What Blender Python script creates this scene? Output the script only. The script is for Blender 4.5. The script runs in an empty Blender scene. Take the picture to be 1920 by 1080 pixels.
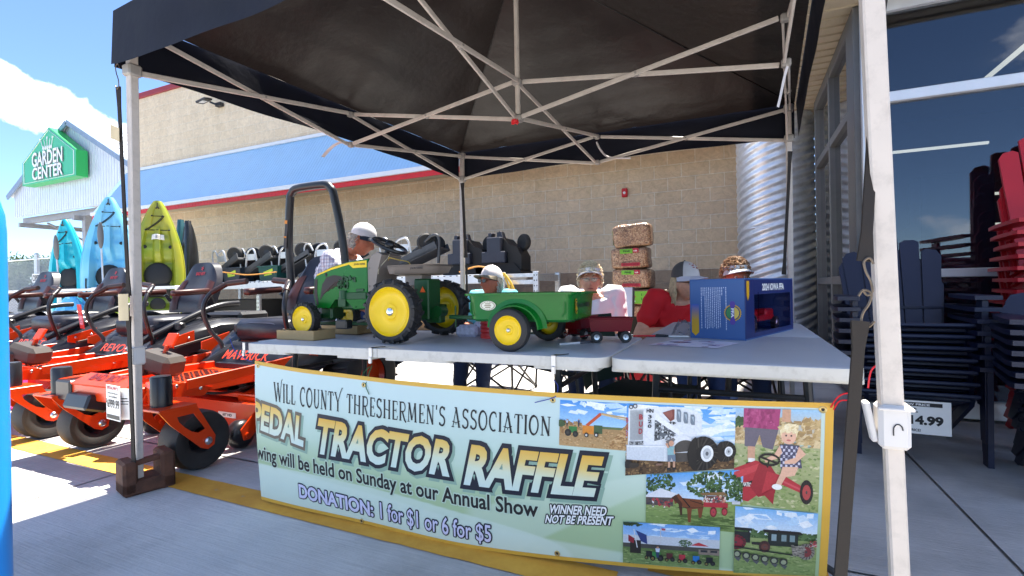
import bpy, math, random
from mathutils import Vector, Matrix, Euler, noise as mnoise
R = math.radians
random.seed(7)
scene = bpy.context.scene
COL = scene.collection

# ------------------------------------------------------------------ camera, sky, sun, exposure
cam_d = bpy.data.cameras.new('camera'); cam = bpy.data.objects.new('camera', cam_d); COL.objects.link(cam)
cam_d.sensor_width = 36; cam_d.lens = 36*940/1920; cam_d.clip_start = .05; cam_d.clip_end = 3000
rt = Vector((.909193, .415976, -.018216)); dn = Vector((-.016491, -.007739, -.999834)); fw = rt.cross(dn) * -1
if fw.y < 0: fw = -fw
cam.matrix_world = Matrix(((rt.x, -dn.x, -fw.x, 0), (rt.y, -dn.y, -fw.y, 0), (rt.z, -dn.z, -fw.z, .985), (0, 0, 0, 1)))
scene.camera = cam
scene.view_settings.view_transform = 'Standard'; scene.view_settings.look = 'None'
scene.view_settings.gamma = 1; scene.view_settings.exposure = 1.93
try: scene.view_settings.use_curve_mapping = False
except Exception: pass
SUN = Vector((.055, .36, 1)).normalized()
sd = bpy.data.lights.new('sun', 'SUN'); sun = bpy.data.objects.new('sun', sd); COL.objects.link(sun)
sd.energy = 5.0; sd.angle = R(.53); sd.color = (1, .945, .85)
sun.rotation_euler = (-SUN).to_track_quat('-Z', 'Y').to_euler(); sun.location = (0, 0, 20)

world = bpy.data.worlds.new("World"); scene.world = world; world.use_nodes = True
wn, wl = world.node_tree.nodes, world.node_tree.links
wn.clear()
def N(tree, typ, **k):
    n = tree.nodes.new(typ)
    for a, b in k.items():
        if a.startswith('i_'):
            key = a[2:]
            key = int(key) if key.isdigit() else key.replace('_', ' ')
            n.inputs[key].default_value = b
        else: setattr(n, a, b)
    return n
T = world.node_tree
sky = N(T, 'ShaderNodeTexSky'); sky.sky_type = 'NISHITA'; sky.sun_disc = False
sky.sun_elevation = math.asin(SUN.z); sky.sun_rotation = math.atan2(SUN.x, SUN.y); sky.altitude = 200; sky.air_density = .72; sky.dust_density = .15; sky.ozone_density = 5.5
tc = N(T, 'ShaderNodeTexCoord')
def dotn(v):
    d = N(T, 'ShaderNodeVectorMath', operation='DOT_PRODUCT'); wl.new(tc.outputs['Generated'], d.inputs[0]); d.inputs[1].default_value = v; return d.outputs['Value']
def mth(op, a, b=None, c=None):
    m = N(T, 'ShaderNodeMath', operation=op)
    for i, x in enumerate((a, b, c)):
        if x is None: continue
        if isinstance(x, (int, float)): m.inputs[i].default_value = x
        else: wl.new(x, m.inputs[i])
    return m.outputs[0]
nz = N(T, 'ShaderNodeTexNoise', i_Scale=12.0, i_Detail=10.0, i_Roughness=.56); wl.new(tc.outputs['Generated'], nz.inputs['Vector'])
# one cumulus bank low in the western sky
c0 = Vector((-.893, .352, .272)).normalized(); cr = Vector((.36, .93, 0)).normalized(); cu = c0.cross(cr) * -1
if cu.z < 0: cu = -cu
ax = mth('MULTIPLY', dotn(cr), 1/.155); ay = mth('MULTIPLY', mth('ADD', dotn(cu), mth('MULTIPLY', dotn(cr), .30)), 1/.038)
bank = mth('SUBTRACT', 1.0, mth('ADD', mth('MULTIPLY', ax, ax), mth('MULTIPLY', ay, ay)))
front = mth('GREATER_THAN', dotn(c0), 0)
bank = mth('MULTIPLY', mth('SMOOTH_MIN', mth('ADD', bank, mth('MULTIPLY', mth('SUBTRACT', nz.outputs['Fac'], .5), 4.6)), 1.0, .1), front)
bank = mth('MULTIPLY', mth('MAXIMUM', bank, 0.0), 1.25)
# scattered cumulus over the rest of the sky
mp = N(T, 'ShaderNodeMapping'); mp.inputs['Scale'].default_value = (1, 1, 1.9); mp.inputs['Location'].default_value = (.37, .11, .2); wl.new(tc.outputs['Generated'], mp.inputs[0])
nz2 = N(T, 'ShaderNodeTexNoise', i_Scale=3.1, i_Detail=8.0, i_Roughness=.55); wl.new(mp.outputs[0], nz2.inputs['Vector'])
rest = mth('MULTIPLY', mth('MAXIMUM', mth('SUBTRACT', nz2.outputs['Fac'], .56), 0.0), 9.0)
south = mth('MAXIMUM', mth('MULTIPLY', mth('ADD', dotn(Vector((0, -1, 0))), .25), 3.0), 0.0)
rest = mth('MULTIPLY', rest, mth('MINIMUM', south, 1.0))
tot = mth('MINIMUM', mth('MAXIMUM', bank, rest), 1.0)
mx = N(T, 'ShaderNodeMix', data_type='RGBA'); wl.new(tot, mx.inputs['Factor']); wl.new(sky.outputs[0], mx.inputs['A']); mx.inputs['B'].default_value = (10.5, 10.4, 10.4, 1)
bg = N(T, 'ShaderNodeBackground', i_Strength=.09); wl.new(mx.outputs['Result'], bg.inputs[0])
wo = N(T, 'ShaderNodeOutputWorld'); wl.new(bg.outputs[0], wo.inputs[0])

# ------------------------------------------------------------------ materials
def lin(h):
    if isinstance(h, str):
        h = h.lstrip('#'); c = [int(h[i:i+2], 16)/255 for i in (0, 2, 4)]
        return tuple(x/12.92 if x <= .04045 else ((x+.055)/1.055)**2.4 for x in c)
    return tuple(h)
MATS = {}
def M(name, col, rough=.5, metal=0, var=.12, scale=9, bump=0, bscale=60, coat=0, dirt=None, dirt_amt=.5, dscale=4, spec=.5, stretch=None):
    """procedural surface: base colour broken up by noise, optional dirt patches, bump, clear coat"""
    if name in MATS: return MATS[name]
    m = bpy.data.materials.new(name); m.use_nodes = True; t = m.node_tree; n = t.nodes; L = t.links
    b = n['Principled BSDF']; c = lin(col)
    co = N(t, 'ShaderNodeTexCoord'); src = co.outputs['Object']
    if stretch:
        mpn = N(t, 'ShaderNodeMapping'); mpn.inputs['Scale'].default_value = stretch; L.new(src, mpn.inputs[0]); src = mpn.outputs[0]
    ns = N(t, 'ShaderNodeTexNoise', i_Scale=float(scale), i_Detail=5.0); L.new(src, ns.inputs['Vector'])
    rp = N(t, 'ShaderNodeValToRGB'); rp.color_ramp.elements[0].position = .3; rp.color_ramp.elements[1].position = .7
    rp.color_ramp.elements[0].color = (*[x*(1-var) for x in c], 1); rp.color_ramp.elements[1].color = (*[min(1, x*(1+var)) for x in c], 1)
    L.new(ns.outputs['Fac'], rp.inputs[0]); colo = rp.outputs[0]
    if dirt:
        n2 = N(t, 'ShaderNodeTexNoise', i_Scale=float(dscale), i_Detail=8.0, i_Roughness=.65); L.new(src, n2.inputs['Vector'])
        r2 = N(t, 'ShaderNodeValToRGB'); r2.color_ramp.elements[0].position = .5; r2.color_ramp.elements[1].position = .72
        r2.color_ramp.elements[0].color = (0, 0, 0, 1); r2.color_ramp.elements[1].color = (dirt_amt,)*3 + (1,)
        L.new(n2.outputs['Fac'], r2.inputs[0])
        mxn = N(t, 'ShaderNodeMix', data_type='RGBA'); L.new(r2.outputs[0], mxn.inputs['Factor']); L.new(colo, mxn.inputs['A']); mxn.inputs['B'].default_value = (*lin(dirt), 1); colo = mxn.outputs['Result']
    L.new(colo, b.inputs['Base Color'])
    mr = N(t, 'ShaderNodeMapRange'); mr.inputs['To Min'].default_value = max(.02, rough-.08); mr.inputs['To Max'].default_value = min(1, rough+.1); L.new(ns.outputs['Fac'], mr.inputs[0]); L.new(mr.outputs[0], b.inputs['Roughness'])
    b.inputs['Metallic'].default_value = metal; b.inputs['Coat Weight'].default_value = coat; b.inputs['Coat Roughness'].default_value = .08
    b.inputs['Specular IOR Level'].default_value = spec
    if bump:
        n3 = N(t, 'ShaderNodeTexNoise', i_Scale=float(bscale), i_Detail=6.0); L.new(src, n3.inputs['Vector'])
        bp = N(t, 'ShaderNodeBump', i_Strength=1.0, i_Distance=bump); L.new(n3.outputs['Fac'], bp.inputs['Height']); L.new(bp.outputs[0], b.inputs['Normal'])
    MATS[name] = m; return m
def vmat(name, rough=.45, coat=0, var=.1, scale=40):
    """printed surface: ink colours from the mesh's colour attribute"""
    if name in MATS: return MATS[name]
    m = bpy.data.materials.new(name); m.use_nodes = True; t = m.node_tree; L = t.links; b = t.nodes['Principled BSDF']
    at = N(t, 'ShaderNodeVertexColor', layer_name='Ink'); co = N(t, 'ShaderNodeTexCoord')
    ns = N(t, 'ShaderNodeTexNoise', i_Scale=float(scale), i_Detail=4.0); L.new(co.outputs['Object'], ns.inputs['Vector'])
    mr = N(t, 'ShaderNodeMapRange'); mr.inputs['To Min'].default_value = 1-var; mr.inputs['To Max'].default_value = 1+var; L.new(ns.outputs['Fac'], mr.inputs[0])
    v = N(t, 'ShaderNodeVectorMath', operation='SCALE'); L.new(at.outputs['Color'], v.inputs[0]); L.new(mr.outputs[0], v.inputs['Scale']); L.new(v.outputs[0], b.inputs['Base Color'])
    b.inputs['Roughness'].default_value = rough; b.inputs['Coat Weight'].default_value = coat
    MATS[name] = m; return m
def glass_mat(name, tint=(1, 1, 1), refl=1.0, ior=1.5, rough=.0):
    """thin sheet: clear where you look through it, mirror by Fresnel"""
    if name in MATS: return MATS[name]
    m = bpy.data.materials.new(name); m.use_nodes = True; t = m.node_tree; L = t.links; t.nodes.clear()
    tr = N(t, 'ShaderNodeBsdfTransparent'); tr.inputs[0].default_value = (*tint, 1)
    gl = N(t, 'ShaderNodeBsdfGlossy', i_Roughness=rough); fr = N(t, 'ShaderNodeFresnel', i_IOR=ior)
    ns = N(t, 'ShaderNodeTexNoise', i_Scale=1.3, i_Detail=2.0); bp = N(t, 'ShaderNodeBump', i_Strength=.06, i_Distance=.02); co = N(t, 'ShaderNodeTexCoord')
    L.new(co.outputs['Object'], ns.inputs['Vector']); L.new(ns.outputs['Fac'], bp.inputs['Height']); L.new(bp.outputs[0], gl.inputs['Normal'])
    mu = N(t, 'ShaderNodeMath', operation='MULTIPLY', use_clamp=True); L.new(fr.outputs[0], mu.inputs[0]); mu.inputs[1].default_value = refl
    mxs = N(t, 'ShaderNodeMixShader'); L.new(mu.outputs[0], mxs.inputs[0]); L.new(tr.outputs[0], mxs.inputs[1]); L.new(gl.outputs[0], mxs.inputs[2])
    o = N(t, 'ShaderNodeOutputMaterial'); L.new(mxs.outputs[0], o.inputs[0]); MATS[name] = m; return m
def emit_mat(name, col, s):
    m = bpy.data.materials.new(name); m.use_nodes = True; b = m.node_tree.nodes['Principled BSDF']
    b.inputs['Base Color'].default_value = (*col, 1); b.inputs['Emission Color'].default_value = (*col, 1); b.inputs['Emission Strength'].default_value = s
    MATS[name] = m; return m

# ------------------------------------------------------------------ mesh helpers
def rotm(e): return Euler([R(a) for a in e]).to_matrix()
class MB:
    def __init__(s): s.v = []; s.f = []; s.mi = []; s.c = []; s.ink = None; s.m = 0
    def add(s, vs, fs, ink=None, mi=None):
        o = len(s.v); s.v += [tuple(x) for x in vs]
        for f in fs:
            s.f.append([i+o for i in f]); s.mi.append(s.m if mi is None else mi); s.c.append(ink or s.ink or (1, 1, 1))
        return s
    def box(s, c, d, rot=None, bev=.004, mi=None):
        h = [x/2 for x in d]; b = min(bev, *[x*.45 for x in h]); c = Vector(c); rm = rotm(rot) if rot is not None and not isinstance(rot, Matrix) else rot
        idx = {}; vs = []; fs = []
        for sx in (-1, 1):
            for sy in (-1, 1):
                for sz in (-1, 1):
                    sg = (sx, sy, sz)
                    for a in range(3):
                        p = Vector([sg[k]*(h[k] if k == a else h[k]-b) for k in range(3)])
                        idx[(sg, a)] = len(vs); vs.append(p)
        S = (-1, 1)
        for a in range(3):
            o1, o2 = [k for k in range(3) if k != a]
            for sg in S:
                q = []
                for (u, w) in ((-1, -1), (1, -1), (1, 1), (-1, 1)):
                    t = [0, 0, 0]; t[a] = sg; t[o1] = u; t[o2] = w; q.append(idx[(tuple(t), a)])
                fs.append(q)
            for u in S:
                for w in S:
                    t1 = [0]*3; t1[a] = -1; t1[o1] = u; t1[o2] = w; t2 = list(t1); t2[a] = 1
                    fs.append([idx[(tuple(t1), o1)], idx[(tuple(t1), o2)], idx[(tuple(t2), o2)], idx[(tuple(t2), o1)]])
        for sx in S:
            for sy in S:
                for sz in S: fs.append([idx[((sx, sy, sz), a)] for a in range(3)])
        out = []
        for f in fs:
            ctr = sum((vs[i] for i in f), Vector())/len(f); nn = (vs[f[1]]-vs[f[0]]).cross(vs[f[2]]-vs[f[0]])
            out.append(f if nn.dot(ctr) > 0 else f[::-1])
        vs = [(rm @ p if rm is not None else p)+c for p in vs]
        return s.add(vs, out, mi=mi)
    def bar(s, p, q, w, h=None, bev=.003, up=(0, 0, 1), mi=None):
        p, q = Vector(p), Vector(q); d = q-p; z = d.normalized(); u = Vector(up)
        if abs(z.dot(u)) > .98: u = Vector((0, 1, 0))
        x = u.cross(z).normalized(); y = z.cross(x)
        return s.box((p+q)/2, (w, h or w, d.length), Matrix((x, y, z)).transposed(), bev, mi)
    def tube(s, pts, r, n=8, cap=True, closed=False, mi=None, sq=1):
        pts = [Vector(p) for p in pts]; k = len(pts); rr = r if isinstance(r, (list, tuple)) else [r]*k
        vs = []; fs = []; prev = None
        for i, p in enumerate(pts):
            if closed: t = (pts[(i+1) % k]-pts[i-1])
            else: t = pts[min(i+1, k-1)]-pts[max(i-1, 0)]
            t = t.normalized() if t.length > 1e-9 else Vector((0, 0, 1))
            if prev is None:
                u = Vector((0, 0, 1)) if abs(t.z) < .9 else Vector((1, 0, 0)); x = u.cross(t).normalized()
            else:
                x = (prev - t*prev.dot(t)); x = x.normalized() if x.length > 1e-6 else t.orthogonal().normalized()
            prev = x; y = t.cross(x)
            for j in range(n):
                a = 2*math.pi*j/n; vs.append(p+(x*math.cos(a)+y*math.sin(a)*sq)*rr[i])
        for i in range(k if closed else k-1):
            for j in range(n):
                a, b = i*n+j, i*n+(j+1) % n; c = ((i+1) % k)*n
                fs.append([a, b, c+(j+1) % n, c+j])
        if cap and not closed: fs.append(list(range(n))[::-1]); fs.append([(k-1)*n+j for j in range(n)])
        return s.add(vs, fs, mi=mi)
    def lathe(s, prof, n=24, mat=None, cap=True, mi=None, arc=None):
        vs = []; fs = []; k = len(prof)
        for (r, z) in prof:
            for j in range(n):
                a = 2*math.pi*j/n; p = Vector((r*math.cos(a), r*math.sin(a), z)); vs.append(mat @ p if mat else p)
        for i in range(k-1):
            for j in range(n):
                a, b = i*n+j, i*n+(j+1) % n; fs.append([a, b, b+n, a+n])
        if cap:
            if prof[0][0] > 1e-6: fs.append(list(range(n))[::-1])
            if prof[-1][0] > 1e-6: fs.append([(k-1)*n+j for j in range(n)])
        return s.add(vs, fs, mi=mi)
    def prism(s, poly, depth, mat=None, mi=None):
        """polygon in local xy pushed along local z by depth, placed by mat"""
        n = len(poly); vs = [Vector((x, y, 0)) for x, y in poly]+[Vector((x, y, depth)) for x, y in poly]
        fs = [list(range(n))[::-1], [n+i for i in range(n)]]+[[i, (i+1) % n, n+(i+1) % n, n+i] for i in range(n)]
        return s.add([mat @ v for v in vs] if mat else vs, fs, mi=mi)
    def grid(s, fn, nu, nv, closed_u=False, mi=None, ink=None):
        vs = [fn(i/nu, j/nv) for j in range(nv+1) for i in range(nu if closed_u else nu+1)]; w = nu if closed_u else nu+1; fs = []
        for j in range(nv):
            for i in range(nu):
                a = j*w+i; b = j*w+(i+1) % w; fs.append([a, b, b+w, a+w])
        return s.add(vs, fs, mi=mi, ink=ink)
    def ball(s, c, r, n=12, mi=None, mat=None):
        c = Vector(c); r = (r,)*3 if isinstance(r, (int, float)) else r; m = n//2+2
        return s.grid(lambda u, v: c+((mat or Matrix.Identity(3)) @ Vector((r[0]*math.cos(2*math.pi*u)*math.sin(math.pi*(.002+.996*v)), r[1]*math.sin(2*math.pi*u)*math.sin(math.pi*(.002+.996*v)), -r[2]*math.cos(math.pi*(.002+.996*v))))), n, m, True, mi=mi)
    def mesh(s, name):
        me = bpy.data.meshes.new(name); me.from_pydata(s.v, [], s.f); return me
    def obj(s, name, mats, parent=None, smooth=35, fix=True, loc=None, rot=None):
        import bmesh
        me = s.mesh(name); ms = mats if isinstance(mats, (list, tuple)) else [mats]
        for m in ms: me.materials.append(m)
        if len(ms) > 1: me.polygons.foreach_set('material_index', [min(x, len(ms)-1) for x in s.mi])
        if any(c != (1, 1, 1) for c in s.c):
            at = me.color_attributes.new('Ink', 'FLOAT_COLOR', 'CORNER'); buf = []
            for p, c in zip(me.polygons, s.c):
                buf += [*c, 1]*p.loop_total
            at.data.foreach_set('color', buf)
        if fix:
            bm = bmesh.new(); bm.from_mesh(me); bmesh.ops.recalc_face_normals(bm, faces=bm.faces); bm.to_mesh(me); bm.free()
        if smooth:
            me.shade_smooth(); me.set_sharp_from_angle(angle=R(smooth))
        o = bpy.data.objects.new(name, me); COL.objects.link(o)
        if parent: o.parent = parent
        if loc is not None: o.location = loc
        if rot is not None: o.rotation_euler = rot
        return o
def tag(o, label, cat, group=None):
    o['label'] = label; o['category'] = cat
    if group: o['group'] = group
    return o
def thing(name, label, cat, loc=(0, 0, 0), rz=0, group=None, rot=None):
    o = bpy.data.objects.new(name, None); COL.objects.link(o); o.location = loc; o.rotation_euler = rot or (0, 0, rz); o.empty_display_size = .1
    return tag(o, label, cat, group)
def struct(o, kind='structure'): o['kind'] = kind; return o
def dup(root, loc, rot, label, group=None):
    def cp(o, par):
        c = o.copy(); COL.objects.link(c)
        if par: c.parent = par
        for ch in o.children: cp(ch, c)
        return c
    r = cp(root, None); r.location = loc; r.rotation_euler = rot; r['label'] = label
    if group: r['group'] = group
    return r
def MX(o, x, y, z):
    """matrix with columns x, y, z axes and origin o"""
    x, y, z, o = Vector(x), Vector(y), Vector(z), Vector(o)
    return Matrix(((x.x, y.x, z.x, o.x), (x.y, y.y, z.y, o.y), (x.z, y.z, z.z, o.z), (0, 0, 0, 1)))
def axm(o, d):
    """matrix whose z axis is direction d"""
    z = Vector(d).normalized(); x = z.orthogonal().normalized(); y = z.cross(x); return MX(o, x, y, z)
def smooth_path(pts, k=5, closed=False):
    P = [Vector(p) for p in pts]; n = len(P); out = []
    rng = range(n if closed else n-1)
    for i in rng:
        p0 = P[i-1] if (closed or i > 0) else P[0]; p1 = P[i]; p2 = P[(i+1) % n]; p3 = P[(i+2) % n] if (closed or i+2 < n) else P[-1]
        for j in range(k):
            t = j/k; out.append(.5*((2*p1)+(p2-p0)*t+(2*p0-5*p1+4*p2-p3)*t*t+(3*p1-p0-3*p2+p3)*t**3))
    if not closed: out.append(P[-1])
    return out
_tc = {}
def text2d(body, off=0.0, res=3):
    """outline of a word in the built-in typeface as triangles in a 0..1 box"""
    k = (body, off)
    if k in _tc: return _tc[k]
    cu = bpy.data.curves.new('w', 'FONT'); cu.body = body; cu.offset = off; cu.resolution_u = res; cu.fill_mode = 'FRONT'
    o = bpy.data.objects.new('w', cu); COL.objects.link(o); dg = bpy.context.evaluated_depsgraph_get(); dg.update()
    me = bpy.data.meshes.new_from_object(o.evaluated_get(dg)); vs = [(v.co.x, v.co.y) for v in me.vertices]; fs = [list(p.vertices) for p in me.polygons]
    bpy.data.objects.remove(o); bpy.data.curves.remove(cu); bpy.data.meshes.remove(me)
    _tc[k] = (vs, fs); return _tc[k]
def text_fit(mb, body, fn, off=0.0, base=None, shear=0, mi=None, ink=None):
    """maps the word's box to fn(s, t), s along the line 0..1, t up 0..1; base keeps an outline registered with the plain word"""
    vs, fs = text2d(body, off); bv = text2d(body, base if base is not None else off)[0]
    x0, x1 = min(v[0] for v in bv), max(v[0] for v in bv); y0, y1 = min(v[1] for v in bv), max(v[1] for v in bv)
    out = []
    for x, y in vs:
        t = (y-y0)/(y1-y0); sx = (x-x0)/(x1-x0)+shear*(t-.5); out.append(fn(sx, t))
    return mb.add(out, fs, mi=mi, ink=ink)
def plane_fn(o, x, y):
    o, x, y = Vector(o), Vector(x), Vector(y); return lambda s, t: o+x*s+y*t
def jit(v, a, sc, seed=0): return Vector(v)+mnoise.noise_vector(Vector(v)*sc+Vector((seed, seed*1.7, seed*.3)))*a

# shared palette
WHITE = M('white_paint', '#e8e8e6', .35, var=.03, scale=14, dirt='#8c8880', dirt_amt=.25, dscale=7)
BLACK = M('black_plastic', (.018, .018, .02), .42, var=.2)
RUBBER = M('black_rubber', (.022, .021, .02), .72, var=.25, scale=30, bump=.0006, bscale=160)
STEEL = M('bright_steel', (.62, .63, .65), .28, 1, var=.1)
GALV = M('galvanised_steel', (.66, .68, .70), .38, .75, var=.12, scale=25)
DKSTEEL = M('dark_steel', (.03, .03, .033), .4, .3, var=.2)
PAPER = M('white_card', '#f1efe9', .6, var=.03)
INK = M('black_ink', (.012, .012, .013), .6, var=.1)
REDINK = M('red_ink', '#c0203a', .55, var=.05)
# ------------------------------------------------------------------ ground
def concrete():
    m = bpy.data.materials.new('concrete'); m.use_nodes = True; t = m.node_tree; L = t.links; b = t.nodes['Principled BSDF']
    co = N(t, 'ShaderNodeTexCoord'); P = co.outputs['Object']
    n1 = N(t, 'ShaderNodeTexNoise', i_Scale=1.1, i_Detail=9.0, i_Roughness=.62); L.new(P, n1.inputs['Vector'])
    n2 = N(t, 'ShaderNodeTexNoise', i_Scale=60.0, i_Detail=4.0); L.new(P, n2.inputs['Vector'])
    mp_ = N(t, 'ShaderNodeMapping'); mp_.inputs['Scale'].default_value = (4, 130, 1); mp_.inputs['Rotation'].default_value = (0, 0, .03); L.new(P, mp_.inputs[0])
    n3 = N(t, 'ShaderNodeTexNoise', i_Scale=1.0, i_Detail=4.0); L.new(mp_.outputs[0], n3.inputs['Vector'])
    r = N(t, 'ShaderNodeValToRGB'); e = r.color_ramp.elements; e[0].position = .28; e[0].color = (.45, .435, .42, 1); e[1].position = .66; e[1].color = (.64, .62, .595, 1); L.new(n1.outputs['Fac'], r.inputs[0])
    a = N(t, 'ShaderNodeMix', data_type='RGBA', blend_type='MULTIPLY'); a.inputs['Factor'].default_value = .28; L.new(r.outputs[0], a.inputs['A'])
    r3 = N(t, 'ShaderNodeValToRGB'); r3.color_ramp.elements[0].position = .3; r3.color_ramp.elements[0].color = (.55, .55, .55, 1); r3.color_ramp.elements[1].position = .6; L.new(n3.outputs['Fac'], r3.inputs[0]); L.new(r3.outputs[0], a.inputs['B'])
    # old dark spots
    v = N(t, 'ShaderNodeTexVoronoi', i_Scale=5.5); L.new(P, v.inputs['Vector'])
    sp = N(t, 'ShaderNodeValToRGB'); sp.color_ramp.elements[0].position = .03; sp.color_ramp.elements[0].color = (.25, .24, .23, 1); sp.color_ramp.elements[1].position = .045; L.new(v.outputs['Distance'], sp.inputs[0])
    a2 = N(t, 'ShaderNodeMix', data_type='RGBA', blend_type='MULTIPLY'); a2.inputs['Factor'].default_value = .8; L.new(a.outputs['Result'], a2.inputs['A']); L.new(sp.outputs[0], a2.inputs['B'])
    # broad grey stains
    n5 = N(t, 'ShaderNodeTexNoise', i_Scale=.55, i_Detail=7.0, i_Roughness=.6); L.new(P, n5.inputs['Vector'])
    st = N(t, 'ShaderNodeValToRGB'); st.color_ramp.elements[0].position = .40; st.color_ramp.elements[0].color = (.72, .71, .70, 1); st.color_ramp.elements[1].position = .56; L.new(n5.outputs['Fac'], st.inputs[0])
    a3 = N(t, 'ShaderNodeMix', data_type='RGBA', blend_type='MULTIPLY'); a3.inputs['Factor'].default_value = 1; L.new(a2.outputs['Result'], a3.inputs['A']); L.new(st.outputs[0], a3.inputs['B'])
    L.new(a3.outputs['Result'], b.inputs['Base Color']); b.inputs['Roughness'].default_value = .9
    h = N(t, 'ShaderNodeMath', operation='ADD'); L.new(n2.outputs['Fac'], h.inputs[0]); L.new(n3.outputs['Fac'], h.inputs[1])
    bp = N(t, 'ShaderNodeBump', i_Strength=.6, i_Distance=.004); L.new(h.outputs[0], bp.inputs['Height']); L.new(bp.outputs[0], b.inputs['Normal'])
    return m
CONC = concrete()
g = MB(); jx = [-40, -12.2, -9.2, -6.2, -3.2 + .05, .84, 3.9, 40]; jy = [-3.4, -1.1, 2.02 - .9 + .9, 4.9, 8.4, 40]
# slabs with real saw-cut joints near the camera, then a wide apron to the horizon
cut = .007
for i in range(len(jx)-1):
    for j in range(len(jy)-1):
        x0, x1, y0, y1 = jx[i], jx[i+1], jy[j], jy[j+1]
        g.add([(x0+cut, y0+cut, 0), (x1-cut, y0+cut, 0), (x1-cut, y1-cut, 0), (x0+cut, y1-cut, 0)], [[0, 1, 2, 3]])
g.add([(-40, -3.4, -.012), (40, -3.4, -.012), (40, 40, -.012), (-40, 40, -.012)], [[0, 1, 2, 3]])
ground = struct(g.obj('ground', CONC, smooth=0))
ASPH = M('asphalt', (.058, .057, .055), .9, var=.25, scale=3, bump=.004, bscale=120)
struct(MB().add([(-900, -900, -.03), (900, -900, -.03), (900, 900, -.03), (-900, 900, -.03)], [[0, 1, 2, 3]]).obj('parking_lot', ASPH, smooth=0))  # dark asphalt added in front, out of view, to cut bounce and reflections
g = MB()
for i in range(24): g.add([(-30+i*2.7, -14, -.024), (-29.9+i*2.7, -14, -.024), (-29.9+i*2.7, -9, -.024), (-30+i*2.7, -9, -.024)], [[0, 1, 2, 3]])
struct(g.obj('parking_lines', WHITE, smooth=0))
def worn_paint():
    m = bpy.data.materials.new('worn_yellow_paint'); m.use_nodes = True; t = m.node_tree; L = t.links; b = t.nodes['Principled BSDF']
    co = N(t, 'ShaderNodeTexCoord'); n1 = N(t, 'ShaderNodeTexNoise', i_Scale=9.0, i_Detail=10.0, i_Roughness=.7); L.new(co.outputs['Object'], n1.inputs['Vector'])
    r = N(t, 'ShaderNodeValToRGB'); e = r.color_ramp.elements; e[0].position = .30; e[0].color = (.36, .33, .27, 1); e[1].position = .37; e[1].color = (.66, .31, .03, 1)
    x = r.color_ramp.elements.new(.7); x.color = (.78, .41, .05, 1); L.new(n1.outputs['Fac'], r.inputs[0]); L.new(r.outputs[0], b.inputs['Base Color']); b.inputs['Roughness'].default_value = .75
    return m
YEL = worn_paint()
g = MB(); k = 60
for (xa, ya, xb, yb, w) in ((-9.0, 1.66, -.4, 1.56, .15), (-.31, 1.755, .25, 1.765, .3)):
    g.grid(lambda u, v: (xa+(xb-xa)*u, ya+(yb-ya)*u+w*v+.004*mnoise.noise(Vector((u*90, v*3, 0))), .004), 200, 1)
struct(g.obj('road_marking', YEL, smooth=0))

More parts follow.
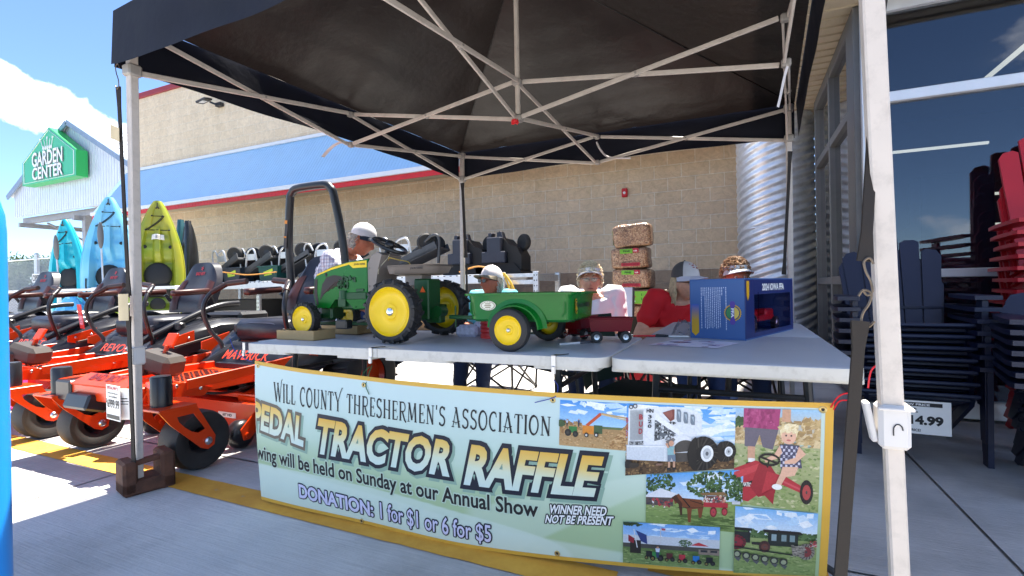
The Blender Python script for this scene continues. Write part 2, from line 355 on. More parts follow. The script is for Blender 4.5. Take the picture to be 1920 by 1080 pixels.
# ------------------------------------------------------------------ store building
def cmu(name, c1, c2, mort, rough_d=.022):
    m = bpy.data.materials.new(name); m.use_nodes = True; t = m.node_tree; L = t.links; b = t.nodes['Principled BSDF']
    co = N(t, 'ShaderNodeTexCoord'); sx = N(t, 'ShaderNodeSeparateXYZ'); L.new(co.outputs['Object'], sx.inputs[0])
    ad = N(t, 'ShaderNodeMath', operation='ADD'); L.new(sx.outputs[0], ad.inputs[0]); L.new(sx.outputs[1], ad.inputs[1])
    cb = N(t, 'ShaderNodeCombineXYZ'); L.new(ad.outputs[0], cb.inputs[0]); L.new(sx.outputs[2], cb.inputs[1])
    br = N(t, 'ShaderNodeTexBrick', offset=.5); L.new(cb.outputs[0], br.inputs['Vector'])
    for k_, v_ in (('Scale', 1.0), ('Mortar Size', .008), ('Mortar Smooth', .2), ('Brick Width', .406), ('Row Height', .2033), ('Bias', 0.0)): br.inputs[k_].default_value = v_
    br.inputs['Color1'].default_value = (*lin(c1), 1); br.inputs['Color2'].default_value = (*lin(c2), 1); br.inputs['Mortar'].default_value = (*lin(mort), 1)
    n1 = N(t, 'ShaderNodeTexNoise', i_Scale=10.0, i_Detail=8.0, i_Roughness=.62, i_Distortion=1.2); L.new(co.outputs['Object'], n1.inputs['Vector'])
    mp2 = N(t, 'ShaderNodeMapping'); mp2.inputs['Scale'].default_value = (1.6, 1.6, .45); L.new(co.outputs['Object'], mp2.inputs[0]); n2 = N(t, 'ShaderNodeTexNoise', i_Scale=1.3, i_Detail=6.0); L.new(mp2.outputs[0], n2.inputs['Vector'])
    r = N(t, 'ShaderNodeValToRGB'); r.color_ramp.elements[0].position = .3; r.color_ramp.elements[0].color = (.78, .77, .76, 1); r.color_ramp.elements[1].position = .7; r.color_ramp.elements[1].color = (1.1, 1.1, 1.1, 1); L.new(n1.outputs['Fac'], r.inputs[0])
    a = N(t, 'ShaderNodeMix', data_type='RGBA', blend_type='MULTIPLY'); a.inputs['Factor'].default_value = .8; L.new(br.outputs['Color'], a.inputs['A']); L.new(r.outputs[0], a.inputs['B'])
    r2 = N(t, 'ShaderNodeValToRGB'); r2.color_ramp.elements[0].position = .3; r2.color_ramp.elements[0].color = (.90, .89, .88, 1); r2.color_ramp.elements[1].position = .7; L.new(n2.outputs['Fac'], r2.inputs[0])
    a2 = N(t, 'ShaderNodeMix', data_type='RGBA', blend_type='MULTIPLY'); a2.inputs['Factor'].default_value = 1; L.new(a.outputs['Result'], a2.inputs['A']); L.new(r2.outputs[0], a2.inputs['B'])
    L.new(a2.outputs['Result'], b.inputs['Base Color']); b.inputs['Roughness'].default_value = .92
    iv = N(t, 'ShaderNodeMath', operation='MULTIPLY_ADD'); L.new(br.outputs['Fac'], iv.inputs[0]); iv.inputs[1].default_value = -.9; L.new(n1.outputs['Fac'], iv.inputs[2])
    bp = N(t, 'ShaderNodeBump', i_Strength=1.0, i_Distance=rough_d); L.new(iv.outputs[0], bp.inputs['Height']); L.new(bp.outputs[0], b.inputs['Normal'])
    return m
TAN = cmu('tan_split_block', '#ddc3a2', '#e3cbac', '#f2e4cf'); BAND = cmu('grey_brown_split_block', '#a08a75', '#a8927c', '#b09c88')
UPPER = cmu('pale_block', '#e0cdb0', '#e4d2b6', '#efe2cc', .006)
BLUE = M('blue_metal_roof', '#a3cbea', .36, .15, var=.04, scale=3)
FRED = M('red_fascia', '#c4101c', .45, var=.06)
TRIM = M('white_trim', '#d8dbe0', .45, var=.04)
SOFF = M('tan_soffit', '#b9ab94', .6, var=.05)
ALU = M('pale_aluminium', (.70, .71, .73), .38, .35, var=.05)
MAR = M('maroon_cap', '#8e1626', .5, var=.06)
store = thing('store_building', 'long tan block store with sloping blue awning and glass entrance corner', 'store', (0, 8.1, 0))
def P(mb, name, m, par=store, smooth=35, off=(0, -8.1, 0)):
    mb.v = [(x+off[0], y+off[1], z+off[2]) for x, y, z in mb.v]; return mb.obj(name, m, par, smooth)
P(MB().box((-7.0, 8.25, .61), (15.8, .3, 1.22), bev=0), 'wall_band', BAND)
P(MB().box((-7.0, 8.25, 2.72), (15.8, .3, 3.0), bev=0), 'wall', TAN)
P(MB().box((-7.0, 8.25, 5.22), (15.8, .3, 2.0), bev=0), 'upper_wall', UPPER)
P(MB().box((-7.0, 8.24, 6.29), (15.9, .38, .14), bev=.01), 'parapet_cap', MAR)
P(MB().box((-7.0, 12.0, 3.0), (15.8, 7, 6.0), bev=0), 'back_block', UPPER)
aw = MB(); x0, x1 = -15.2, -.12; ya, za, yb, zb = 8.08, 4.30, 7.30, 3.12
nr = 190
for i in range(nr):  # standing seam pans
    xa = x0+(x1-x0)*i/nr; xb = x0+(x1-x0)*(i+1)/nr
    for (p, q, hh) in ((xa, xa+.012, .007), (xa+.012, xb, .003)):
        nx = Vector((0, -(za-zb), (ya-yb))).normalized()*hh
        nx = Vector((0, nx.y, abs(nx.z)))
        aw.add([Vector((p, yb, zb))+nx, Vector((q, yb, zb))+nx, Vector((q, ya, za))+nx, Vector((p, ya, za))+nx, (p, yb, zb), (q, yb, zb), (q, ya, za), (p, ya, za)], [[0, 1, 2, 3], [4, 0, 3, 7], [1, 5, 6, 2], [4, 5, 1, 0]])
aw = P(aw, 'awning', BLUE, smooth=0)
P(MB().box(((x0+x1)/2, 8.06, 4.33), (x1-x0, .05, .07)), 'flashing', TRIM, aw)
P(MB().box(((x0+x1)/2, 7.27, 3.075), (x1-x0, .09, .085)), 'gutter', TRIM, aw)
fa = MB(); nrib = 300
for i in range(nrib):
    xx = x0+(x1-x0)*(i+.5)/nrib; fa.box((xx, 7.285-.003*(i % 2), 2.985), ((x1-x0)/nrib, .03, .09), bev=0)
P(fa, 'fascia', FRED, aw, 0)
P(MB().add([(x0, 7.27, 2.94), (x1, 7.27, 2.94), (x1, 8.1, 3.09), (x0, 8.1, 3.09)], [[0, 3, 2, 1]]), 'awning_soffit', SOFF, aw)
P(MB().add([(x0-.004, 7.27, 3.1), (x0-.004, 8.1, 4.33), (x0-.004, 8.1, 3.09), (x0-.004, 7.27, 2.9)], [[0, 1, 2, 3]]), 'awning_end', TRIM, aw)
# entrance corner: unseen shading facade above, soffit, frames and glass
XG, YG = .83, 4.5
P(MB().box((4.56, 6.12, 5.7), (8.28, 4.0, 5.15), bev=.01), 'entrance_shade_facade', UPPER)  # out of view; made taller and wider than needed to shade the ground
so = MB().box((4.6, 6.05, 3.08), (8.3, 4.2, .03), bev=0)
for i in range(28): so.box((4.6, 4.05+i*.15, 3.058), (8.28, .006, .016), bev=0)
for i in range(10):
    for j in range(24): so.box((.62+.0*i+j*.03, 4.13+i*.3, 3.063), (.008, .07, .004), bev=0) if i % 2 == 0 else None
P(so, 'soffit', SOFF, smooth=0)
sf = MB().box((.47, 6.05, 3.17), (.03, 4.2, .16)).box((4.6, 3.96, 3.17), (8.3, .03, .16)); P(sf, 'entrance_fascia', FRED)
G1 = glass_mat('storefront_glass', (.60, .66, .76), 2.1)
fr = MB()
for y in (4.51+.14, 5.70, 6.68): fr.box((XG, y, 1.55), (.075, .28 if y < 5 else .07, 3.0))
for z in (3.0, 2.32, 1.0, .1): fr.box((XG, 5.66, z), (.07, 1.98, .075 if z < 3 else .11))
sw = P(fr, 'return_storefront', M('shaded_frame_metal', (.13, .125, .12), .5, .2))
for (ya_, yb_) in ((4.79, 5.665), (5.735, 6.645)):
    for (z0, z1) in ((.14, .962), (1.038, 2.282), (2.358, 2.945)):
        P(MB().box((XG+.012, (ya_+yb_)/2, (z0+z1)/2), (.008, yb_-ya_, z1-z0), bev=0), 'pane', G1, sw, 0)
fr = MB().box((XG+.065, YG-.01, 1.55), (.125, .06, 3.0))
for x in (3.1, 5.4, 7.7): fr.box((x, YG, 1.55), (.08, .07, 3.0))
for z, h in ((3.0, .1), (2.325, .075), (1.035, .06), (.08, .12)): fr.box((4.27, YG, z), (6.8, .068, h))
sw = P(fr, 'front_storefront', ALU)
for (xa, xb) in ((.96, 3.06), (3.14, 5.36), (5.44, 7.66)):
    for (z0, z1) in ((.14, 1.005), (1.065, 2.287), (2.363, 2.95)):
        P(MB().box(((xa+xb)/2, YG+.01, (z0+z1)/2), (xb-xa, .008, z1-z0), bev=0), 'pane', G1, sw, 0)
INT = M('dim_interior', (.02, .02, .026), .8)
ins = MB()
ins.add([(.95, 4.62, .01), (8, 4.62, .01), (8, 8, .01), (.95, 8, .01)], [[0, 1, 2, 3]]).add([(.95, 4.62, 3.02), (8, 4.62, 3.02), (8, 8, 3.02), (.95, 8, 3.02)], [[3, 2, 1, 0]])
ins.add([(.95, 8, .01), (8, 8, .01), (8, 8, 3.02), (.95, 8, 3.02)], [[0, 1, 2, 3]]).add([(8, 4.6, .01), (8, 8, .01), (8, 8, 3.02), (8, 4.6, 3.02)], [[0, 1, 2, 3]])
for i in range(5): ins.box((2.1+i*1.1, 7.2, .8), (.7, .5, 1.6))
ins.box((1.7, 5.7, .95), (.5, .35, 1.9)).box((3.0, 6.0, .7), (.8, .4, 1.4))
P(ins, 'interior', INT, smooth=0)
LAMP = emit_mat('fluorescent_tube', (1, .86, .58), .45)
for (a, b_) in (((2.19, 5.1, 2.93), (2.19, 6.35, 2.93)), ((1.35, 6.6, 2.6), (1.35, 7.0, 2.6)), ((1.7, 7.5, 2.55), (2.6, 7.5, 2.55)), ((2.2, 7.8, 2.0), (2.9, 7.8, 2.0)), ((1.3, 7.7, 1.9), (1.5, 7.7, 1.9)), ((2.0, 7.6, 1.62), (2.8, 7.6, 1.62)), ((1.4, 7.4, 1.5), (1.6, 7.4, 1.5))):
    P(MB().bar(a, b_, .035, .03), 'tube_lamp', LAMP)
# corrugated steel culvert standing at the corner
cp = thing('corrugated_pipe', 'tall ribbed steel culvert pipe standing between block wall and glass corner', 'pipe', (.42, 7.28, 0))
rows = 44; seg = 72; pitch = .104
def culv(u, v):
    z = v*3.06; a = 2*math.pi*u; ph = 2*math.pi*(z/pitch - u*8.0)
    r = .445+.016*math.sin(ph); q = Vector((r*math.cos(a), r*math.sin(a), z))
    n_ = mnoise.noise(q*5)*.004; return (q.x*(1+n_), q.y*(1+n_), z)
cm = M('corrugated_steel', (.84, .86, .90), .34, .62, var=.08, scale=16, dirt='#8b8c8e', dirt_amt=.3, dscale=9)
MB().grid(culv, seg, int(3.06/pitch*12), True).obj('pipe_wall', cm, cp, 60)
MB().tube([(.455*math.cos(a), .455*math.sin(a), 1.62+.09*(a/6.283)) for a in [i*.2 for i in range(32)]], .006, 5).obj('lock_seam', cm, cp)
# small fittings on the wall
t = thing('fire_alarm', 'small red fire alarm box on the tan block wall', 'alarm', (-1.676, 8.1, 2.477))
MB().box((0, -.03, 0), (.09, .055, .14), bev=.012).obj('housing', FRED, t)
MB().lathe([(.022, 0), (.022, .006), (.012, .012), (0, .013)], 16, axm((0, -.058, -.005), (0, -1, 0))).obj('strobe', M('frosted_lens', '#f2ecec', .3), t)
t = thing('flood_light', 'dark twin floodlight fixed high on the pale block wall', 'floodlight', (-11.35, 8.1, 5.5))
MB().box((.05, -.06, 0), (.18, .10, .09)).bar((0, -.1, 0), (-.1, -.2, .05), .04).obj('bracket', DKSTEEL, t)
MB().box((-.22, -.26, .08), (.34, .2, .05), (10, -8, 0), .01).obj('lamp_head', DKSTEEL, t); MB().box((-.23, -.27, .05), (.15, .12, .01), (10, -8, 0)).obj('lens', M('lamp_lens', '#d9dade', .2), t)

# ------------------------------------------------------------------ garden centre shelter
WM = M('white_ribbed_metal', '#d6dde8', .42, .1, var=.05, scale=3); GREYB = M('grey_beam', '#9c9da0', .5, .2)
gc = thing('garden_shelter', 'open gabled shelter of white ribbed metal with grey beams', 'shelter', (-20.6, 9.3, 0))
cx, hw, az, ez, bz = 0, 3.95, 6.91, 4.84, 3.93
def Q(mb, name, m, smooth=0): return mb.obj(name, m, gc, smooth)
gb = MB(); n = 52
for i in range(n):
    xa = -hw+2*hw*i/n; xb = -hw+2*hw*(i+1)/n
    tz = lambda x: az-(az-ez)*abs(x)/hw-.03
    for (p, q, d) in ((xa, xa+.3*(xb-xa), -.012), (xa+.3*(xb-xa), xb, 0)):
        gb.add([(p, d, bz), (q, d, bz), (q, d, tz(q)), (p, d, tz(p)), (p, .05, bz), (q, .05, bz), (q, .05, tz(q)), (p, .05, tz(p))], [[0, 1, 2, 3], [4, 0, 3, 7], [1, 5, 6, 2], [4, 5, 1, 0]])
Q(gb, 'gable', WM)
rf = MB()
for s in (-1, 1):
    rf.add([(0, -.12, az), (s*(hw+.25), -.12, ez-.13), (s*(hw+.25), 13, ez-.13), (0, 13, az), (0, -.12, az+.05), (s*(hw+.25), -.12, ez-.08), (s*(hw+.25), 13, ez-.08), (0, 13, az+.05)], [[0, 1, 2, 3], [4, 5, 6, 7], [0, 1, 5, 4], [1, 2, 6, 5]])
    for i in range(40): rf.bar((0, .2+i*.32, az+.06), (s*(hw+.25), .2+i*.32, ez-.07), .04, .03, 0)
Q(rf, 'roof', M('white_roof_metal', '#d5d9dd', .4, .1, var=.04))
tr_ = MB()
for s in (-1, 1): tr_.bar((0, -.14, az-.06), (s*(hw+.2), -.14, ez-.17), .05, .17)
Q(tr_, 'barge_trim', M('blue_grey_trim', '#7f93ad', .5))
bm_ = MB()
for y in (.3, 4.5, 9): bm_.box((0, y, bz-.1), (2*hw, .16, .22))
for x in (-hw+.3, 0, hw-.3): bm_.box((x, 6, bz-.28), (.14, 12, .16))
bm_.bar((-2.6, .4, bz-.25), (-3.5, 2.0, bz-.75), .06).bar((1.6, .3, bz+.05), (3.4, .5, bz-.02), .05)
Q(bm_, 'beams', GREYB)
for x, y in ((.1, .35), (-3.5, 2.2), (3.6, .4), (-3.5, 9), (.1, 9), (3.6, 9)): Q(MB().box((x, y, bz/2-.1), (.2, .2, bz-.2)), 'column', GREYB)
lo = MB()
for i in range(7): lo.add([(-9+i*1.9, 8+i*.1, 3.35+.12*(i % 2)), (-9+(i+1)*1.9, 8+i*.1, 3.35+.12*((i+1) % 2)), (-9+(i+1)*1.9, 15, 3.45+.12*((i+1) % 2)), (-9+i*1.9, 15, 3.45+.12*(i % 2))], [[0, 1, 2, 3]])
Q(lo, 'shade_cloth', M('shade_cloth', '#c9cbcc', .8)); Q(MB().box((-3, 7.95, 3.25), (13, .12, .3)), 'cloth_beam', GREYB)
# the sign
GRN = M('sign_green', '#33b283', .35, var=.03); GRN2 = M('sign_green_edge', '#2fb65c', .35, var=.03)
sg = thing('sign', 'green house-shaped GARDEN CENTER sign on the ribbed gable', 'sign', (-21.17, 9.24, 0))
pl = [(-1.72, 4.87), (1.72, 4.87), (1.72, 5.72), (0.08, 6.68), (-1.72, 5.66)]
mface = MX((0, 0, 0), (1, 0, 0), (0, 0, 1), (0, -1, 0))
MB().prism(pl, .32, MX((0, -.03, 0), (1, 0, 0), (0, 0, 1), (0, -1, 0))).obj('sign_box', GRN2, sg, 0)
MB().add([(x*.995, -.352, 5.5+(z-5.5)*.99) for x, z in pl], [[0, 1, 2, 3, 4]]).obj('sign_face', GRN, sg, 0)
b_ = MB(); ins_ = [(x*.93, -.36, 5.55+(z-5.55)*.91) for x, z in pl]
for i in range(5): b_.bar(ins_[i], ins_[(i+1) % 5], .028, .006, 0)
WL = M('sign_white', '#eef0f2', .4, var=.02); b_.obj('border_line', WL, sg, 0)
tx_ = MB()
def letters(mb, body, x, y, w, h, d, fnp, off):
    f = fnp; n0 = len(mb.v); text_fit(mb, body, lambda s, t: f(x+w*s, y+h*t, 0), off); vs, fs = mb.v[n0:], mb.f[-1:]
letters(tx_, 'GARDEN', -.98, 5.42, 1.95, .50, 0, lambda x, z, d: (x, -.385, z), .02)
letters(tx_, 'CENTER', -.98, 4.98, 1.95, .42, 0, lambda x, z, d: (x, -.385, z), .02)
tx_.obj('lettering', WL, sg, 0)
sh_ = MB(); letters(sh_, 'GARDEN', -.96, 5.40, 1.95, .50, 0, lambda x, z, d: (x, -.36, z), .03); letters(sh_, 'CENTER', -.96, 4.96, 1.95, .42, 0, lambda x, z, d: (x, -.36, z), .03); sh_.obj('letter_returns', M('letter_side', '#7f8a86', .5), sg, 0)
tl = MB()
for i, (dx, a) in enumerate(((-.36, -28), (-.18, -12), (0, 0), (.18, 10), (.34, 22))):
    c = Vector((dx*.75, -.365, 6.02)); d = Vector((math.sin(R(a)), 0, math.cos(R(a))))
    tl.bar(c, c+d*.26, .022, .01, 0); tl.ball(c-d*.02, (.05, .012, .075), 10)
    if i % 2 == 0: tl.bar(c+d*.26, c+d*.34, .06, .01, 0)
tl.obj('tool_emblem', WL, sg, 0)
# fence and the planting behind it
fp = thing('chain_link_fence', 'silver chain link fence with tall round posts beside the kayaks', 'fence', (-22.3, 9, 0))
for x in (-8, -4.2, 0, 1.06, 4.4): MB().tube([(x, 0, 0), (x, 0, 2.42)], .075 if x in (0, 1.06) else .05, 10).ball((x, 0, 2.43), .08, 8).obj('post', GALV, fp)
MB().tube([(-8, 0, 2.3), (4.4, 0, 2.3)], .03, 6).obj('top_rail', GALV, fp)
cl = MB()
for i in range(150):
    x = -10.4+i*.1
    for s in (-1, 1):
        a = (x, .03*s, .1); b2 = (x+s*2.15, .03*s, 2.25)
        if -8 < a[0] < 4.4 and -8 < b2[0] < 4.4: cl.tube([a, b2], .006, 3, cap=False)
cl.obj('mesh', GALV, fp, 0)
op = thing('open_sign', 'small white OPEN sign hanging on the fence', 'sign', (-22.05, 8.9, 1.62))
MB().box((0, 0, 0), (.62, .02, .3)).obj('board', PAPER, op); mm = MB(); text_fit(mm, 'OPEN', plane_fn((-.27, -.014, -.11), (.54, 0, 0), (0, 0, .22)), .02); mm.obj('lettering', INK, op, 0)
def leafmat(name, a, b):
    m = bpy.data.materials.new(name); m.use_nodes = True; t = m.node_tree; L = t.links; p = t.nodes['Principled BSDF']
    co = N(t, 'ShaderNodeTexCoord'); n = N(t, 'ShaderNodeTexNoise', i_Scale=1.6, i_Detail=3.0); L.new(co.outputs['Object'], n.inputs['Vector'])
    r = N(t, 'ShaderNodeValToRGB'); r.color_ramp.elements[0].position = .35; r.color_ramp.elements[1].position = .65; r.color_ramp.elements[0].color = (*a, 1); r.color_ramp.elements[1].color = (*b, 1); L.new(n.outputs['Fac'], r.inputs[0]); L.new(r.outputs[0], p.inputs['Base Color'])
    p.inputs['Roughness'].default_value = .5; tl_ = N(t, 'ShaderNodeBsdfTranslucent'); L.new(r.outputs[0], tl_.inputs[0]); ms = N(t, 'ShaderNodeMixShader', i_0=.35); L.new(p.outputs[0], ms.inputs[1]); L.new(tl_.outputs[0], ms.inputs[2]); L.new(ms.outputs[0], t.nodes['Material Output'].inputs[0]); return m
LF = [leafmat('leaf_green', (.05, .085, .025), (.12, .17, .05)), leafmat('leaf_dark', (.03, .055, .018), (.08, .12, .035))]
BARK = M('bark', (.09, .065, .045), .9, bump=.01, bscale=20)
def tree(label, loc, h, r, mat, seed, name='tree', n=2600, group='trees beyond the fence'):
    rnd = random.Random(seed); t = thing(name, label, 'tree', loc, group=group)
    tk = MB(); tk.tube([(0, 0, 0), (.05, 0, h*.3), (.1, .05, h*.62)], [h*.03, h*.024, h*.012], 8)
    cl_ = []
    for i in range(11):
        a = rnd.random()*6.28; q = rnd.random()**.5*r*.75; z = h*(.42+.5*rnd.random()); c = Vector((q*math.cos(a), q*math.sin(a), z)); cl_.append((c, r*(.28+.25*rnd.random())))
        tk.tube([(0, 0, h*.3), (c.x*.5, c.y*.5, (h*.3+z)/2), c], [h*.012, h*.008, h*.003], 5)
    tk.obj('trunk', BARK, t)
    lv = MB(); s = h*.016+.03
    for i in range(n):
        c, rr = cl_[i % len(cl_)]; d = Vector((rnd.gauss(0, 1), rnd.gauss(0, 1), rnd.gauss(0, .8))).normalized()*rr*(rnd.random()**.4); p = c+d
        e = Euler((rnd.random()*6, rnd.random()*6, rnd.random()*6)).to_matrix(); k_ = s*(.6+.8*rnd.random())
        lv.add([p+e @ Vector((-k_, 0, 0)), p+e @ Vector((0, -k_*.6, .2*k_)), p+e @ Vector((k_*1.2, 0, 0)), p+e @ Vector((0, k_*.6, .2*k_))], [[0, 1, 2, 3]])
    lv.obj('crown', mat, t, 0, fix=False); return t
for i, (x, y, h, r, lb) in enumerate(((-31, 12, 2.7, 1.5, 'rounded light green tree behind the left fence post'), (-28.2, 12.5, 2.4, 1.3, 'low bushy tree behind the OPEN sign'), (-25.5, 12.2, 2.6, 1.2, 'light green tree behind the tall fence posts'), (-23, 13, 2.2, 1.1, 'low tree beside the turquoise kayak'), (-36, 14, 3.1, 1.6, 'tree at the far left end of the fence'), (-60, 28, 5, 3.2, 'distant dark tree beyond the shelter'))):
    tree(lb, (x, y, 0), h, r, LF[i % 2], 20+i)
# ------------------------------------------------------------------ pop-up canopy
TUBE = M('cream_painted_tube', '#cdc4ba', .38, var=.04, scale=20, dirt='#8a8078', dirt_amt=.3, dscale=12)
BRK = M('grey_plastic_joint', '#9a958f', .5, var=.08)
LEGC = M('chipped_white_leg', '#cfc4b9', .4, var=.03, scale=18, dirt='#6d665e', dirt_amt=.22, dscale=26, bump=.0004, bscale=60)
tent = thing('pop_up_canopy', 'black pop-up canopy on cream steel legs and scissor trusses', 'canopy', (0, 0, 0))
ZU, ZL = 2.33, 2.10
FLc, BLc, BRc, FRc = Vector((-2.755, 1.5, 0)), Vector((-2.572, 4.45, 0)), Vector((.355, 4.45, 0)), Vector((.245, 1.3, 0))
mids = {'L': Vector((-2.69, 2.975, 0)), 'B': Vector((-1.16, 4.43, 0)), 'R': Vector((.225, 2.9, 0)), 'F': Vector((-1.24, 1.42, 0))}
HUB = Vector((-1.285, 2.95, 0))
def z(v, h): return Vector((v.x, v.y, h))
def truss(a, b, n, za=(ZU, ZL), zb=(ZU, ZL)):
    mb = MB(); d = (b-a).normalized(); s = Vector((-d.y, d.x, 0))*.011; a2, b2 = a+d*.03, b-d*.03
    mb.bar(z(a2, za[0])+s, z(b2, zb[1])+s, .013, .027).bar(z(a2, za[1])-s, z(b2, zb[0])-s, .013, .027)
    mb.obj('truss_bar', TUBE, tent); c = (z(a, (za[0]+za[1])/2)+z(b, (zb[0]+zb[1])/2))/2
    jb = MB().box(c, (.03, .03, .034), bev=.006).tube([c-s*2, c+s*2], .007, 8); jb.obj('pivot', BRK, tent)
for a, b, k in ((FLc, BLc, 'L'), (BLc, BRc, 'B'), (BRc, FRc, 'R'), (FRc, FLc, 'F')):
    zz_ = (ZU+.02, 2.19) if k == 'F' else (ZU, ZL)
    truss(a, mids[k], 0, zz_, zz_); truss(mids[k], b, 0, zz_, zz_)
    for zz in (ZU, ZL): MB().box(z(mids[k], zz), (.045, .045, .04), bev=.008).obj('joint', BRK, tent)
for k in 'LBRF': truss(mids[k], HUB, 0, zb=(2.305, 2.075))
MB().box(z(HUB, 2.30), (.06, .06, .045), bev=.01).box(z(HUB, 2.07), (.06, .06, .045), bev=.01).obj('hub', BRK, tent)
MB().tube([z(HUB, 2.05), z(HUB, 3.08)], .016, 10).obj('centre_pole', TUBE, tent)
for nm, top, bot in (('fl', FLc, Vector((-2.762, 1.5, 0))), ('bl', BLc, Vector((-2.60, 4.45, 0))), ('br', BRc, Vector((.345, 4.45, 0))), ('fr', FRc, Vector((.302, 1.3, 0)))):
    k = .68/2.3; mid = bot.lerp(top, k); lg = MB().bar(z(mid, .66), z(top, 2.36), .040, .040, .004, (0, 1, 0)); leg = lg.obj('leg', LEGC, tent)
    MB().bar(z(bot, .012), z(mid, .70), .033, .033, .004, (0, 1, 0)).obj('lower_leg', LEGC, leg)
    MB().box(z(bot, .007), (.085, .085, .008)).obj('foot_plate', LEGC, leg)
    sl = MB().box(z(mid, .68), (.056, .06, .092), bev=.008).bar(z(mid, .645)+Vector((-.032, -.004, 0)), z(mid, .728)+Vector((-.047, -.004, 0)), .012, .03, .005)
    sl.tube([z(mid, .72)+Vector((-.03, -.036, 0)), z(mid, .72)+Vector((.03, -.036, 0)), z(mid, .72)+Vector((.03, .03, 0))], .003, 6)
    sl.obj('leg_slider', M('white_plastic_bracket', '#d3cfcb', .45, var=.04), leg)
    pin = MB().tube([z(mid, .665)+Vector((.004+.008*math.cos(a), -.0312, .012+.012*math.sin(a))) for a in [R(x) for x in range(0, 181, 20)]]+[z(mid, .665)+Vector((-.004, -.0312, 0))], .0012, 5); pin.obj('stamp', DKSTEEL, leg)
    [MB().box(z(top, zz), (.065, .065, .058), bev=.008).obj('corner_bracket', BRK, leg) for zz in (2.34, 2.105)]
# fabric: four sloping panels and a hanging valance
def fabric():
    m = M('black_canopy_cloth', (.0046, .0040, .0040), .42, var=.2, scale=6, bump=.0034, bscale=19, spec=.45)
    t = m.node_tree; L = t.links; p = t.nodes['Principled BSDF']; tl_ = N(t, 'ShaderNodeBsdfTranslucent'); tl_.inputs[0].default_value = (.012, .008, .007, 1)
    ms = N(t, 'ShaderNodeMixShader', i_0=.15); L.new(p.outputs[0], ms.inputs[1]); L.new(tl_.outputs[0], ms.inputs[2]); L.new(ms.outputs[0], t.nodes['Material Output'].inputs[0]); return m
CLOTH = fabric()
out = .045
crn = [FLc+Vector((-out, -out, 0)), BLc+Vector((-out, out, 0)), BRc+Vector((out, out, 0)), FRc+Vector((.012, -out, 0))]
PEAK = z(HUB, 3.1); rf = MB()
for i in range(4):
    a, b = z(crn[i], 2.385), z(crn[(i+1) % 4], 2.385)
    def pn(u, v, a=a, b=b):
        e = a.lerp(b, u); p = e.lerp(PEAK, v); edge = min(1, 5*min(u+.0, 1-u)*(1-v)+.0); sag = -.10*math.sin(math.pi*v)*math.sin(math.pi*min(max(u, 0), 1))
        w = mnoise.noise(Vector((p.x*2.2, p.y*2.2, 3+i)))*.016+mnoise.noise(Vector((u*3*(1-v)+i*7, v*9, 1)))*.012
        ripple = .011*math.sin(38*abs(u-.5)*(1-v)+mnoise.noise(Vector((p.x*3, p.y*3, 0)))*5)*math.exp(-7*v)
        crease = .010*math.sin((u*(1-v)+.5*v)*46+mnoise.noise(Vector((p.x*2, p.y*2, 9)))*6)*max(0, 1-4*min(u, 1-u))*(1-v)
        return p+Vector((0, 0, sag*.55+(w+ripple+crease)*min(1, 12*min(u, 1-u)*1+.0)*min(1, 8*v+.15)))
    rf.grid(pn, 46, 40)
rf.obj('roof_cloth', CLOTH, tent, 180, fix=False)
hem = MB()
for i in range(4):
    a = crn[i]; hem.tube([z(a, 2.382), z(a, 2.382).lerp(PEAK, .5)+Vector((0, 0, -.006)), PEAK], .005, 5)
hem.obj('roof_seam', CLOTH, tent)
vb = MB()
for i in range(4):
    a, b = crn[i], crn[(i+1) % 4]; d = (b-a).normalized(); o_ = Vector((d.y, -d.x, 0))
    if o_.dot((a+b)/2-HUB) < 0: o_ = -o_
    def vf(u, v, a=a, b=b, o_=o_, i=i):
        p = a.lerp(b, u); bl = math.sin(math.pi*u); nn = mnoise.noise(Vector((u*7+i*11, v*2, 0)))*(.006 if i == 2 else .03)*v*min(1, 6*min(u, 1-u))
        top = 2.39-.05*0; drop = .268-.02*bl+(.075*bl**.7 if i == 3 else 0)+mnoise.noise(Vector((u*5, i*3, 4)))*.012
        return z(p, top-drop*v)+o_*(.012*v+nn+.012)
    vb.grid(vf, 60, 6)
vb.obj('valance', M('sky_tinted_valance_cloth', (.006, .0075, .016), .65, var=.2, scale=6, bump=.003, bscale=9, spec=.22), tent, 60, fix=False)  # blue sky reflection put into the cloth colour
# loose straps and tape ends on the frame
WSTR = M('white_strap', '#dcd7d8', .7)
MB().grid(lambda u, v: Vector((.228-.05*v+.012*u, 2.88+.02*u, 2.09-.20*v+.01*math.sin(v*5))), 2, 6).obj('velcro_strap', WSTR, tent)
MB().grid(lambda u, v: Vector((-2.69-.23*v, 2.93+.035*u-.03*v, 2.115-.10*v+.04*math.sin(v*3))), 2, 8).obj('velcro_strap', WSTR, tent)
MB().tube(smooth_path([(-1.16, 4.42, 2.28), (-1.12, 4.40, 2.2), (-1.05, 4.42, 2.13), (-.86, 4.42, 2.1)], 4), .008, 6).obj('velcro_strap', WSTR, tent)
MB().grid(lambda u, v: HUB+Vector((-.035+.05*u, -.035, 2.06-.035*v)) + mnoise.noise_vector(Vector((u*5, v*5, 2)))*.012, 5, 5).obj('red_ribbon', M('red_ribbon', '#d8202a', .6), tent)
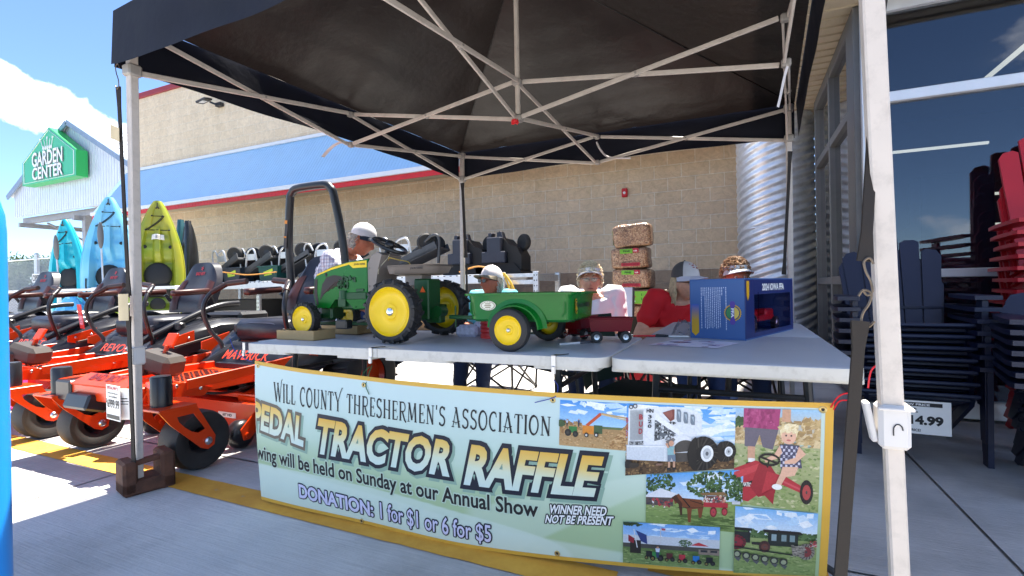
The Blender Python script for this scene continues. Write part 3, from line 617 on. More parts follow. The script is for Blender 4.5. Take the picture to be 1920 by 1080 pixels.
# cast-iron weight that the left front leg stands behind
RUST = M('rusty_iron', '#5f3d2c', .85, var=.35, scale=16, bump=.004, bscale=35, dirt='#2f211b', dirt_amt=.7, dscale=9)
wt = thing('iron_weight', 'rusty cast-iron block weight with handle at the front left leg', 'weight', (-2.765, 1.535, 0), R(-15))
MB().box((0, 0, .035), (.15, .22, .07), bev=.012).box((0, -.079, .085), (.15, .062, .16), bev=.012).box((0, .079, .09), (.15, .062, .19), bev=.012).obj('body', RUST, wt)
MB().bar((.03, -.08, .150), (.03, .08, .160), .05, .022, .004).obj('handle', RUST, wt)
# rubber tarp straps with S hooks on the two front legs
STRAP = M('brown_rubber_strap', '#261e17', .7, var=.2, scale=20, bump=.0008, bscale=90); HOOK = M('rusty_hook', '#6d6154', .4, .7, var=.3, scale=30)
def hook(mb, c, h=.06, s=1):
    c = Vector(c); mb.tube(smooth_path([c+Vector((.018*s, 0, h*.42)), c+Vector((.006*s, 0, h*.62)), c+Vector((-.012*s, 0, h*.5)), c+Vector((-.006*s, 0, h*.15)), c+Vector((.008*s, 0, -h*.15)), c+Vector((.012*s, 0, -h*.5)), c+Vector((-.004*s, 0, -h*.62)), c+Vector((-.018*s, 0, -h*.42))], 4), .0026, 6)
def flat(mb, a, b, w, th=.006, face=(.25, -1, 0)):
    a, b = Vector(a), Vector(b); d = (b-a).normalized(); n = Vector(face); n = (n-d*n.dot(d)).normalized(); s = d.cross(n)
    for p, q, ww in ((a, a.lerp(b, .1), 1.5), (a.lerp(b, .1), a.lerp(b, .9), 1), (a.lerp(b, .9), b, 1.5)):
        w0, w1 = (ww, 1) if ww > 1 and p == a else ((1, ww) if ww > 1 else (1, 1))
        vs = [p+s*w*w0/2+n*th/2, p-s*w*w0/2+n*th/2, p-s*w*w0/2-n*th/2, p+s*w*w0/2-n*th/2, q+s*w*w1/2+n*th/2, q-s*w*w1/2+n*th/2, q-s*w*w1/2-n*th/2, q+s*w*w1/2-n*th/2]
        mb.add(vs, [[0, 1, 2, 3], [7, 6, 5, 4], [0, 4, 5, 1], [1, 5, 6, 2], [2, 6, 7, 3], [3, 7, 4, 0]])
def px(u, v, y):  # a point of the plane Y=y seen by the photographer's line of sight, used for measured positions
    c = Vector((u-960, v-540, 940)); d = Vector((.909193*c.x-.016491*c.y-.416048*c.z, .415976*c.x-.007739*c.y+.909343*c.z, -.018216*c.x-.999834*c.y-.000177*c.z)); q = d*(y/d.y); return q+Vector((0, 0, .985))
t = thing('tarp_strap', 'wide brown rubber tarp strap hooked beside the front right leg, upper one', 'strap', group='rubber tarp straps')
a_, b2_ = px(1652, -20, 1.36), px(1622, 490, 1.255); mb = MB(); flat(mb, a_, b2_, .021); mb.obj('band', STRAP, t)
mb = MB(); hook(mb, b2_+Vector((.004, -.004, -.032)), .062, .55); hook(mb, b2_+Vector((.0, -.004, -.098)), .062, -.75); mb.obj('hook', HOOK, t)
t = thing('tarp_strap', 'black rubber tarp strap running to the ground beside the right end of the banner', 'strap', group='rubber tarp straps')
a2_, b3_ = px(1613, 602, 1.24), px(1572, 1130, 1.2); mb = MB(); flat(mb, a2_, b3_, .023); mb.obj('band', STRAP, t)
t = thing('tarp_strap', 'thin black rubber tarp strap running down the front left leg to the rusty weight', 'strap', group='rubber tarp straps')
mb = MB(); a3 = Vector((-2.80, 1.46, 2.02)); m3 = Vector((-2.735, 1.455, .98)); flat(mb, a3, m3, .018); m4 = Vector((-2.735, 1.452, .88)); b4 = Vector((-2.728, 1.46, .13)); flat(mb, m4, b4, .02); mb.obj('band', STRAP, t)
mb = MB(); hook(mb, a3+Vector((0, -.004, .05)), .1); hook(mb, (m3+m4)/2+Vector((0, -.004, 0)), .1); mb.obj('hook', HOOK, t)
t = thing('tarp_strap', 'long black rubber tarp strap hanging along the back left leg', 'strap', group='rubber tarp straps')
mb = MB(); flat(mb, (-2.56, 4.43, 2.06), (-2.535, 4.43, 1.3), .028); flat(mb, (-2.53, 4.43, 1.22), (-2.525, 4.43, .45), .02); mb.obj('band', STRAP, t)
t = thing('tarp_strap', 'black rubber tarp strap hanging beside the back right leg', 'strap', group='rubber tarp straps')
mb = MB(); flat(mb, (.36, 4.42, 2.0), (.30, 4.40, 1.05), .022); mb.obj('band', STRAP, t)
t = tag(MB().grid(lambda u, v: Vector((-2.80+.085*u, 1.445-.02*math.sin(3*u), .99-.13*v)), 4, 3).obj('paper_tag', M('kraft_card', '#cdbb96', .7)), 'creased kraft paper tag tied on the front left leg', 'tag')
t = tag(MB().grid(lambda u, v: Vector((-2.855+.075*u, 1.45, 1.84-.07*v-.03*u)), 3, 3).obj('paper_tag', M('kraft_card', '#cdbb96', .7)), 'torn beige paper tag flapping near the top of the front left leg', 'tag')

# ------------------------------------------------------------------ folding tables
TTOP = M('light_grey_table_plastic', '#b9bdc4', .42, var=.03, scale=30, bump=.0004, bscale=300, dirt='#8f8f92', dirt_amt=.18, dscale=5)
TEDGE = M('cream_table_plastic', '#d2cdc2', .5, var=.04, scale=20, dirt='#8d8375', dirt_amt=.35, dscale=25)
def rrect(x0, y0, x1, y1, r, sides=(1, 1, 1, 1), k=6):
    pts = []
    for (cx_, cy_, a0, on) in ((x1-r, y1-r, 0, sides[0]), (x0+r, y1-r, 90, sides[1]), (x0+r, y0+r, 180, sides[2]), (x1-r, y0+r, 270, sides[3])):
        if on: pts += [(cx_+r*math.cos(R(a0+90*i/k)), cy_+r*math.sin(R(a0+90*i/k))) for i in range(k+1)]
        else:
            q = {0: (x1, y1), 90: (x0, y1), 180: (x0, y0), 270: (x1, y0)}[a0]; pts.append(q)
    return pts
def slab(mb, poly, z0, z1, b=.005):
    n = len(poly); c = Vector((sum(p[0] for p in poly)/n, sum(p[1] for p in poly)/n))
    def ins(k): return [((Vector(p)-c)*(1-k/max(.05, (Vector(p)-c).length))+c) for p in poly]
    rings = [[(*p, z0) for p in ins(0)], [(*p, z1-b) for p in ins(0)], [(*p, z1-b*.3) for p in ins(b*.3)], [(*p, z1) for p in ins(b)]]
    vs = sum(rings, []); fs = []
    for k in range(3): fs += [([k*n+i, k*n+(i+1) % n, (k+1)*n+(i+1) % n, (k+1)*n+i]) for i in range(n)]
    fs.append([3*n+i for i in range(n)]); fs.append(list(range(n))[::-1])
    o = len(mb.v); mb.add(vs, fs)
    for i in range(len(fs)): mb.mi[-len(fs)+i] = 0 if i in range(2*n, 3*n+1) else 1
def table(name, label, x0, y0, x1, y1, axis, seam, corner=.07):
    t = thing(name, label, 'table', ((x0+x1)/2, (y0+y1)/2, 0), group='folding tables')
    ox, oy = (x0+x1)/2, (y0+y1)/2; halves = [(x0, y0, seam-.0015, y1, (0, 1, 1, 0)), (seam+.0015, y0, x1, y1, (1, 0, 0, 1))] if axis == 'x' else [(x0, y0, x1, seam-.0015, (0, 0, 1, 1)), (x0, seam+.0015, x1, y1, (1, 1, 0, 0))]
    for (a, b, c, d, sd_) in halves:
        mb = MB(); slab(mb, rrect(a-ox, b-oy, c-ox, d-oy, corner, sd_), .699, .737)
        ww, dd = c-a, d-b
        for (q0, q1) in (((.0, .33), (.67, 1.0)),)[0:1][0] and ((.03, .36), (.72, .97)):   # deeper skirt at the ends of each half
            if axis == 'x': mb.prism(rrect(a-ox+ww*q0, b-oy+.0025, a-ox+ww*q1, d-oy-.0025, .02), .012, Matrix.Translation((0, 0, .6885)), mi=1)
            else: mb.prism(rrect(a-ox+.0025, b-oy+dd*q0, c-ox-.0025, b-oy+dd*q1, .02), .012, Matrix.Translation((0, 0, .6885)), mi=1)
        mb.obj('tabletop', [TTOP, TEDGE], t)
    for s in (-1, 1):
        L_ = (x1-x0 if axis == 'x' else y1-y0)/2; W_ = (y1-y0 if axis == 'x' else x1-x0)/2
        f = (lambda l, w, z_: (l, w, z_)) if axis == 'x' else (lambda l, w, z_: (w, l, z_))
        for w in (-1, 1): MB().tube([f(s*(L_-.22), w*(W_-.13), .7), f(s*(L_-.20), w*(W_-.10), .012)], .014, 8).tube([f(s*(L_-.20), w*(W_-.10), .03), f(s*(L_-.20), w*(W_-.10), .0)], .018, 8).obj('leg', DKSTEEL, t)
        for q in ([f(s*(L_-.20), -(W_-.11), .12), f(s*(L_-.20), (W_-.11), .12)], [f(s*(L_-.22), -(W_-.12), .6), f(s*(L_-.22), (W_-.12), .6)], [f(s*(L_-.22), 0, .6), f(s*.12, 0, .695)]): MB().tube(q, .011, 8).obj('brace', DKSTEEL, t)
    return t
table('folding_table', 'long folding table under the toy tractor, with the banner on its front edge', -2.255, 1.70, -.428, 2.46, 'x', -1.415)
table('folding_table', 'folding table running back under the blue toy box, at right end of banner', -.420, 1.695, .322, 3.53, 'y', 2.62)
# spring clips on the table edge, cords and ties holding the banner
CLIP = M('clip_metal', (.55, .56, .58), .3, .9)
for x, lb in ((-2.235, 'metal edge clip at the left corner of the tractor table'), (-1.448, 'metal edge clip by the seam of the tractor table'), (-.618, 'metal edge clip near the right end of the tractor table')):
    t = thing('table_clip', lb, 'clip', (x, 1.70, .737), group='metal clips on the table edge')
    MB().box((0, -.0045, -.03), (.017, .003, .066), bev=.0008).box((0, .015, .002), (.017, .045, .002), bev=.0005).box((0, -.008, -.05), (.014, .006, .028), bev=.002).obj('clip_body', CLIP, t)
    MB().bar((.005, -.004, .004), (.042, .045, .004), .005, .003).obj('clip_arm', DKSTEEL, t)
CORDS = []
def cord(pts, r, m, label, cat='cord'): o = MB().tube(smooth_path(pts, 6), r, 6).obj('zip_tie' if cat == 'zip tie' else 'tie_cord', m, smooth=60); o['label'] = label; CORDS.append(o); return o
GRCORD = M('green_cord', '#1f5f33', .6); BLCORD = M('blue_wire', '#2a3f9a', .5); ZRED = M('red_zip_tie', '#e0222c', .4)
cord([(-1.448, 1.69, .66), (-1.472, 1.67, .625), (-1.455, 1.655, .595), (-1.43, 1.648, .60), (-1.425, 1.66, .64), (-1.435, 1.69, .665)], .0022, GRCORD, 'green cord loop tying the banner to the middle clip')
cord([(-1.432, 1.645, .60), (-1.425, 1.64, .58), (-1.408, 1.637, .555)], .0018, GRCORD, 'loose end of green cord on the banner edge')
cord([(-.618, 1.69, .655), (-.59, 1.66, .64), (-.585, 1.635, .618), (-.596, 1.625, .604), (-.66, 1.615, .585)], .0016, BLCORD, 'thin blue wire tying the banner to the right clip')
cord([(-2.33, 1.69, .76), (-2.28, 1.68, .70), (-2.2, 1.665, .67), (-2.13, 1.655, .655)], .0016, BLCORD, 'thin blue wire at the top left corner of the banner')
for (p, q, lb) in (((.215, 1.595, .645), (.275, 1.55, .70), 'long red zip tie at the top right corner of the banner'), ((.222, 1.595, .64), (.268, 1.55, .675), 'short red zip tie tail below the long one'), ((.282, 1.50, .72), (.320, 1.50, .79), 'red zip tie end poking up by the table corner')):
    m_ = (Vector(p)+Vector(q))/2+Vector((-.01, 0, .012)); cord([p, m_, q], .0022, ZRED, lb, 'zip tie')
tag(MB().tube(smooth_path([(.20, 1.80, .12), (.262, 1.80, .08), (.275, 1.81, .01), (.23, 1.83, .006), (.05, 1.95, .006)], 6), .011, 8).obj('black_hose', RUBBER, smooth=60), 'black rubber hose curling out behind the right end of the banner', 'hose')
# ------------------------------------------------------------------ the banner
BC = [(-2.1132,1.6600,0.6588,-2.0617,1.6400,0.0165),(-1.8342,1.6556,0.6379,-1.8004,1.6406,0.0135),(-1.5691,1.6510,0.6291,-1.5519,1.6427,0.0098),(-1.2373,1.6446,0.6184,-1.2397,1.6479,0.0046),(-0.9557,1.6383,0.6166,-0.9727,1.6557,0.0040),(-0.5909,1.6289,0.6201,-0.6210,1.6723,0.0191),(-0.1386,1.6145,0.6355,-0.1689,1.7090,0.0590),(0.2214,1.6000,0.6543,0.2161,1.7600,0.0870)]
BU = [0.0, .1197, .2332, .3753, .4958, .6519, .8456, 1.0]
def bcol(u):
    u = min(max(u, -.02), 1.02); i = 0
    while i < 6 and u > BU[i+1]: i += 1
    h = BU[i+1]-BU[i]; t = (u-BU[i])/h; o = []
    for k in range(6):
        def tan(j):
            a, b = max(j-1, 0), min(j+1, 7); return (BC[b][k]-BC[a][k])/(BU[b]-BU[a])*h
        p0, p1 = BC[i][k], BC[i+1][k]; o.append((2*t**3-3*t*t+1)*p0+(t**3-2*t*t+t)*tan(i)+(-2*t**3+3*t*t)*p1+(t**3-t*t)*tan(i+1))
    return o
def Bf(u, v, d=0.0):
    c = bcol(u); a, b = Vector(c[:3]), Vector(c[3:]); p = a.lerp(b, v)
    bow = -.012*math.sin(math.pi*min(max(v, 0), 1))+.004*math.sin(u*17+v*3)*v
    return p+Vector((0, bow-d, .0))
ban = thing('banner', 'long vinyl raffle banner with photographs tied along the front table edge', 'banner', (0, 0, 0))
for o in CORDS: o.parent = ban
VIN = vmat('printed_vinyl', .5, var=.03, scale=8)
def mixc(a, b, t): t = min(max(t, 0), 1); return tuple(x*(1-t)+y*t for x, y in zip(a, b))
top_c, mid_c, low_c, pale = lin('#c6dbd7'), lin('#bcd4b6'), lin('#adc598'), lin('#d6e5d6')
def smst(a, b, x): x = min(1, max(0, (x-a)/(b-a))); return x*x*(3-2*x)
def sheet_ink(u, v):
    c = mixc(top_c, mid_c, (v-.15)/.5); c = mixc(c, low_c, (v-.48)/.25)
    e1 = .68+.165*max(0, (u-.02)/.7)**1.5
    c = mixc(c, pale, .62*smst(e1+.05, e1+.07, v)); c = mixc(c, pale, .75*smst(1.02, .97, ((u-.16)/.52)**2+((v-.97)/.24)**2))
    k = smst(.49, .52, u)*smst(0, .02, v-(.42+(.79-u)*1.1))*smst(0, .02, .52+(.80-u)*2.2-v); return mixc(c, pale, .45*k)
sh = MB(); nu, nv = 240, 120; sh.grid(lambda u, v: Bf(u, v), nu, nv, ink=top_c)
so_ = sh.obj('sheet', VIN, ban, 180, fix=False); at_ = so_.data.color_attributes['Ink']; so_.data.color_attributes.remove(at_)
at_ = so_.data.color_attributes.new('Ink', 'FLOAT_COLOR', 'POINT'); buf = []
for j in range(nv+1):
    for i in range(nu+1): buf += [*sheet_ink(i/nu, j/nv), 1]
at_.data.foreach_set('color', buf)
hm = MB(); HEM = M('gold_hem', '#d9a93f', .5, var=.05)
hm.grid(lambda u, v: Bf(u, .027*v-.003, .0008), 120, 1).grid(lambda u, v: Bf(u, 1.002-.023*v, .0008), 120, 1).grid(lambda u, v: Bf(1.001-.0085*u, v, .0009), 1, 30)
hm.grid(lambda u, v: Bf(u, -.003-.0*v, -.003*v), 120, 1).obj('hem', HEM, ban, 180)
for (u, v) in ((.287, .055), (.6495, .04), (.657, .962), (.272, .985), (.99, .03), (.01, .03)):
    p = Bf(u, v, .0012); MB().lathe([(.0045, 0), (.0045, .0015), (.008, .0022), (.0105, .001), (.0105, 0)], 14, axm(p, (0, -1, 0)), cap=False).obj('grommet', M('brass', (.55, .42, .18), .35, .9), ban)
    MB().lathe([(.0045, .0002), (.0001, .0003)], 10, axm(p, (0, -1, 0))).obj('grommet_hole', INK, ban)
# --- the spurred serif lettering of the top line, drawn stroke by stroke
TK, TN = .125, .05
def arc(cx_, cy_, rx, ry, a0, a1, n=12): return [(cx_+rx*math.cos(R(a0+(a1-a0)*i/n)), cy_+ry*math.sin(R(a0+(a1-a0)*i/n))) for i in range(n+1)]
def SER(x, y, w=.2): return ([(x-w/2, y), (x+w/2, y)], .04)
G = {
 'W': (.95, [([(.08, .98), (.30, .0)], TK), ([(.30, .0), (.48, .9)], TN), ([(.46, .98), (.68, 0)], TK), ([(.68, 0), (.88, 1.12), (.98, 1.22)], TN), SER(.1, .98), SER(.48, .98)]),
 'I': (.26, [([(.13, 0), (.13, 1)], TK), SER(.13, .02), SER(.13, .98)]),
 'L': (.5, [([(.14, 0), (.14, 1)], TK), ([(.14, .03), (.44, .03), (.48, .22)], .06), SER(.14, .98)]),
 'C': (.62, [(arc(.36, .5, .28, .48, 60, 300), .10), ([(.50, .93), (.54, .72)], .05)]),
 'O': (.68, [(arc(.34, .5, .27, .48, 80, 280), .12), (arc(.34, .5, .27, .48, 280, 440), .085)]),
 'U': (.66, [([(.15, 1), (.15, .3)], TK), (arc(.34, .3, .19, .28, 180, 360), .09), ([(.53, .3), (.53, 1)], .06), SER(.15, .98), SER(.53, .98)]),
 'N': (.70, [([(.14, 0), (.14, 1)], .06), ([(.14, 1), (.56, .0)], TK), ([(.56, 0), (.56, 1)], .06), SER(.14, .02), SER(.56, .98), SER(.12, .98, .14)]),
 'T': (.58, [([(.28, 0), (.28, .97)], TK), ([(.02, .78), (.06, .97), (.50, .97), (.55, .78)], .06), SER(.28, .02)]),
 'Y': (.72, [([(.34, 0), (.34, .48)], TK), ([(.34, .46), (.08, .98)], .10), ([(.34, .44), (.56, .98), (.74, 1.26), (.80, 1.24)], .06), SER(.34, .02), SER(.1, .98)]),
 'H': (.70, [([(.14, 0), (.14, 1)], TK), ([(.55, 0), (.55, 1)], TK), ([(.14, .52), (.55, .44)], .05), SER(.14, .02), SER(.14, .98), SER(.55, .02), SER(.55, .98)]),
 'R': (.64, [([(.14, 0), (.14, 1)], TK), ([(.14, .97), (.36, .97)]+arc(.36, .73, .17, .24, 80, -80)+[(.14, .48)], .07), ([(.3, .48), (.5, .04), (.62, -.06)], .10), SER(.14, .02), SER(.12, .98, .16)]),
 'E': (.54, [([(.14, 0), (.14, 1)], TK), ([(.14, .97), (.46, .97), (.48, .8)], .055), ([(.14, .5), (.38, .5)], .05), ([(.38, .6), (.38, .4)], .04), ([(.14, .03), (.46, .03), (.5, .22)], .06)]),
 'S': (.54, [(arc(.28, .74, .18, .23, 20, 230)+[(.30, .5)]+arc(.26, .25, .2, .24, 60, -160), .10), ([(.45, .84), (.46, .98)], .04), ([(.07, .16), (.06, .02)], .04)]),
 'M': (.86, [([(.12, 0), (.16, 1)], .06), ([(.16, 1), (.40, .1)], TK), ([(.40, .1), (.64, 1)], .05), ([(.64, 1), (.70, 0)], TK), SER(.12, .02), SER(.70, .02), SER(.14, .98, .16), SER(.66, .98, .16)]),
 'A': (.70, [([(.10, 0), (.34, 1.02)], .055), ([(.32, 1.02), (.58, 0)], TK), ([(.06, .30), (.34, .24), (.62, .34)], .045), ([(.34, .26), (.34, .14)], .05), SER(.10, .02), SER(.58, .02), SER(.30, 1.02, .18)]),
 "'": (.2, [([(.10, 1.04), (.08, .8)], .08)]), ' ': (.34, []), }
def stroke2d(mb, pts, w, f):
    pts = [Vector((*p, 0)) for p in pts]; L_, R_ = [], []
    for i, p in enumerate(pts):
        d = (pts[min(i+1, len(pts)-1)]-pts[max(i-1, 0)]).normalized(); n = Vector((-d.y, d.x, 0))*w/2; L_.append(p+n); R_.append(p-n)
    mb.add([f(q.x, q.y) for q in L_+R_], [[i, i+1, len(pts)+i+1, len(pts)+i] for i in range(len(pts)-1)])
def serif_line(mb, body, f, gap=.06):
    tot = sum(G[c][0]+gap for c in body)-gap; x = 0
    for c in body:
        w, st = G[c]
        for pts, sw_ in st: stroke2d(mb, pts, sw_, lambda a, b, x=x: f((x+a)/tot, b))
        x += w+gap
def quadf(ul, ur, vt0, vb0, vt1, vb1, d):
    return lambda s, t: Bf(max(.002, ul+(ur-ul)*s), (vb0+(vb1-vb0)*s)*(1-t)+(vt0+(vt1-vt0)*s)*t, d)
mb = MB(); serif_line(mb, "WILL COUNTY THRESHERMEN'S ASSOCIATION", quadf(.055, .648, .125, .262, .138, .25, .0015)); mb.obj('lettering', INK, ban, 0, fix=False)
def gradm(name, stops):
    m = bpy.data.materials.new(name); m.use_nodes = True; t = m.node_tree; L = t.links; b = t.nodes['Principled BSDF']
    co = N(t, 'ShaderNodeTexCoord'); sx = N(t, 'ShaderNodeSeparateXYZ'); L.new(co.outputs['Generated'], sx.inputs[0]); r = N(t, 'ShaderNodeValToRGB')
    for i, (p, c) in enumerate(stops):
        e = r.color_ramp.elements[i] if i < 2 else r.color_ramp.elements.new(p)
        e.position = p; e.color = (*lin(c), 1)
    L.new(sx.outputs[2], r.inputs[0]); L.new(r.outputs[0], b.inputs['Base Color']); b.inputs['Roughness'].default_value = .45; return m
GOLD = gradm('gold_fade_ink', [(0.0, '#cfe2da'), (1.0, '#e3ad3c'), (.42, '#d8e2c8'), (.7, '#e6c874')]); NAVY = M('navy_ink', '#141b2c', .5, var=.05); TAUPE = M('taupe_ink', '#6a6154', .5, var=.05)
SHAD = M('sage_print', '#8fae9b', .5, var=.03)
for body, ul, ur, vt0, vb0, vt1, vb1, oc in (('PEDAL', -.008, .140, .285, .482, .335, .548, TAUPE), ('TRACTOR', .172, .478, .318, .575, .338, .57, NAVY), ('RAFFLE', .505, .722, .345, .600, .345, .588, NAVY)):
    sk = .05 if body != 'RAFFLE' else .07
    vs = (lambda f: (lambda s, t: f(s, t)))
    m1 = MB(); text_fit(m1, body, quadf(ul+.004, ur+.006, vt0+.014, vb0+.022, vt1+.014, vb1+.022, .0010), .12, .045, sk); m1.obj('letter_shadow_print', SHAD, ban, 0, fix=False)
    m1 = MB(); text_fit(m1, body, quadf(ul, ur, vt0, vb0, vt1, vb1, .0018), .125, .04, sk); m1.obj('letter_outline', oc, ban, 0, fix=False)
    m1 = MB(); text_fit(m1, body, quadf(ul, ur, vt0, vb0, vt1, vb1, .0030), .04, .04, sk); m1.obj('lettering', GOLD, ban, 0, fix=False)
LILAC = M('pale_lilac_ink', '#d5d2ea', .5, var=.03)
def plain(body, q, off, m, outl=None, sk=0, oo=.03):
    if outl:
        m1 = MB(); r = .0052 if oo < .06 else .0040
        for i in range(12):
            a = i*math.pi/6; dx, dy = r*math.cos(a)/2.34, r*math.sin(a)/.62; f = quadf(q[0]+dx, q[1]+dx, q[2]+dy, q[3]+dy, q[4]+dy, q[5]+dy, .0012+.00004*i); text_fit(m1, body, f, off, off, sk)
        m1.obj('letter_outline', outl, ban, 0, fix=False)
    m1 = MB(); text_fit(m1, body, quadf(*q, .0024), off, off, sk); m1.obj('lettering', m, ban, 0, fix=False)
plain('rawing will be held on Sunday at our Annual Show', (-.028, .628, .60, .735, .645, .775), .022, INK, SHAD and M('pale_sage_print', '#c4d8c2', .5, var=.02), 0, .022)
plain('DONATION:', (.117, .302, .815, .915, .838, .938), .035, LILAC, NAVY, 0, .045)
plain('1 for $1 or 6 for $5', (.318, .546, .822, .955, .832, .962), .014, LILAC, NAVY, 0, .045)
plain('WINNER NEED', (.646, .733, .657, .712, .642, .700), .03, M('white_ink', '#f0f0ee', .5, var=.02), INK, .03, .07)
plain('NOT BE PRESENT', (.640, .742, .722, .776, .697, .753), .03, M('white_ink', '#f0f0ee', .5), INK, .03, .07)
# --- six photographs printed on the vinyl
PHO = vmat('photo_vinyl', .5, var=.22, scale=170)
class Pic:
    def __init__(s, ul, ur, vt0, vb0, vt1, vb1, d):
        s.q = (ul, ur, vt0, vb0, vt1, vb1); s.d = d; s.mb = MB(); s.rnd = random.Random(int(ul*1e4+vt0*977))
    def f(s, x, y):
        ul, ur, vt0, vb0, vt1, vb1 = s.q; x = min(max(x, 0), 1); y = min(max(y, 0), 1)
        return Bf(ul+(ur-ul)*x, (vt0+(vt1-vt0)*x)*(1-y)+(vb0+(vb1-vb0)*x)*y, s.d)
    def poly(s, pts, c, n=1):
        from mathutils.geometry import tessellate_polygon
        s.d += .00008; P_ = [(min(max(x, 0), 1), min(max(y, 0), 1)) for x, y in pts]; todo = [tuple(P_[i] for i in t) for t in tessellate_polygon([[Vector((x, y, 0)) for x, y in P_]])]; c = lin(c)
        while todo:
            t = todo.pop(); L_ = [math.dist(t[i], t[(i+1) % 3]) for i in range(3)]; m_ = max(range(3), key=lambda i: L_[i])
            if L_[m_] > .14: a, b, o = t[m_], t[(m_+1) % 3], t[(m_+2) % 3]; q = ((a[0]+b[0])/2, (a[1]+b[1])/2); todo += [(a, q, o), (q, b, o)]
            else: s.mb.add([s.f(*p) for p in t], [[0, 1, 2]], ink=c)
        return s
    def rect(s, x0, y0, x1, y1, c):
        s.d += .00008; c = lin(c); nx = max(1, int((x1-x0)*12)); s.mb.grid(lambda u, v: s.f(x0+(x1-x0)*u, y0+(y1-y0)*v), nx, 3, ink=c); return s
    def grad(s, x0, y0, x1, y1, c0, c1, n=14):
        s.d += .00008
        for i in range(n):
            a, b = y0+(y1-y0)*i/n, y0+(y1-y0)*(i+1)/n; s.mb.grid(lambda u, v: s.f(x0+(x1-x0)*u, a+(b-a)*v), 10, 1, ink=mixc(lin(c0), lin(c1), i/(n-1)))
        return s
    def ell(s, x, y, rx, ry, c, a0=0, a1=360, n=22): return s.poly([(x+rx*math.cos(R(a0+(a1-a0)*i/n)), y+ry*math.sin(R(a0+(a1-a0)*i/n))) for i in range(n)], c)
    def line(s, a, b, w, c):
        d = Vector((b[0]-a[0], b[1]-a[1], 0)).normalized(); n = (-d.y*w/2, d.x*w/2); return s.poly([(a[0]+n[0], a[1]+n[1]), (b[0]+n[0], b[1]+n[1]), (b[0]-n[0], b[1]-n[1]), (a[0]-n[0], a[1]-n[1])], c)
    def scat(s, x0, y0, x1, y1, n, sx, sy, cols, shape=None):
        s.d += .00008
        for i in range(n):
            x, y = x0+(x1-x0)*s.rnd.random(), y0+(y1-y0)*s.rnd.random()
            if shape and not shape(x, y): continue
            a, b = sx*(.5+s.rnd.random()), sy*(.5+s.rnd.random()); t = s.rnd.random()*6
            p = [(x+a*math.cos(t+k*1.57)*(1 if k % 2 == 0 else .6), y+b*math.sin(t+k*1.57)) for k in range(4)]
            s.mb.add([s.f(*q) for q in p], [[0, 1, 2, 3]], ink=lin(s.rnd.choice(cols)))
        return s
    def clouds(s, x0, y0, x1, y1, n=16): return s.scat(x0, y0, x1, y1, n, .12, .05, ['#dfeaf3', '#c9dff2', '#eef3f6', '#b9d7f0'])
    def tree(s, x, y, rx, ry): return s.scat(x-rx, y-ry, x+rx, y+ry, 150, rx*.14, ry*.14, ['#2f4a25', '#3f5c2e', '#22381c', '#4f6d3a', '#587444'], lambda a, b: ((a-x)/rx)**2+((b-y)/ry)**2 < 1)
    def text(s, body, x, y, w, h, c, off=.03, vert=False):
        s.d += .00008
        if vert:
            for i, ch in enumerate(body): text_fit(s.mb, ch, lambda a, b: s.f(x+w*a, y+h*(i+.85)/len(body)-h/len(body)*.75*b), off, ink=lin(c))
        else: text_fit(s.mb, body, lambda a, b: s.f(x+w*a, y+h*(1-b)), off, ink=lin(c))
        return s
    def wheel(s, x, y, rx, ry, hub='#d9d9d4', tyre='#23211f', k=.5):
        s.ell(x, y, rx, ry, tyre)
        for i in range(14): a = i*.45; s.line((x+rx*.62*math.cos(a), y+ry*.62*math.sin(a)), (x+rx*1.0*math.cos(a+.22), y+ry*1.0*math.sin(a+.22)), rx*.09, '#3a3733')
        return s.ell(x, y, rx*k, ry*k, hub).ell(x, y, rx*.14, ry*.14, '#4a4744')
    def person(s, x, y, h, shirt='#3b4a6a', legs='#2b2d38', skin='#c08e70'):
        return s.ell(x, y+h*.07, h*.05, h*.075, skin).poly([(x-h*.09, y+h*.16), (x+h*.09, y+h*.16), (x+h*.07, y+h*.52), (x-h*.07, y+h*.52)], shirt).poly([(x-h*.07, y+h*.5), (x+h*.07, y+h*.5), (x+h*.05, y+h), (x-h*.05, y+h)], legs)
    def done(s): return s.mb.obj('photo_print', PHO, ban, 0, fix=False)
GRS = ['#7f9455', '#91a363', '#6b8248', '#a3ad74', '#86995c']; STR = ['#b58d5c', '#c49c68', '#a57c4c', '#d0ad7c', '#946c42']
p = Pic(.661, .765, .036, .297, .038, .305, .0013)
p.grad(0, 0, 1, .56, '#3f8fd8', '#a9d2ee').clouds(0, 0, 1, .3, 22).rect(0, .52, 1, .58, '#5f6f46').grad(0, .57, 1, 1, '#a8865a', '#b79566').scat(0, .6, 1, 1, 260, .02, .012, STR)
p.scat(.72, .42, 1, .95, 420, .035, .03, STR, lambda x, y: y > .95-(x-.70)*1.9).scat(.03, .45, .33, .72, 150, .03, .03, STR)
p.rect(.34, .52, .5, .70, '#d8862a').rect(.5, .5, .62, .68, '#3f5b3a').line((.40, .52), (.60, .24), .05, '#c7502a').line((.6, .24), (.95, .31), .03, '#c2a26c').line((.6, .26), (.98, .36), .02, '#d6bd8c')
p.rect(.14, .56, .26, .70, '#2f7a3c').wheel(.13, .70, .05, .08, '#3a3a36').wheel(.24, .72, .04, .07, '#3a3a36').wheel(.40, .72, .03, .05).wheel(.54, .70, .03, .05).person(.12, .40, .16, '#b7c4d8').person(.29, .38, .17, '#2e3c66').ell(.03, .5, .06, .08, '#3d5530').done()
p = Pic(.759, .899, .036, .448, .036, .365, .0019)
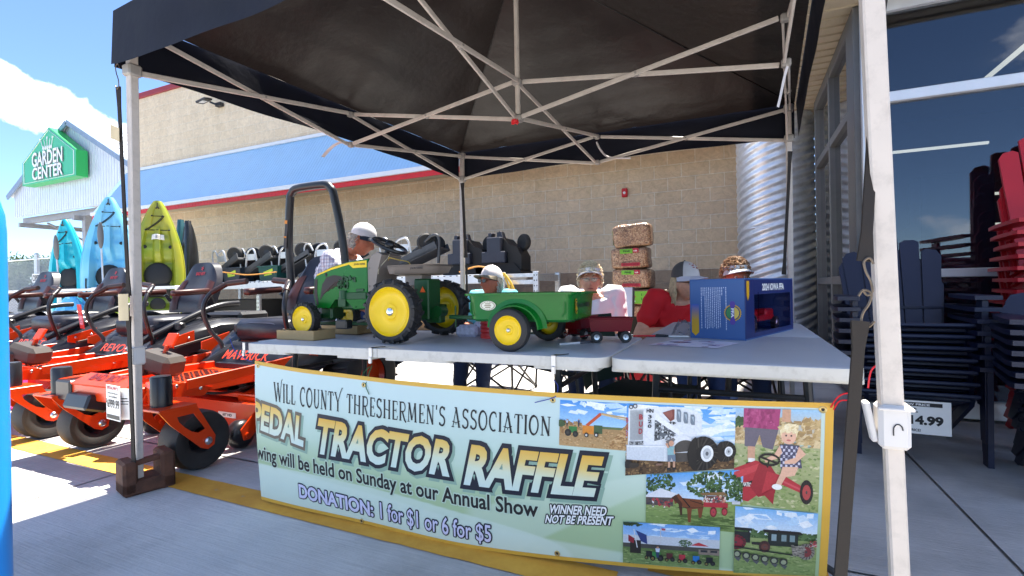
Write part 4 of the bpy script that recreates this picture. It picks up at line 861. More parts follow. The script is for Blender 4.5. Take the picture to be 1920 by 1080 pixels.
p.grad(0, 0, 1, .8, '#4f9be0', '#a9d2ee').clouds(.45, 0, 1, .4, 40).clouds(.7, .3, 1, .7, 20).grad(0, .70, 1, 1, '#7a5c3c', '#54402c').scat(0, .72, 1, 1, 420, .016, .016, ['#4a3626', '#6a5034', '#8a6b48', '#3a2a1e', '#97784f'])
p.scat(0, .30, .05, .72, 60, .02, .03, STR)
p.poly([(.02, .06), (.10, .005), (.30, .02), (.66, .30), (.66, .44), (.56, .78), (.02, .72)], '#e6e9ec').poly([(.02, .06), (.10, .005), (.30, .02), (.17, .06)], '#f3f4f5').poly([(.30, .03), (.40, .02), (.55, .03), (.66, .08), (.70, .16), (.70, .40), (.52, .40), (.46, .26)], '#dfe4e8')
p.poly([(.035, .09), (.165, .075), (.165, .50), (.04, .52)], '#bdc1c3')
for i in range(12): p.line((.043+.0105*i, .10), (.045+.0105*i, .50), .0045, '#8b9094')
p.rect(.03, .52, .17, .57, '#77797a').scat(.03, .52, .17, .57, 30, .01, .012, ['#4e5052', '#b9bcbe'])
p.poly([(.275, .22), (.36, .22), (.47, .36), (.47, .45), (.275, .52)], '#5f656b').scat(.28, .24, .47, .50, 150, .012, .018, ['#33373c', '#aeb4ba', '#6d7278', '#d5d9dc', '#23262a'])
p.poly([(.27, .10), (.275, .10), (.55, .42), (.50, .44), (.27, .20)], '#eef0f2').poly([(.345, .11), (.44, .055), (.455, .06), (.455, .20), (.42, .235)], '#7b4038').poly([(.35, .115), (.43, .07), (.44, .15), (.42, .2)], '#93564c')
for i in range(3): p.poly([(.475+.062*i, .055+.035*i), (.505+.062*i, .055+.035*i), (.515+.062*i, .09+.035*i), (.515+.062*i, .24+.02*i), (.485+.062*i, .24+.02*i), (.475+.062*i, .2+.02*i)], '#77838f').poly([(.482+.062*i, .08+.035*i), (.506+.062*i, .09+.035*i), (.506+.062*i, .2+.02*i)], '#a5b3bf')
p.poly([(.01, .57), (.48, .60), (.56, .62), (.56, .84), (.50, .84), (.01, .77)], '#d3d9df').poly([(.01, .57), (.48, .60), (.48, .62), (.01, .59)], '#f0f2f4').ell(.52, .68, .15, .25, '#e6e9ec', 180, 360).poly([(.37, .68), (.67, .68), (.62, .84), (.37, .82)], '#dfe3e7').ell(.56, .70, .115, .19, '#4f4a45', 180, 360).poly([(.45, .70), (.675, .70), (.66, .84), (.46, .84)], '#4f4a45').poly([(.38, .52), (.45, .47), (.47, .50), (.41, .62)], '#7d7a78')
p.text('HN', .195, .06, .065, .055, '#26262a').text('320', .21, .14, .036, .20, '#26262a', .03, True).text('BUD', .125, .13, .036, .30, '#b23a42', .03, True).text('BUD', .0, .18, .02, .28, '#b23a42', .03, True).ell(.045, .045, .02, .03, '#3c3f42').ell(.085, .03, .022, .032, '#3c3f42').ell(.085, .03, .013, .02, '#c8cccf').ell(.045, .045, .012, .018, '#c8cccf')
def fat(x, y, rx, ry, hub):
    p.ell(x, y, rx, ry, '#1d1a18')
    for i in range(20):
        a = i*.314; p.line((x+rx*.45*math.cos(a), y+ry*.45*math.sin(a)), (x+rx*.98*math.cos(a+.3), y+ry*.98*math.sin(a+.3)), rx*.10, '#45403a' if i % 2 else '#332f2b')
    p.ell(x-rx*.35, y, rx*.62, ry*.98, '#25211e', 90, 270).ell(x+rx*.28, y, rx*.40, ry*.48, hub).ell(x+rx*.28, y, rx*.26, ry*.32, '#bfc3c6').ell(x+rx*.28, y, rx*.10, ry*.12, '#6a6d70')
fat(.91, .70, .085, .17, '#e4e6e8'); fat(.715, .72, .135, .27, '#eceef0'); p.ell(.03, .83, .04, .06, '#2a2724').ell(.09, .85, .05, .04, '#3a322a').rect(.30, .84, .36, .87, '#8a6a5a')
p.ell(.435, .55, .024, .042, '#cf9c80').poly([(.40, .60), (.465, .60), (.47, .74), (.405, .74)], '#8fb9bd').poly([(.405, .72), (.475, .72), (.48, .82), (.455, .82), (.44, .76), (.43, .82), (.405, .82)], '#6f7f90').rect(.41, .82, .43, .92, '#c99c80').rect(.455, .82, .475, .92, '#c99c80').rect(.40, .91, .435, .945, '#2b2a2c').rect(.45, .91, .485, .945, '#2b2a2c').poly([(.40, .61), (.38, .55), (.40, .54), (.42, .62)], '#cf9c80').poly([(.46, .61), (.475, .7), (.46, .71)], '#cf9c80').done()
p = Pic(.8965, .9885, .036, .562, .034, .585, .0026)
p.grad(0, 0, 1, .3, '#9cc3e0', '#cdb68c').scat(0, .1, 1, .48, 420, .05, .03, ['#c3a878', '#b0935f', '#d6c196', '#a0845a', '#bda274']).grad(0, .36, 1, 1, '#a9ad80', '#92a065').scat(0, .38, 1, 1, 420, .035, .012, GRS+['#c6c39a', '#b4b786']).scat(0, .1, .1, .18, 40, .03, .02, ['#47623b', '#3a5230'])
p.poly([(.10, 0), (.54, 0), (.52, .20), (.30, .22), (.10, .19)], '#a33f70').scat(.12, .01, .5, .19, 40, .03, .03, ['#b2507f', '#8f3261']).poly([(.12, .19), (.52, .20), (.46, .40), (.34, .38), (.30, .26), (.24, .40), (.12, .38)], '#6b6470').rect(.16, .38, .25, .52, '#c99c80').rect(.17, .50, .25, .55, '#eceae6').ell(.2, .56, .06, .02, '#3a2f2a').rect(.56, .0, .66, .12, '#c99c80')
p.poly([(.0, .62), (.26, .52), (.42, .55), (.40, .80), (.18, .96), (.0, .94)], '#b3333b').poly([(0, .66), (.30, .55), (.34, .60), (0, .74)], '#c6454b').poly([(.0, .82), (.3, .70), (.31, .735), (0, .86)], '#1f1c1c').text('INTERNATIONAL', .02, .755, .26, .045, '#e8e4dc', .03)
p.poly([(.30, .55), (.44, .56), (.52, .66), (.50, .84), (.30, .90), (.2, .8)], '#9c2a33').poly([(.40, .62), (.62, .66), (.84, .76), (.82, .82), (.56, .74), (.34, .86)], '#b7363e').line((.56, .70), (.83, .79), .02, '#c9535a').wheel(.86, .80, .075, .125, '#b04a48', '#2b2725', .62).poly([(.36, .86), (.50, .78), (.48, .96)], '#a02c34')
p.ell(.64, .22, .10, .09, '#e6d3a4').ell(.64, .26, .085, .075, '#e2b399').ell(.61, .25, .011, .009, '#3a3030').ell(.67, .25, .011, .009, '#3a3030').ell(.64, .295, .026, .009, '#c2706a').scat(.54, .14, .74, .22, 60, .03, .015, ['#ead9ae', '#d9c390', '#f0e4c2'])
p.poly([(.54, .34), (.76, .34), (.80, .56), (.56, .58)], '#4c4a62')
for i in range(8):
    for j in range(7):
        if (i+j) % 2 == 0: p.d -= .00008; p.rect(.55+i*.029, .35+j*.031, .575+i*.029, .375+j*.031, '#c9c8d8')
p.poly([(.54, .35), (.48, .44), (.36, .50), (.38, .53), (.52, .48), (.57, .42)], '#e0b297').poly([(.76, .35), (.84, .42), (.72, .52), (.60, .53), (.60, .50), (.72, .46)], '#e0b297').poly([(.58, .56), (.76, .55), (.72, .64), (.62, .66), (.56, .76), (.50, .75), (.56, .62)], '#e0b297').ell(.52, .77, .06, .03, '#f0eeea')
for i in range(20): a = i/20*6.283; b = (i+1)/20*6.283; p.d -= .00008; p.line((.42+.12*math.cos(a), .50+.055*math.sin(a)), (.42+.12*math.cos(b), .50+.055*math.sin(b)), .022, '#28231f')
p.line((.32, .48), (.52, .53), .02, '#28231f').line((.42, .50), (.40, .58), .02, '#28231f').done()
p = Pic(.788, .907, .432, .715, .368, .735, .0036)
p.grad(0, 0, 1, .5, '#5fa3e0', '#cfe2f0').clouds(.2, 0, .9, .35, 14).grad(0, .5, 1, 1, '#8ba05a', '#7a9150').scat(0, .55, 1, 1, 240, .03, .012, GRS).tree(.13, .22, .18, .24).tree(.62, .22, .17, .22).tree(.83, .24, .16, .22).tree(.97, .32, .1, .18).scat(.3, .75, .95, .97, 70, .07, .02, ['#4f6432', '#5d7339'])
p.poly([(0, .42), (.16, .28), (.40, .42), (.34, .46), (.0, .50)], '#e4e4e8').rect(0, .46, .3, .62, '#5a4f4a').rect(.07, .5, .09, .66, '#e0e0e0').rect(.2, .5, .215, .66, '#e0e0e0').scat(.0, .5, .3, .62, 40, .02, .03, ['#a33038', '#c04048', '#3d3a44', '#7a6a5a'])
p.poly([(.30, .44), (.36, .38), (.40, .46), (.60, .48), (.62, .60), (.60, .80), (.575, .80), (.56, .64), (.50, .66), (.49, .90), (.465, .90), (.45, .66), (.40, .62), (.36, .54), (.32, .58)], '#7a4327').poly([(.28, .46), (.33, .40), (.36, .48), (.40, .56), (.40, .78), (.38, .78), (.36, .58)], '#4a2a1c').line((.40, .46), (.48, .62), .015, '#1d1512').line((.48, .50), (.62, .56), .012, '#1d1512').line((.35, .64), (.62, .62), .01, '#33241b')
p.poly([(.58, .36), (.82, .34), (.86, .40), (.60, .40)], '#8a6a44').rect(.62, .41, .84, .52, '#6d4a3c').scat(.62, .42, .84, .52, 40, .014, .03, ['#b4434a', '#d8a688', '#3c4a5e', '#e0d8cc']).rect(.62, .52, .86, .60, '#b2313a').wheel(.72, .68, .035, .09, '#b64047', '#8d2a31', .7).wheel(.83, .66, .03, .07, '#b64047', '#8d2a31', .7).rect(.9, .48, .98, .53, '#c8cbd0').done()
p = Pic(.757, .882, .722, .975, .708, .972, .0045)
p.grad(0, 0, 1, .55, '#6aa2de', '#bcd6ee').clouds(.3, 0, 1, .35, 16).scat(0, 0, .2, .08, 50, .03, .02, ['#2e3f24', '#3d5230']).rect(.0, .30, 1, .56, '#c9cdd3').rect(0, .5, 1, .62, '#4d4a44').grad(0, .60, 1, 1, '#5f7540', '#7d9155').scat(0, .64, 1, 1, 200, .03, .015, GRS+['#50683a']).tree(.66, .42, .07, .08).rect(.08, .42, .2, .74, '#2c2621').poly([(.06, .3), (.13, .38), (.12, .5), (.06, .46)], '#8f2a34').poly([(.14, .18), (.26, .28), (.27, .5), (.2, .44)], '#2f3f77').line((.12, .16), (.16, .6), .01, '#d8d8d8').line((.41, .08), (.41, .5), .008, '#c8c8cc').rect(.42, .1, .46, .15, '#b4545c').poly([(.72, .46), (.8, .38), (.9, .46)], '#c23a40').rect(.80, .54, 1, .66, '#8d7d70').rect(.82, .55, .98, .6, '#2e3238')
for x, c in ((.29, '#2a2826'), (.37, '#3f8b48'), (.51, '#5a2a2c'), (.64, '#b23640'), (.78, '#2a74b8'), (.91, '#222325')):
    s_ = .8 if x != .37 else 1.1; p.rect(x-.04*s_, .66, x+.04*s_, .80, c).wheel(x-.035*s_, .82, .025*s_, .06*s_, '#8a7a3c').wheel(x+.04*s_, .80, .03*s_, .07*s_, '#3a3836')
p.person(.39, .48, .26, '#c8cede', '#31405e').done()
p = Pic(.899, .9885, .575, .985, .588, .975, .0052)
p.grad(0, 0, 1, .40, '#7fb6e6', '#dfeaf2').clouds(0, 0, 1, .3, 20).scat(0, .33, 1, .45, 160, .04, .03, ['#4c663c', '#5d7748', '#3d5530']).grad(0, .44, 1, 1, '#93a266', '#829657').scat(0, .5, 1, 1, 300, .04, .012, GRS+['#6a8046'])
p.rect(.0, .36, .2, .52, '#2d2f2c').rect(.0, .30, .22, .34, '#262625').line((.18, .32), (.18, .5), .02, '#2a2a29').wheel(.02, .52, .13, .11, '#8a3038', '#7a2a34', .7).rect(.22, .5, .34, .54, '#33302d')
p.poly([(.36, .30), (.80, .30), (.84, .345), (.36, .34)], '#2b2521').rect(.42, .34, .78, .54, '#2a302c').rect(.46, .36, .52, .46, '#8fa3a8').rect(.58, .36, .64, .46, '#7f9598').rect(.68, .36, .74, .46, '#7f9598').wheel(.38, .56, .07, .09, '#6d4238', '#5b3a34', .6).wheel(.88, .60, .10, .13, '#7f3a3a', '#8d8478', .62).poly([(.70, .52), (.86, .50), (.86, .70), (.72, .66)], '#8a8378').scat(.7, .5, .86, .7, 50, .02, .01, ['#5f5a52', '#a39c90'])
p.line((0, .58), (.72, .66), .018, '#2c2a26').line((0, .66), (.66, .74), .012, '#3a3732')
for i in range(6): p.ell(.04+.115*i, .69+.018*i, .05, .055, '#3a3a38').ell(.04+.115*i, .69+.018*i, .032, .036, '#9aa080').poly([(.0+.115*i, .74+.018*i), (.09+.115*i, .74+.018*i), (.06+.115*i, .80+.018*i)], '#5b5c5c')
p.scat(.9, .42, 1, .5, 30, .02, .02, ['#b23a40', '#c8c4bc', '#6a4a44']).done()
# ------------------------------------------------------------------ pedal tractor and its trailer on the table
JG = M('toy_green_paint', '#09691f', .25, var=.05, scale=4, coat=.12, spec=.3); JGD = M('toy_dark_green', '#07461b', .4, var=.05); JY = M('toy_yellow', '#efc80f', .32, var=.04, coat=.1, spec=.4)
TAUPEP = M('taupe_plastic', '#8a7f76', .5, var=.04); TOYT = M('toy_tyre', (.02, .019, .019), .6, var=.2, scale=40); CHROME = M('chrome', (.85, .85, .87), .08, 1, var=.02)
TB = .737
tr = thing('pedal_tractor', 'green toy pedal tractor with yellow wheels standing on the folding table', 'toy tractor', (-1.70, 2.08, TB))
def lugtyre(r, w, n, h, rim):
    mb = MB(); ax_ = axm((0, 0, 0), (0, 1, 0)); b = r-h
    mb.lathe([(rim, -w*.42), (b-.012, -w*.5), (b, -w*.40), (b+.001, 0), (b, w*.40), (b-.012, w*.5), (rim, w*.42), (rim, -w*.42)], 48, ax_, cap=False)
    for i in range(n):
        for s in (-1, 1):
            a0 = 2*math.pi*(i+(.5 if s > 0 else 0))/n
            vs = []
            for (aa, y, rr) in ((0, 0, b-.002), (0, s*w*.52, b-.012), (.5, s*w*.52, b-.012), (.42, 0, b-.002), (.03, s*.0, r), (.10, s*w*.50, r-.004), (.40, s*w*.50, r-.004), (.33, 0, r)):
                a = a0+(aa*.62+(.55*abs(y)/w))*2*math.pi/n*1.0; vs.append((rr*math.cos(a), y, rr*math.sin(a)))
            mb.add(vs, [[0, 1, 2, 3], [4, 7, 6, 5], [0, 4, 5, 1], [1, 5, 6, 2], [2, 6, 7, 3], [3, 7, 4, 0]])
    return mb
def dish(r, w, hubr, s):
    """wheel disc facing -y"""
    A = axm((0, 0, 0), (0, -1, 0)); mb = MB()
    mb.lathe([(r*1.0, .0), (r, w*.44), (r*.965, w*.47), (r*.93, w*.40), (r*.86, w*.26), (r*.60, w*.14), (r*.50, w*.17), (r*.34, w*.18), (r*.28, w*.26), (hubr*1.6, w*.28), (0.001, w*.28)], 48, A, cap=False); return mb
def wheel(par, name, c, r, w, rim, lugs, hub, flip=1, lug=True, rimdepth=1):
    o = bpy.data.objects.new(name, None); COL.objects.link(o); o.parent = par; o.location = c; o.empty_display_size = .05
    if flip < 0: o.rotation_euler = (0, 0, math.pi)
    return o
def mkwheel(par, c, r, w, rim, lugs, hubr, flip=1):
    if lugs: t_ = lugtyre(r, w, lugs, r*.075, rim).obj('wheel', TOYT, par, 40)
    else:
        t_ = MB().lathe([(rim, -w*.45), (r*.9, -w*.5), (r*.97, -w*.42), (r, -w*.2), (r, w*.2), (r*.97, w*.42), (r*.9, w*.5), (rim, w*.45), (rim, -w*.45)], 48, axm((0, 0, 0), (0, 1, 0)), cap=False).obj('wheel', TOYT, par, 40)
    t_.location = c
    if flip < 0: t_.rotation_euler = (0, 0, math.pi)
    dish(rim+.001, w, hubr, 1).obj('rim', JY, t_, 40)
    MB().lathe([(hubr, w*.26), (hubr, w*.33), (hubr*.8, w*.42), (hubr*.4, w*.46), (0.0005, w*.47)], 20, axm((0, 0, 0), (0, -1, 0)), cap=False).obj('hub_cap', CHROME if lugs > 12 else STEEL, t_, 50)
    return t_
mkwheel(tr, (.245, -.215, .15), .15, .075, .112, 16, .021); mkwheel(tr, (.245, .215, .15), .15, .075, .112, 16, .021, -1)
mkwheel(tr, (-.372, -.15, .104), .092, .052, .068, 14, .010); mkwheel(tr, (-.372, .15, .104), .092, .052, .068, 14, .010, -1)
# hood: side profile swept across, rounded shoulders
prof = [(-.365, .16), (-.385, .235), (-.375, .318), (-.345, .345), (-.25, .378), (-.12, .402), (-.012, .41), (-.012, .16), (-.10, .155), (-.16, .205), (-.23, .205), (-.27, .16)]
hd = MB(); hw_ = .085
def hood_ring(y, k): 
    cx_, cz = -.19, .27; return [(cx_+(x-cx_)*k, y, cz+(z_-cz)*k if z_ > .3 else z_) for x, z_ in prof]
rings = [hood_ring(-hw_, .97), hood_ring(-hw_+.008, 1), hood_ring(hw_-.008, 1), hood_ring(hw_, .97)]
n = len(prof); vs = sum(rings, []); fs = [[k*n+i, k*n+(i+1) % n, (k+1)*n+(i+1) % n, (k+1)*n+i] for k in range(3) for i in range(n)]+[list(range(n)), [3*n+i for i in range(n)][::-1]]
hd.add(vs, fs); hd.m = 1
for s in (-1, 1):
    yb_ = s*(hw_+.0012)
    eng = hd; rr = random.Random(4)
    for i in range(26):
        x, z_ = -.20+.11*rr.random(), .265+.055*rr.random(); eng.box((x, yb_, z_), (.012+.012*rr.random(), .008, .008+.01*rr.random()), (0, rr.random()*60, 0), .001)
    eng.box((-.10, yb_, .222), (.16, .01, .035)).box((-.18, yb_, .19), (.05, .012, .05)).tube([(-.17, yb_, .25), (-.17, yb_, .205)], .022, 12).box((-.06, yb_, .25), (.05, .008, .015))
    for i in range(7): eng.ball((-.34+.05*i, yb_, .155+.01*(i % 2)), .0035, 6)
    pass
hood = hd.obj('hood', [JG, JGD], tr, 30)
for s in (-1, 1):
    yb_ = s*(hw_+.0012)
    def pl_(pts, d=0): return [(x, yb_+s*d, z_) for x, z_ in pts]
    mb = MB(); st = [(-.360, .327), (-.25, .362), (-.135, .385), (-.118, .372), (-.02, .378), (-.02, .402), (-.12, .395), (-.25, .372), (-.350, .338)]
    mb.add(pl_([(-.360, .329), (-.25, .360), (-.13, .383), (-.13, .394), (-.25, .371), (-.350, .339)]), [[0, 1, 4, 5], [1, 2, 3, 4]]).add(pl_([(-.13, .383), (-.105, .364), (-.016, .366), (-.016, .4), (-.13, .394)]), [[0, 1, 2, 3, 4]])
    mb.obj('side_stripe', JY, hood, 0)
    m2 = MB(); f = (lambda a, b: (-.098+.074*a, yb_+s*.0006, .376+.012*b)) if s < 0 else (lambda a, b: (-.024-.074*a, yb_+s*.0006, .376+.012*b)); text_fit(m2, 'JOHN DEERE', f, .03); m2.obj('lettering', INK, hood, 0)
    mb = MB().add(pl_([(-.375, .235), (-.355, .175), (-.342, .18), (-.352, .24), (-.348, .315), (-.368, .312)]), [[0, 1, 2, 3], [0, 3, 4, 5]]).add(pl_([(-.335, .20), (-.315, .285), (-.285, .322), (-.235, .332), (-.185, .325), (-.150, .30), (-.20, .285), (-.255, .268), (-.30, .235)]), [list(range(9))])
    mb.obj('grille_panel', M('dark_grille', (.02, .012, .012), .5), hood, 0)
    mb = MB()
    for i in range(5): mb.bar((-.31+.03*i, yb_, .235+.012*i), (-.225+.02*i, yb_, .295+.004*i), .004, .004)
    mb.obj('grille_bars', M('maroon_brown', (.05, .018, .015), .5), hood, 0)
    MB().ball((-.287, yb_, .335), (.008, .002, .01), 8).obj('vent', INK, hood)
MB().box((-.10, 0, .205), (.20, .15, .11), bev=.01).box((-.15, 0, .075), (.50, .05, .018), bev=.003).box((-.37, 0, .115), (.03, .26, .022)).box((-.33, 0, .13), (.08, .1, .07), bev=.01).obj('chassis', JGD, tr)
ds = MB().prism([(-.014, .11), (-.014, .385), (.012, .425), (.05, .44), (.075, .425), (.052, .36), (.03, .25), (.025, .11)], .16, MX((0, .08, 0), (1, 0, 0), (0, 0, 1), (0, -1, 0)))
for z_ in (.36, .27, .17): ds.ball((-.004, -.0815, z_), .004, 8)
ds.obj('dash_column', TAUPEP, tr, 30)
sw = MB(); ctr = Vector((.062, 0, .475)); nrm = Vector((.47, 0, .88)).normalized(); ex = Vector((nrm.z, 0, -nrm.x)); ey = Vector((0, 1, 0))
sw.tube([ctr+(ex*math.cos(a)+ey*math.sin(a))*.088 for a in [i*.1963 for i in range(32)]], .0105, 8, closed=True)
for a in (90, 210, 330):
    d = ex*math.cos(R(a))+ey*math.sin(R(a)); sw.bar(ctr-nrm*.004, ctr+d*.086, .022, .008, .002, nrm)
sw.tube([ctr-nrm*.07, ctr+nrm*.006], .014, 10).ball(ctr+nrm*.004, .026, 12); sw.obj('steering_wheel', M('toy_black', (.014, .014, .015), .3), tr)
st = MB()
def seatf(u, v):
    a = 2*math.pi*u; k = [0, .6, .92, 1.0, 1.04][min(4, int(v*4+.01))]; z_ = [.010, .010, .018, .046, .050][min(4, int(v*4+.01))]
    x = .155*math.copysign(abs(math.cos(a))**.6, math.cos(a)); y = .115*math.copysign(abs(math.sin(a))**.6, math.sin(a)); return (.232+x*k*(1 if x > 0 else .95)+.012*v, y*k, .318+z_+(.022 if x < -.1 and False else 0))
st.grid(seatf, 40, 4, True).grid(lambda u, v: Vector(seatf(u, v))-Vector((0, 0, .008)), 40, 4, True)
se = st.obj('seat', TAUPEP, tr, 60)
m2 = MB(); text_fit(m2, 'JOHN DEERE', lambda a, b: (.275+.07*a, -.1205, .343+.011*b), .03); m2.obj('lettering', INK, se, 0)
MB().box((.235, 0, .295), (.10, .09, .06), bev=.006).obj('seat_bracket', TAUPEP, tr)
re_ = MB().box((.288, 0, .20), (.085, .11, .20), bev=.006).box((.245, 0, .15), (.10, .34, .04)).tube([(.245, -.19, .15), (.245, .19, .15)], .02, 12).tube([(.36, -.03, .14), (.36, .03, .14)], .028, 12).box((.335, .0, .11), (.08, .05, .05)); re_.obj('rear_housing', JGD, tr)
MB().prism([(-.016, 0), (.016, 0), (0, .028)], .002, MX((.300, -.0565, .235), (1, 0, 0), (0, 0, 1), (0, -1, 0))).obj('slow_triangle', M('orange_reflector', '#f2641e', .4), tr, 0)
for s in (-1, 1):
    MB().box((-.10+.03*s, s*.13, .10+.02*s), (.075, .05, .045), bev=.006).bar((-.07, s*.1, .09), (.03, s*.09, .11), .014).obj('pedal', M('toy_black', (.014, .014, .015), .3), tr)
    MB().lathe([(.009, 0), (.009, .006), (.005, .01), (0, .011)], 12, axm((-.14+.03*s, s*.13-.0-.0, .10), (-1, 0, 0))).obj('pedal_bolt', STEEL, tr)
cordy = MB().tube(smooth_path([(.07, -.02, .40), (.10, -.05, .41), (.13, -.02, .40), (.16, .02, .39), (.17, .03, .37)], 5), .0025, 5); cordy.obj('yellow_cord', M('yellow_cord', '#d3b04a', .6), tr)
MB().tube(smooth_path([(.085, -.03, .43), (.075, -.04, .405), (.05, -.07, .36), (.06, -.09, .33)], 5), .0018, 5).obj('string', M('pale_string', '#d9cfae', .7), tr)
# two tan trays that hold the front wheels
CARD = M('tan_cardboard', '#b39566', .75, var=.06, scale=30)
def tray(loc, label, rz):
    t = thing('wheel_tray', label, 'box', loc, rz, 'tan trays under the front wheels'); mb = MB(); l, w, h = .27, .145, .05; th = .008
    mb.box((0, 0, .003), (l, w, .006), bev=.001)
    for s in (-1, 1): mb.box((0, s*(w/2-th/2), h/2), (l, th, h), bev=.001).box((s*(l/2-th/2), 0, h/2), (th, w-2*th, h), bev=.001)
    mb.obj('tray_body', CARD, t)
tray((-2.085, 1.945, TB), 'tan cardboard tray under the near front wheel of the toy tractor', R(-2)); tray((-2.10, 2.27, TB), 'tan cardboard tray under the far front wheel of the toy tractor', 0)
# trailer
tl_ = thing('toy_trailer', 'green two-wheeled toy trailer with yellow wheels behind the pedal tractor', 'toy trailer', (-.812, 1.985, TB))
tub = MB(); k = 9
def tubring(z_, sx, sy, r): return [(x, y, z_) for x, y in rrect(-sx, -sy, sx, sy, r, k=5)]
rs = [tubring(.112, .205, .155, .03), tubring(.122, .217, .168, .035), tubring(.20, .222, .174, .035), tubring(.218, .225, .177, .035), tubring(.219, .240, .192, .04), tubring(.227, .241, .193, .04), tubring(.228, .228, .180, .035), tubring(.21, .216, .168, .03), tubring(.125, .205, .158, .03)]
n = len(rs[0]); vs = sum(rs, []); fs = [[a*n+i, a*n+(i+1) % n, (a+1)*n+(i+1) % n, (a+1)*n+i] for a in range(len(rs)-1) for i in range(n)]+[list(range(n))[::-1], [(len(rs)-1)*n+i for i in range(n)]]
tub.add(vs, fs); tubo = tub.obj('tub', JG, tl_, 40)
for s in (-1, 1):
    fn = MB(); N_ = 20
    def arch(r, y, zc=.098): return [(r*math.cos(math.pi*i/N_)*1.12, s*y, zc+r*math.sin(math.pi*i/N_)) for i in range(N_+1)]
    A, B_, C = arch(.100, .176, .088), arch(.094, .205, .086), arch(.089, .205, .086); fl = arch(.116, .1745, .090)
    o = []
    for rings in ((fl, A), (A, B_), (B_, C)):
        fn.add(rings[0]+rings[1], [[i, i+1, N_+2+i, N_+1+i] for i in range(N_)])
    fn.obj('fender', JG, tubo, 40)
    MB().tube([(-.19, s*.1745, .135), (-.205, s*.1745, .15), (-.205, s*.1745, .19)], .003, 5).tube([(.205, s*.1745, .19), (.205, s*.1745, .15), (.19, s*.1745, .135)], .003, 5).obj('pressed_rib', JG, tubo)
mkwheel(tl_, (-.012, -.212, .084), .084, .045, .057, 0, .009); mkwheel(tl_, (-.012, .212, .084), .084, .045, .057, 0, .009, -1)
MB().tube([(-.012, -.21, .084), (-.012, .21, .084)], .007, 8).box((-.012, 0, .1), (.03, .3, .03)).obj('axle', DKSTEEL, tl_)
MB().bar((-.21, 0, .115), (-.43, .03, .118), .026, .018).tube([(-.40, .028, .17), (-.40, .028, .07)], .004, 6).obj('drawbar', JGD, tl_)
bd = MB().add([(-.125+.036*math.cos(a), -.1762, .178+.019*math.sin(a)) for a in [i*.2618 for i in range(24)]], [list(range(24))]); bd.obj('oval_badge', M('cream_badge', '#e6e2cf', .5), tubo, 0)
mm = MB()
for i in range(24):
    a = i*.2618; mm.box((-.125+.030*math.cos(a), -.1768, .178+.015*math.sin(a)), (.004, .0008, .003), bev=0)
for i in range(3): mm.box((-.125, -.1768, .171+.007*i), (.03-.006*abs(i-1), .0008, .0035), bev=0)
mm.obj('badge_print', M('badge_ink', '#8a7a58', .5), tubo, 0)
lg = MB(); ol = [(0, -.028), (.012, -.020), (.014, .018), (.007, .026), (-.007, .026), (-.014, .018), (-.012, -.020)]
def endf(a, b, d=.0): return (.2215+.0035+d, -.10+a, .172+b)
MB().add([endf(a*1.12, b*1.1) for a, b in ol], [list(range(7))]).obj('logo_rim', JY, tubo, 0); MB().add([endf(a, b, .0006) for a, b in ol], [list(range(7))]).obj('logo_shield', INK, tubo, 0)
dr = MB()
for pts in ([(-.006, -.018), (-.001, -.006), (.003, .002)], [(.008, -.016), (.003, -.004), (-.002, .004), (-.002, .014), (-.006, .020)], [(-.002, .014), (.005, .020)], [(.003, .002), (-.008, -.002), (-.010, -.012)]):
    stroke2d(dr, pts, .0035, lambda a, b: endf(a, b, .0012))
dr.obj('leaping_deer', JY, tubo, 0)
m2 = MB(); text_fit(m2, 'JOHN DEERE', lambda a, b: (.2255, -.075+.16*a, .160+.024*b), .03); m2.obj('lettering', INK, tubo, 0)
# small red toy wagons behind the trailer
WR = M('dark_red_enamel', '#7d0c18', .38, var=.05, spec=.3)
def wagon(loc, label, rz):
    t = thing('toy_wagon', label, 'toy wagon', loc, rz, 'small red toy wagons'); mb = MB()
    mb.prism([(-.085, .05), (.085, .05), (.095, .105), (-.095, .105)], .004, MX((0, -.052, 0), (1, 0, 0), (0, 0, 1), (0, -1, 0))).prism([(-.085, .05), (.085, .05), (.095, .105), (-.095, .105)], .004, MX((0, .056, 0), (1, 0, 0), (0, 0, 1), (0, -1, 0)))
    mb.box((-.088, 0, .077), (.004, .1, .055), (0, -10, 0)).box((.088, 0, .077), (.004, .1, .055), (0, 10, 0)).box((0, 0, .051), (.17, .104, .005)).bar((-.095, -.056, .105), (.095, -.056, .105), .007).bar((-.095, .054, .105), (.095, .054, .105), .007)
    for x in (-.08, .08): mb.ball((x, -.058, .095), .003, 6)
    mb.obj('wagon_box', WR, t)
    for x in (-.062, .062):
        MB().bar((x, -.05, .028), (x, .05, .028), .008).box((x, 0, .04), (.016, .05, .02)).obj('axle', WR, t)
        for s in (-1, 1):
            w_ = MB().lathe([(.012, -.009), (.024, -.010), (.026, -.006), (.026, .006), (.024, .010), (.012, .009)], 24, axm((x, s*.058, .026), (0, 1, 0))).obj('wheel', TOYT, t, 40)
            MB().lathe([(.013, 0), (.012, .004), (.004, .003), (0, .006)], 16, axm((x, s*.058-.009, .026), (0, -1, 0))).obj('rim', STEEL, w_)
    MB().bar((-.09, 0, .03), (-.135, 0, .022), .006).obj('drawbar', WR, t)
wagon((-.538, 2.225, TB), 'small dark red toy wagon in front of the woman in white', R(17)); wagon((-.72, 2.345, TB), 'dark red toy wagon half hidden behind the green trailer wheel', R(80))
